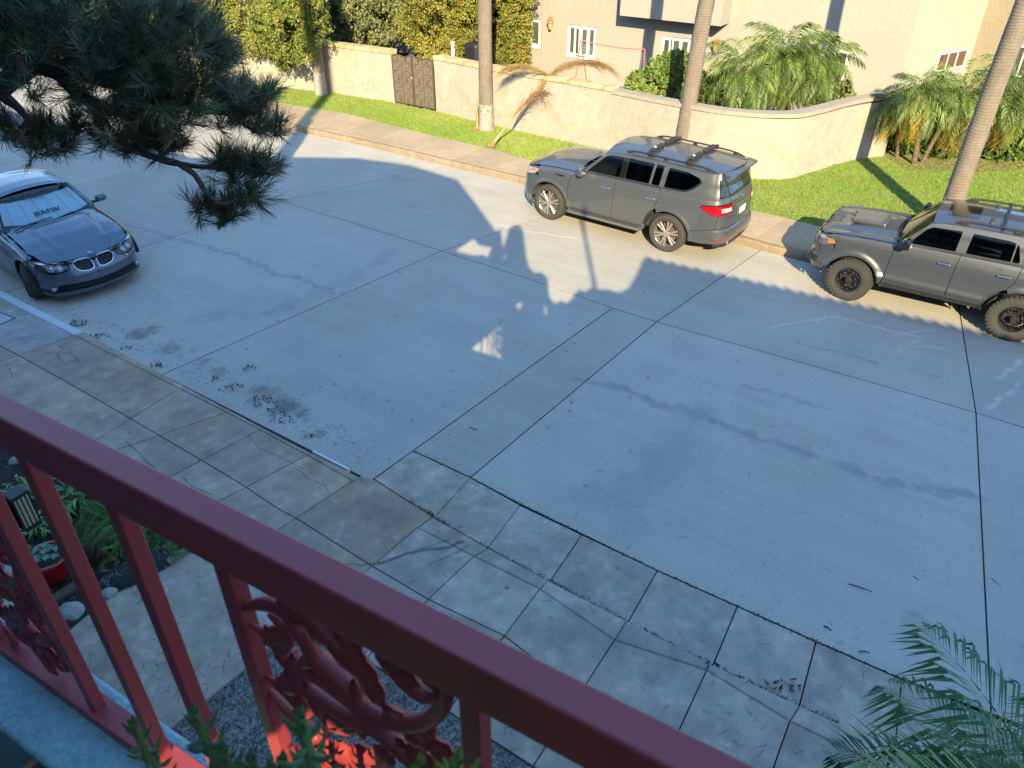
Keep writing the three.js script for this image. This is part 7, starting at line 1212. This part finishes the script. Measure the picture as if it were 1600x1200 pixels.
  const paleR = new THREE.MeshStandardMaterial({ map: rep(texture(256, (u, v) => scl([.40, .385, .34], .55 + .7 * pfbm(u, v, 9, 4, 341))), 3), roughness: .9, bumpMap: rep(grainBump, 3), bumpScale: .01 }), darkR = new THREE.MeshStandardMaterial({ map: rep(texture(512, (u, v) => { const a = pfbm(u, v, 5, 4, 343), b = pvn(u * 40 + 3 * a, v * 7, 40, 345), c = sstep(.62, .8, b) * sstep(.35, .6, a); return mix3(scl([.04, .038, .038], .5 + a), [.30, .27, .22], c * .8); }), 1.3), roughness: .9, bumpMap: rep(grainBump, 2), bumpScale: .03 });
  rock(112, 957, .16, .09, .12, paleR, 'pale angular rock at the foot of the teal wall', -.4); rock(170, 928, .10, .06, .08, paleR, 'small pale rock beside the walkway, between two balusters', .3); rock(258, 824, .1, .07, .07, paleR, 'pale rock under the top rail by the fern', .2); rock(100, 790, .05, .04, .05, paleR, 'little white stone among the strap leaves'); rock(24, 722, .08, .07, .06, paleR, 'grey stone at the back of the bed, left of the first baluster', .5);
  { const t = rock(222, 886, .5, .08, .22, darkR, 'large flat dark rock with pale streaks beside the walkway', .78, 'flat_rock', .1, 4); }
  { const a = G(82, 938, .14), b = G(135, 905, .14), t = thing('edging_log', 'short brown edging log below the red pot', 'log'); mesh('log', limb([a, a.clone().lerp(b, .5), b], [.06, .065, .06], 12, 6, .06), M(.10, .06, .05, .9), t); for (const e of [a, b]) { const g = new THREE.SphereGeometry(.058, 10, 8); g.translate(e.x, e.y, e.z); mesh('log_end', g, M(.13, .085, .065, .9), t); } }
  { const a = G(262, 880, .12), b = G(312, 846, .12), t = thing('edging_board', 'weathered pale edging board along the walkway beside the bed', 'board'); const L = a.distanceTo(b), g = bx(L, .05, .08, 0, 0, 0, .01); g.rotateY(-Math.atan2(b.z - a.z, b.x - a.x)); g.translate((a.x + b.x) / 2, .13, (a.z + b.z) / 2); mesh('board', g, M(.22, .19, .16, .9), t); }
}
// ---------------------------------------------------------------- feathery palm at the lower right
{
  const c = G(1672, 1325, 2.9), t = thing('date_palm', 'green feathery palm below the balcony at the lower right corner', 'palm', [c.x + .1, .08, c.z]), y0 = c.y - .08;
  mesh('trunk', limb([V(0, 0, 0), V(-.05, y0 * .5, 0), V(-.1, y0, 0)], [.11, .10, .12], 12, 10, .15), hairy, t);
  const gm = [M(.075, .17, .05, .4), M(.11, .22, .055, .4), M(.18, .27, .06, .45), M(.05, .12, .04, .4)], kinds = []; for (let i = 0; i < 5; i++) kinds.push(frond(1, .12 + .13 * i, .40, 400 + i, 34, .62));
  for (let i = 0; i < 38; i++) { const f = i / 38, el = lerp(.34, -.5, Math.pow(f, .85)), k = Math.min(4, Math.floor(f * 4.9)), s = rr(.92, 1.2), g = kinds[k].clone(); g.scale(s, s, s); g.rotateZ(rr(-.35, .35)); g.rotateX(-el + .3); g.rotateY(i * 2.39996 + rr(-.2, .2)); g.translate(-.1, y0 + (1 - f) * .1, 0); mesh('frond', g, gm[i % 4], t); }
}
// ---------------------------------------------------------------- pine boughs at the upper left
{
  const base = V(-6.6, .1, -5.4), t = thing('pine_tree', 'dark green pine whose boughs hang into the upper left', 'pine tree', [base.x, base.y, base.z]);
  const bark = new THREE.MeshStandardMaterial({ map: rep(texture(256, (u, v) => scl([.13, .105, .09], .4 + 1.1 * pfbm(u, v, 16, 4, 351))), 2), bumpMap: rep(grainBump, 2), bumpScale: .02, roughness: .95, side: THREE.DoubleSide });
  const pt = (x, y, d) => { const r = ray(x, y).normalize(); return camera.position.clone().addScaledVector(r, d).sub(base); };
  mesh('trunk', limb([V(0, -.1, 0), V(.1, 2.5, .05), V(-.05, 5, 0), V(.1, 8, -.1), V(.1, 10.5, 0)], [.26, .22, .19, .14, .05], 14, 8, .1), bark, t);
  const B = (pts, rad) => { mesh('bough', limb(pts, rad, 9, 6, .12), bark, t); return pts; };
  const L1 = B([V(0, 5.0, 0), pt(-120, 190, 6.6), pt(0, 135, 6.2), pt(70, 100, 6.0), pt(130, 150, 5.8), pt(190, 222, 5.6), pt(240, 245, 5.5), pt(290, 258, 5.4), pt(340, 262, 5.4), pt(385, 262, 5.4)], [.12, .09, .07, .06, .05, .036, .028, .022, .016, .008]);
  const L2 = B([pt(280, 256, 5.42), pt(305, 274, 5.35), pt(322, 300, 5.3), pt(345, 318, 5.3), pt(385, 308, 5.3)], [.02, .018, .016, .012, .006]);
  const L3 = B([pt(70, 100, 6.0), pt(150, 120, 5.9), pt(240, 150, 5.8), pt(310, 168, 5.7), pt(350, 175, 5.7), pt(385, 165, 5.7), pt(412, 140, 5.7)], [.06, .05, .04, .03, .022, .015, .006]);
  const L4 = B([pt(345, 172, 5.7), pt(375, 190, 5.7), pt(400, 205, 5.65), pt(425, 205, 5.6)], [.018, .015, .01, .005]);
  const L5 = B([V(0, 6.2, 0), pt(-80, 20, 6.4), pt(60, 20, 6.2), pt(180, 50, 6.0), pt(280, 60, 5.9), pt(340, 90, 5.9)], [.11, .08, .06, .04, .025, .008]);
  const L6 = B([V(0, 5.6, 0), pt(-60, 120, 6.6), pt(30, 170, 6.5), pt(60, 215, 6.4), pt(75, 235, 6.3)], [.08, .06, .04, .02, .008]);
  const L7 = B([pt(130, 150, 5.8), pt(190, 180, 5.7), pt(230, 205, 5.6), pt(260, 215, 5.6)], [.03, .025, .015, .006]);
  B([pt(30, 100, 6.1), pt(90, 120, 6.0), pt(125, 165, 5.9)], [.04, .03, .012]);
  for (const [a, b, c] of [[[40, 90], [100, 40], [160, 10]], [[160, 130], [230, 90], [300, 100]], [[120, 145], [160, 190], [170, 225]], [[230, 60], [250, 100], [290, 130]], [[355, 262], [365, 280], [362, 295]], [[345, 318], [335, 330], [320, 335]], [[345, 318], [352, 340], [350, 352]], [[395, 205], [408, 190], [418, 180]]]) B([pt(a[0], a[1], 5.8), pt(b[0], b[1], 5.7), pt(c[0], c[1], 5.65)].map(p => p), [.02, .014, .005]);
  // needle tufts
  const tuft = (n, L, sd) => { const sv = seed; seed = sd; const Q = []; for (let i = 0; i < n; i++) { const z = rr(-.05, .09), a = rr(0, 6.283), op = rr(.25, 1.25), d = V(Math.cos(a) * Math.sin(op), Math.sin(a) * Math.sin(op), Math.cos(op)), l = L * rr(.7, 1.15), o = V(0, 0, z), s = V(-Math.sin(a), Math.cos(a), 0).multiplyScalar(.0016), m = o.clone().addScaledVector(d, l * .6), e = o.clone().addScaledVector(d, l).add(V(0, 0, l * .12)); for (const v of [o.clone().add(s), o.clone().sub(s), m.clone().add(s), m.clone().add(s), o.clone().sub(s), m.clone().sub(s), m.clone().add(s), m.clone().sub(s), e]) Q.push(v.x, v.y, v.z); } seed = sv; return rawGeo(Q); };
  const blobs = [[40, 50, 85, 5], [140, 40, 85, 5], [230, 50, 75, 5], [295, 55, 55, 3], [330, 85, 26, 1], [60, 120, 50, 2], [150, 125, 70, 4], [240, 135, 62, 4], [305, 125, 45, 2], [345, 95, 22, .6], [20, 205, 30, 1.2], [58, 225, 30, 1.5], [75, 205, 26, 1], [100, 228, 22, .8], [118, 200, 24, .8], [190, 195, 40, 2], [240, 190, 42, 2], [290, 180, 34, 1.3], [165, 222, 24, .9], [200, 232, 20, .6], [225, 225, 24, .8], [345, 150, 28, 1.1], [380, 158, 34, 1.6], [412, 150, 22, .9], [408, 195, 24, .9], [430, 205, 16, .6], [366, 180, 24, .8], [345, 195, 16, .4], [255, 236, 18, .7], [275, 225, 14, .5], [345, 255, 22, .9], [385, 255, 26, 1.2], [420, 262, 20, .8], [362, 285, 13, .4], [335, 328, 16, .6], [362, 334, 20, .8], [398, 304, 18, .7], [345, 348, 13, .4], [380, 315, 14, .5], [312, 325, 12, .35], [10, 20, 60, 3], [-40, 80, 80, 4], [100, 85, 40, 1.4], [200, 100, 50, 2.4]];
  const lists = [[], [], [], []], per = 20;
  for (const [bx0, by0, r, wgt] of blobs) { const n = Math.round(per * wgt * (r >= 40 ? 1.3 : 1)); for (let i = 0; i < n; i++) { const a = rr(0, 6.28), q = Math.sqrt(rnd()), rf = r < 30 ? .5 : .74, x = bx0 + Math.cos(a) * q * r * rf, y = by0 + Math.sin(a) * q * r * rf; if (x > 50 && x < 100 && y > 92 && y < 150 && rnd() < .8) continue; if (Math.hypot(x - 95, y - 178) < 26 && rnd() < .75) continue; const d = lerp(6.1, 5.4, clamp(x / 400)) + rr(-.5, .5) * (r > 30 ? 1 : .3); lists[Math.floor(rnd() * 4)].push([x, y, d, Math.cos(a) * q, Math.sin(a) * q]); } }
  const nm = new THREE.MeshStandardMaterial({ color: 0xffffff, roughness: .55, side: THREE.DoubleSide }), m4 = new THREE.Matrix4(), q = new THREE.Quaternion(), c = new THREE.Color();
  lists.forEach((l, k) => {
    const im = new THREE.InstancedMesh(tuft(50, .105, 500 + k), nm, l.length);
    l.forEach(([x, y, d, ox, oy], i) => { const dir = V(ox * .8 + rr(-.5, .5) + .25, .55 - oy * .5 + rr(-.5, .5), rr(-.6, .6)).normalize(); q.setFromUnitVectors(V(0, 0, 1), dir); const s = rr(.7, 1.2); m4.compose(pt(x, y, d), q, V(s, s, s)); im.setMatrixAt(i, m4); const f = rr(.55, 1.7), old = rnd() < .12; c.setRGB((old ? .16 : .075) * f, (old ? .115 : .105) * f, (old ? .06 : .045) * f); im.setColorAt(i, c); });
    im.name = 'needles'; im.userData.kind = 'stuff'; im.castShadow = im.receiveShadow = true; t.add(im);
  });
}
// ---------------------------------------------------------------- litter on the ground
{
  const leafBit = (L, w, curl) => { const Q = [], n = 5; for (let i = 0; i < n; i++) { const f = i / n, g = (i + 1) / n, a = w * Math.sin(Math.PI * f), b = w * Math.sin(Math.PI * g), y = t => curl * L * Math.pow(t - .5, 2) * 2; Q.push(-a, y(f), f * L, a, y(f) + a * .5, f * L, -b, y(g), g * L, a, y(f) + a * .5, f * L, b, y(g) + b * .5, g * L, -b, y(g), g * L); } return rawGeo(Q); };
  const lb = [leafBit(.10, .022, 1), leafBit(.07, .018, 1.6), leafBit(.13, .014, .7)], lm = [M(.09, .06, .035, .9), M(.055, .04, .028, .9), M(.14, .095, .05, .9), M(.045, .04, .035, .9)];
  const clump = (px, py, n, r, label, h = 0) => { const p = G(px, py, h), t = thing('leaf_clump', label, 'dry leaves', [p.x, h + .006, p.z]); for (let i = 0; i < n; i++) { const o = mesh('leaf', lb[i % 3], lm[(i * 5 + px) % 4], t), a = rr(0, 6.28), q = Math.sqrt(rnd()) * r; o.position.set(Math.cos(a) * q * 1.3, rr(0, .035) * (1 - q / r / 1.2), Math.sin(a) * q * .7); o.rotation.set(rr(-.4, .4), rr(0, 6.28), rr(-.5, .5)); o.scale.setScalar(rr(.3, .75)); } };
  clump(390, 576, 16, .09, 'dark curled leaf clump lying alone on the road, right of the joint'); clump(362, 607, 22, .16, 'brown leaf litter on the road near the kerb, upper left of the row'); clump(408, 628, 30, .2, 'largest brown leaf litter heap on the road near the kerb'); clump(434, 643, 18, .14, 'thin brown leaf litter below the largest heap near the kerb'); clump(440, 657, 16, .14, 'faint brown leaf scraps nearest the kerb end'); clump(118, 506, 40, .2, 'long heap of dark leaves against the kerb below the coupe'); clump(156, 526, 20, .12, 'small dark leaf heap at the kerb edge, below the long one'); clump(246, 572, 18, .1, 'dark leaves and a twig at the kerb beside the road joint'); clump(198, 543, 12, .12, 'few dark leaves at the kerb, left of the road joint'); clump(330, 592, 10, .1, 'sparse leaf scraps right of the road joint by the kerb'); clump(1226, 1074, 26, .13, 'straw-brown tuft of debris on the apron near the lower right', .03); clump(672, 806, 12, .08, 'orange-brown leaf in the gutter where the kerb ends', .04); clump(1108, 1038, 14, .06, 'dark tuft of debris in the gutter joint', .05); clump(484, 683, 8, .06, 'small dark leaf pair near the kerb end');
  const stick = (a, b, r, label, h = 0) => { const A = G(a[0], a[1], h + r), Bp = G(b[0], b[1], h + r), t = thing('twig', label, 'twig', [A.x, A.y, A.z]); const e = Bp.clone().sub(A); mesh('stick', limb([V(0, 0, 0), e.clone().multiplyScalar(.5).add(V(rr(-.01, .01), .004, rr(-.01, .01))), e], [r * .6, r * .7, r * .3], 6, 4), lm[1], t); mesh('bud', (() => { const g = new THREE.SphereGeometry(r * .8, 6, 5); g.translate(e.x, e.y, e.z); return g; })(), lm[0], t); };
  stick([1326, 912], [1362, 924], .009, 'dark straight twig on the road left of the long joint'); stick([1287, 978], [1298, 984], .012, 'short thick twig on the road above the apron'); stick([1341, 1018], [1358, 1019], .010, 'pale brown husk on the road above the apron edge'); stick([732, 667], [746, 672], .007, 'small twig on the road between the two near joints'); stick([1548, 902], [1564, 917], .004, 'thin twig across the long joint at right'); stick([1474, 982], [1481, 987], .008, 'short dark twig left of the long joint'); stick([38, 538], [48, 541], .010, 'short dark twig on the pale near pavement slab'); stick([1427, 900], [1436, 906], .006, 'tiny dark twig on the open road near the right joint');
  // fine needles, seeds and grit: beyond counting
  const needle = rawGeo([-.0022, .002, 0, .0022, .002, 0, .004, .006, .09, .0022, .002, 0, .006, .006, .088, .004, .006, .09]), seedG = new THREE.TetrahedronGeometry(.011, 0); const pos = [];
  for (let i = 0; i < 900; i++) { const x = rr(100, 1500), y = rr(500, 1200); const near_ = y > 640 + (x - 560) * .5; if (!near_ && rnd() < .72) continue; pos.push([G(x, y, near_ ? .082 : .003), 0]); }
  for (let i = 0; i < 420; i++) { const p = G(rr(110, 420), rr(860, 1190), .107); pos.push([p, 0]); }
  for (let i = 0; i < 500; i++) { const f = rnd(), p = G(lerp(60, 560, f), lerp(487, 735, f), 0); pos.push([p.add(V(rr(.0, .5) * .6, .004, -rr(.05, .6))), rnd() < .5 ? 1 : 0]); }
  const lipPx = [[581, 749], [636, 784], [677, 811], [710, 832], [785, 872], [855, 910], [900, 933], [980, 975], [1107, 1040], [1200, 1083], [1307, 1134]];
  for (let i = 0; i < 900; i++) { const k = Math.floor(rr(1, 10)), f = rnd(), p = G(lerp(lipPx[k][0], lipPx[k + 1]?.[0] ?? lipPx[k][0], f), lerp(lipPx[k][1], lipPx[k + 1]?.[1] ?? lipPx[k][1], f), .036); pos.push([p.add(V(rr(-.01, .05), rr(0, .008), -rr(-.01, .05))), rnd() < .85 ? 1 : 0]); }
  for (let i = 0; i < 700; i++) { const a = [[645, 704], [735, 746], [812, 787], [905, 832], [1020, 888], [1152, 947], [1275, 1002], [1395, 1055], [1475, 1086]], k = Math.floor(rr(0, 8)), f = rnd(), p = G(lerp(a[k][0], a[k + 1][0], f), lerp(a[k][1], a[k + 1][1], f), .002); pos.push([p.add(V(rr(-.02, .02), .002, rr(-.02, .02))), 1]); }
  const sets = [pos.filter(p => !p[1]), pos.filter(p => p[1])], m4 = new THREE.Matrix4(), q = new THREE.Quaternion(), e = new THREE.Euler(), c = new THREE.Color();
  sets.forEach((s, k) => { const im = new THREE.InstancedMesh(k ? seedG : needle, new THREE.MeshStandardMaterial({ color: 0xffffff, roughness: .95, side: THREE.DoubleSide }), s.length); s.forEach(([p], i) => { e.set(0, rr(0, 6.28), 0); q.setFromEuler(e); const z = rr(.5, 1.3); m4.compose(p, q, V(z, k ? z * .5 : 1, z)); im.setMatrixAt(i, m4); const v = rr(.025, .10); c.setRGB(v * 1.1, v * .9, v * .7); im.setColorAt(i, c); }); im.name = k ? 'gutter_grit' : 'pine_needle_litter'; im.castShadow = im.receiveShadow = true; tag(im, k ? 'dark seeds and grit lying along the gutter and slab joints' : 'loose dry pine needles scattered over the pavement and road', k ? 'grit' : 'needle litter', null, 'stuff'); scene.add(im); });
  // a painted stretch of kerb edge and the water meter lid
  const wp = pl(.153, [490, 703.5], [520, 718.5], [546, 732]); { const inn = offsetPoly(wp, .028), g = slabGeo([...wp.map(p => p.clone().add(V(0, .002, 0))), ...inn.map(p => p.clone().add(V(0, .002, 0))).reverse()], 0, .06, .002); mesh('painted_edge', g, M(.72, .73, .74, .7), near); }
  const ml = G(-4, 497, .154), lid = thing('meter_lid', 'pale rounded utility lid set in the pavement at the left edge', 'utility lid', [ml.x, .150, ml.z], -.5); mesh('lid', (() => { const g = new RoundedBoxGeometry(.5, .014, .28, 3, .006); return g; })(), M(.42, .41, .39, .85), lid); mesh('lid_frame', (() => { const s = new THREE.Shape(); s.moveTo(-.29, -.17); s.lineTo(.29, -.17); s.lineTo(.29, .17); s.lineTo(-.29, .17); const h = new THREE.Path(); h.moveTo(-.255, -.145); h.lineTo(-.255, .145); h.lineTo(.255, .145); h.lineTo(.255, -.145); s.holes.push(h); const g = new THREE.ExtrudeGeometry(s, { depth: .008, bevelEnabled: false }); g.rotateX(-Math.PI / 2); return g; })(), M(.12, .12, .12, .7), lid);
}
renderer.render(scene, camera);
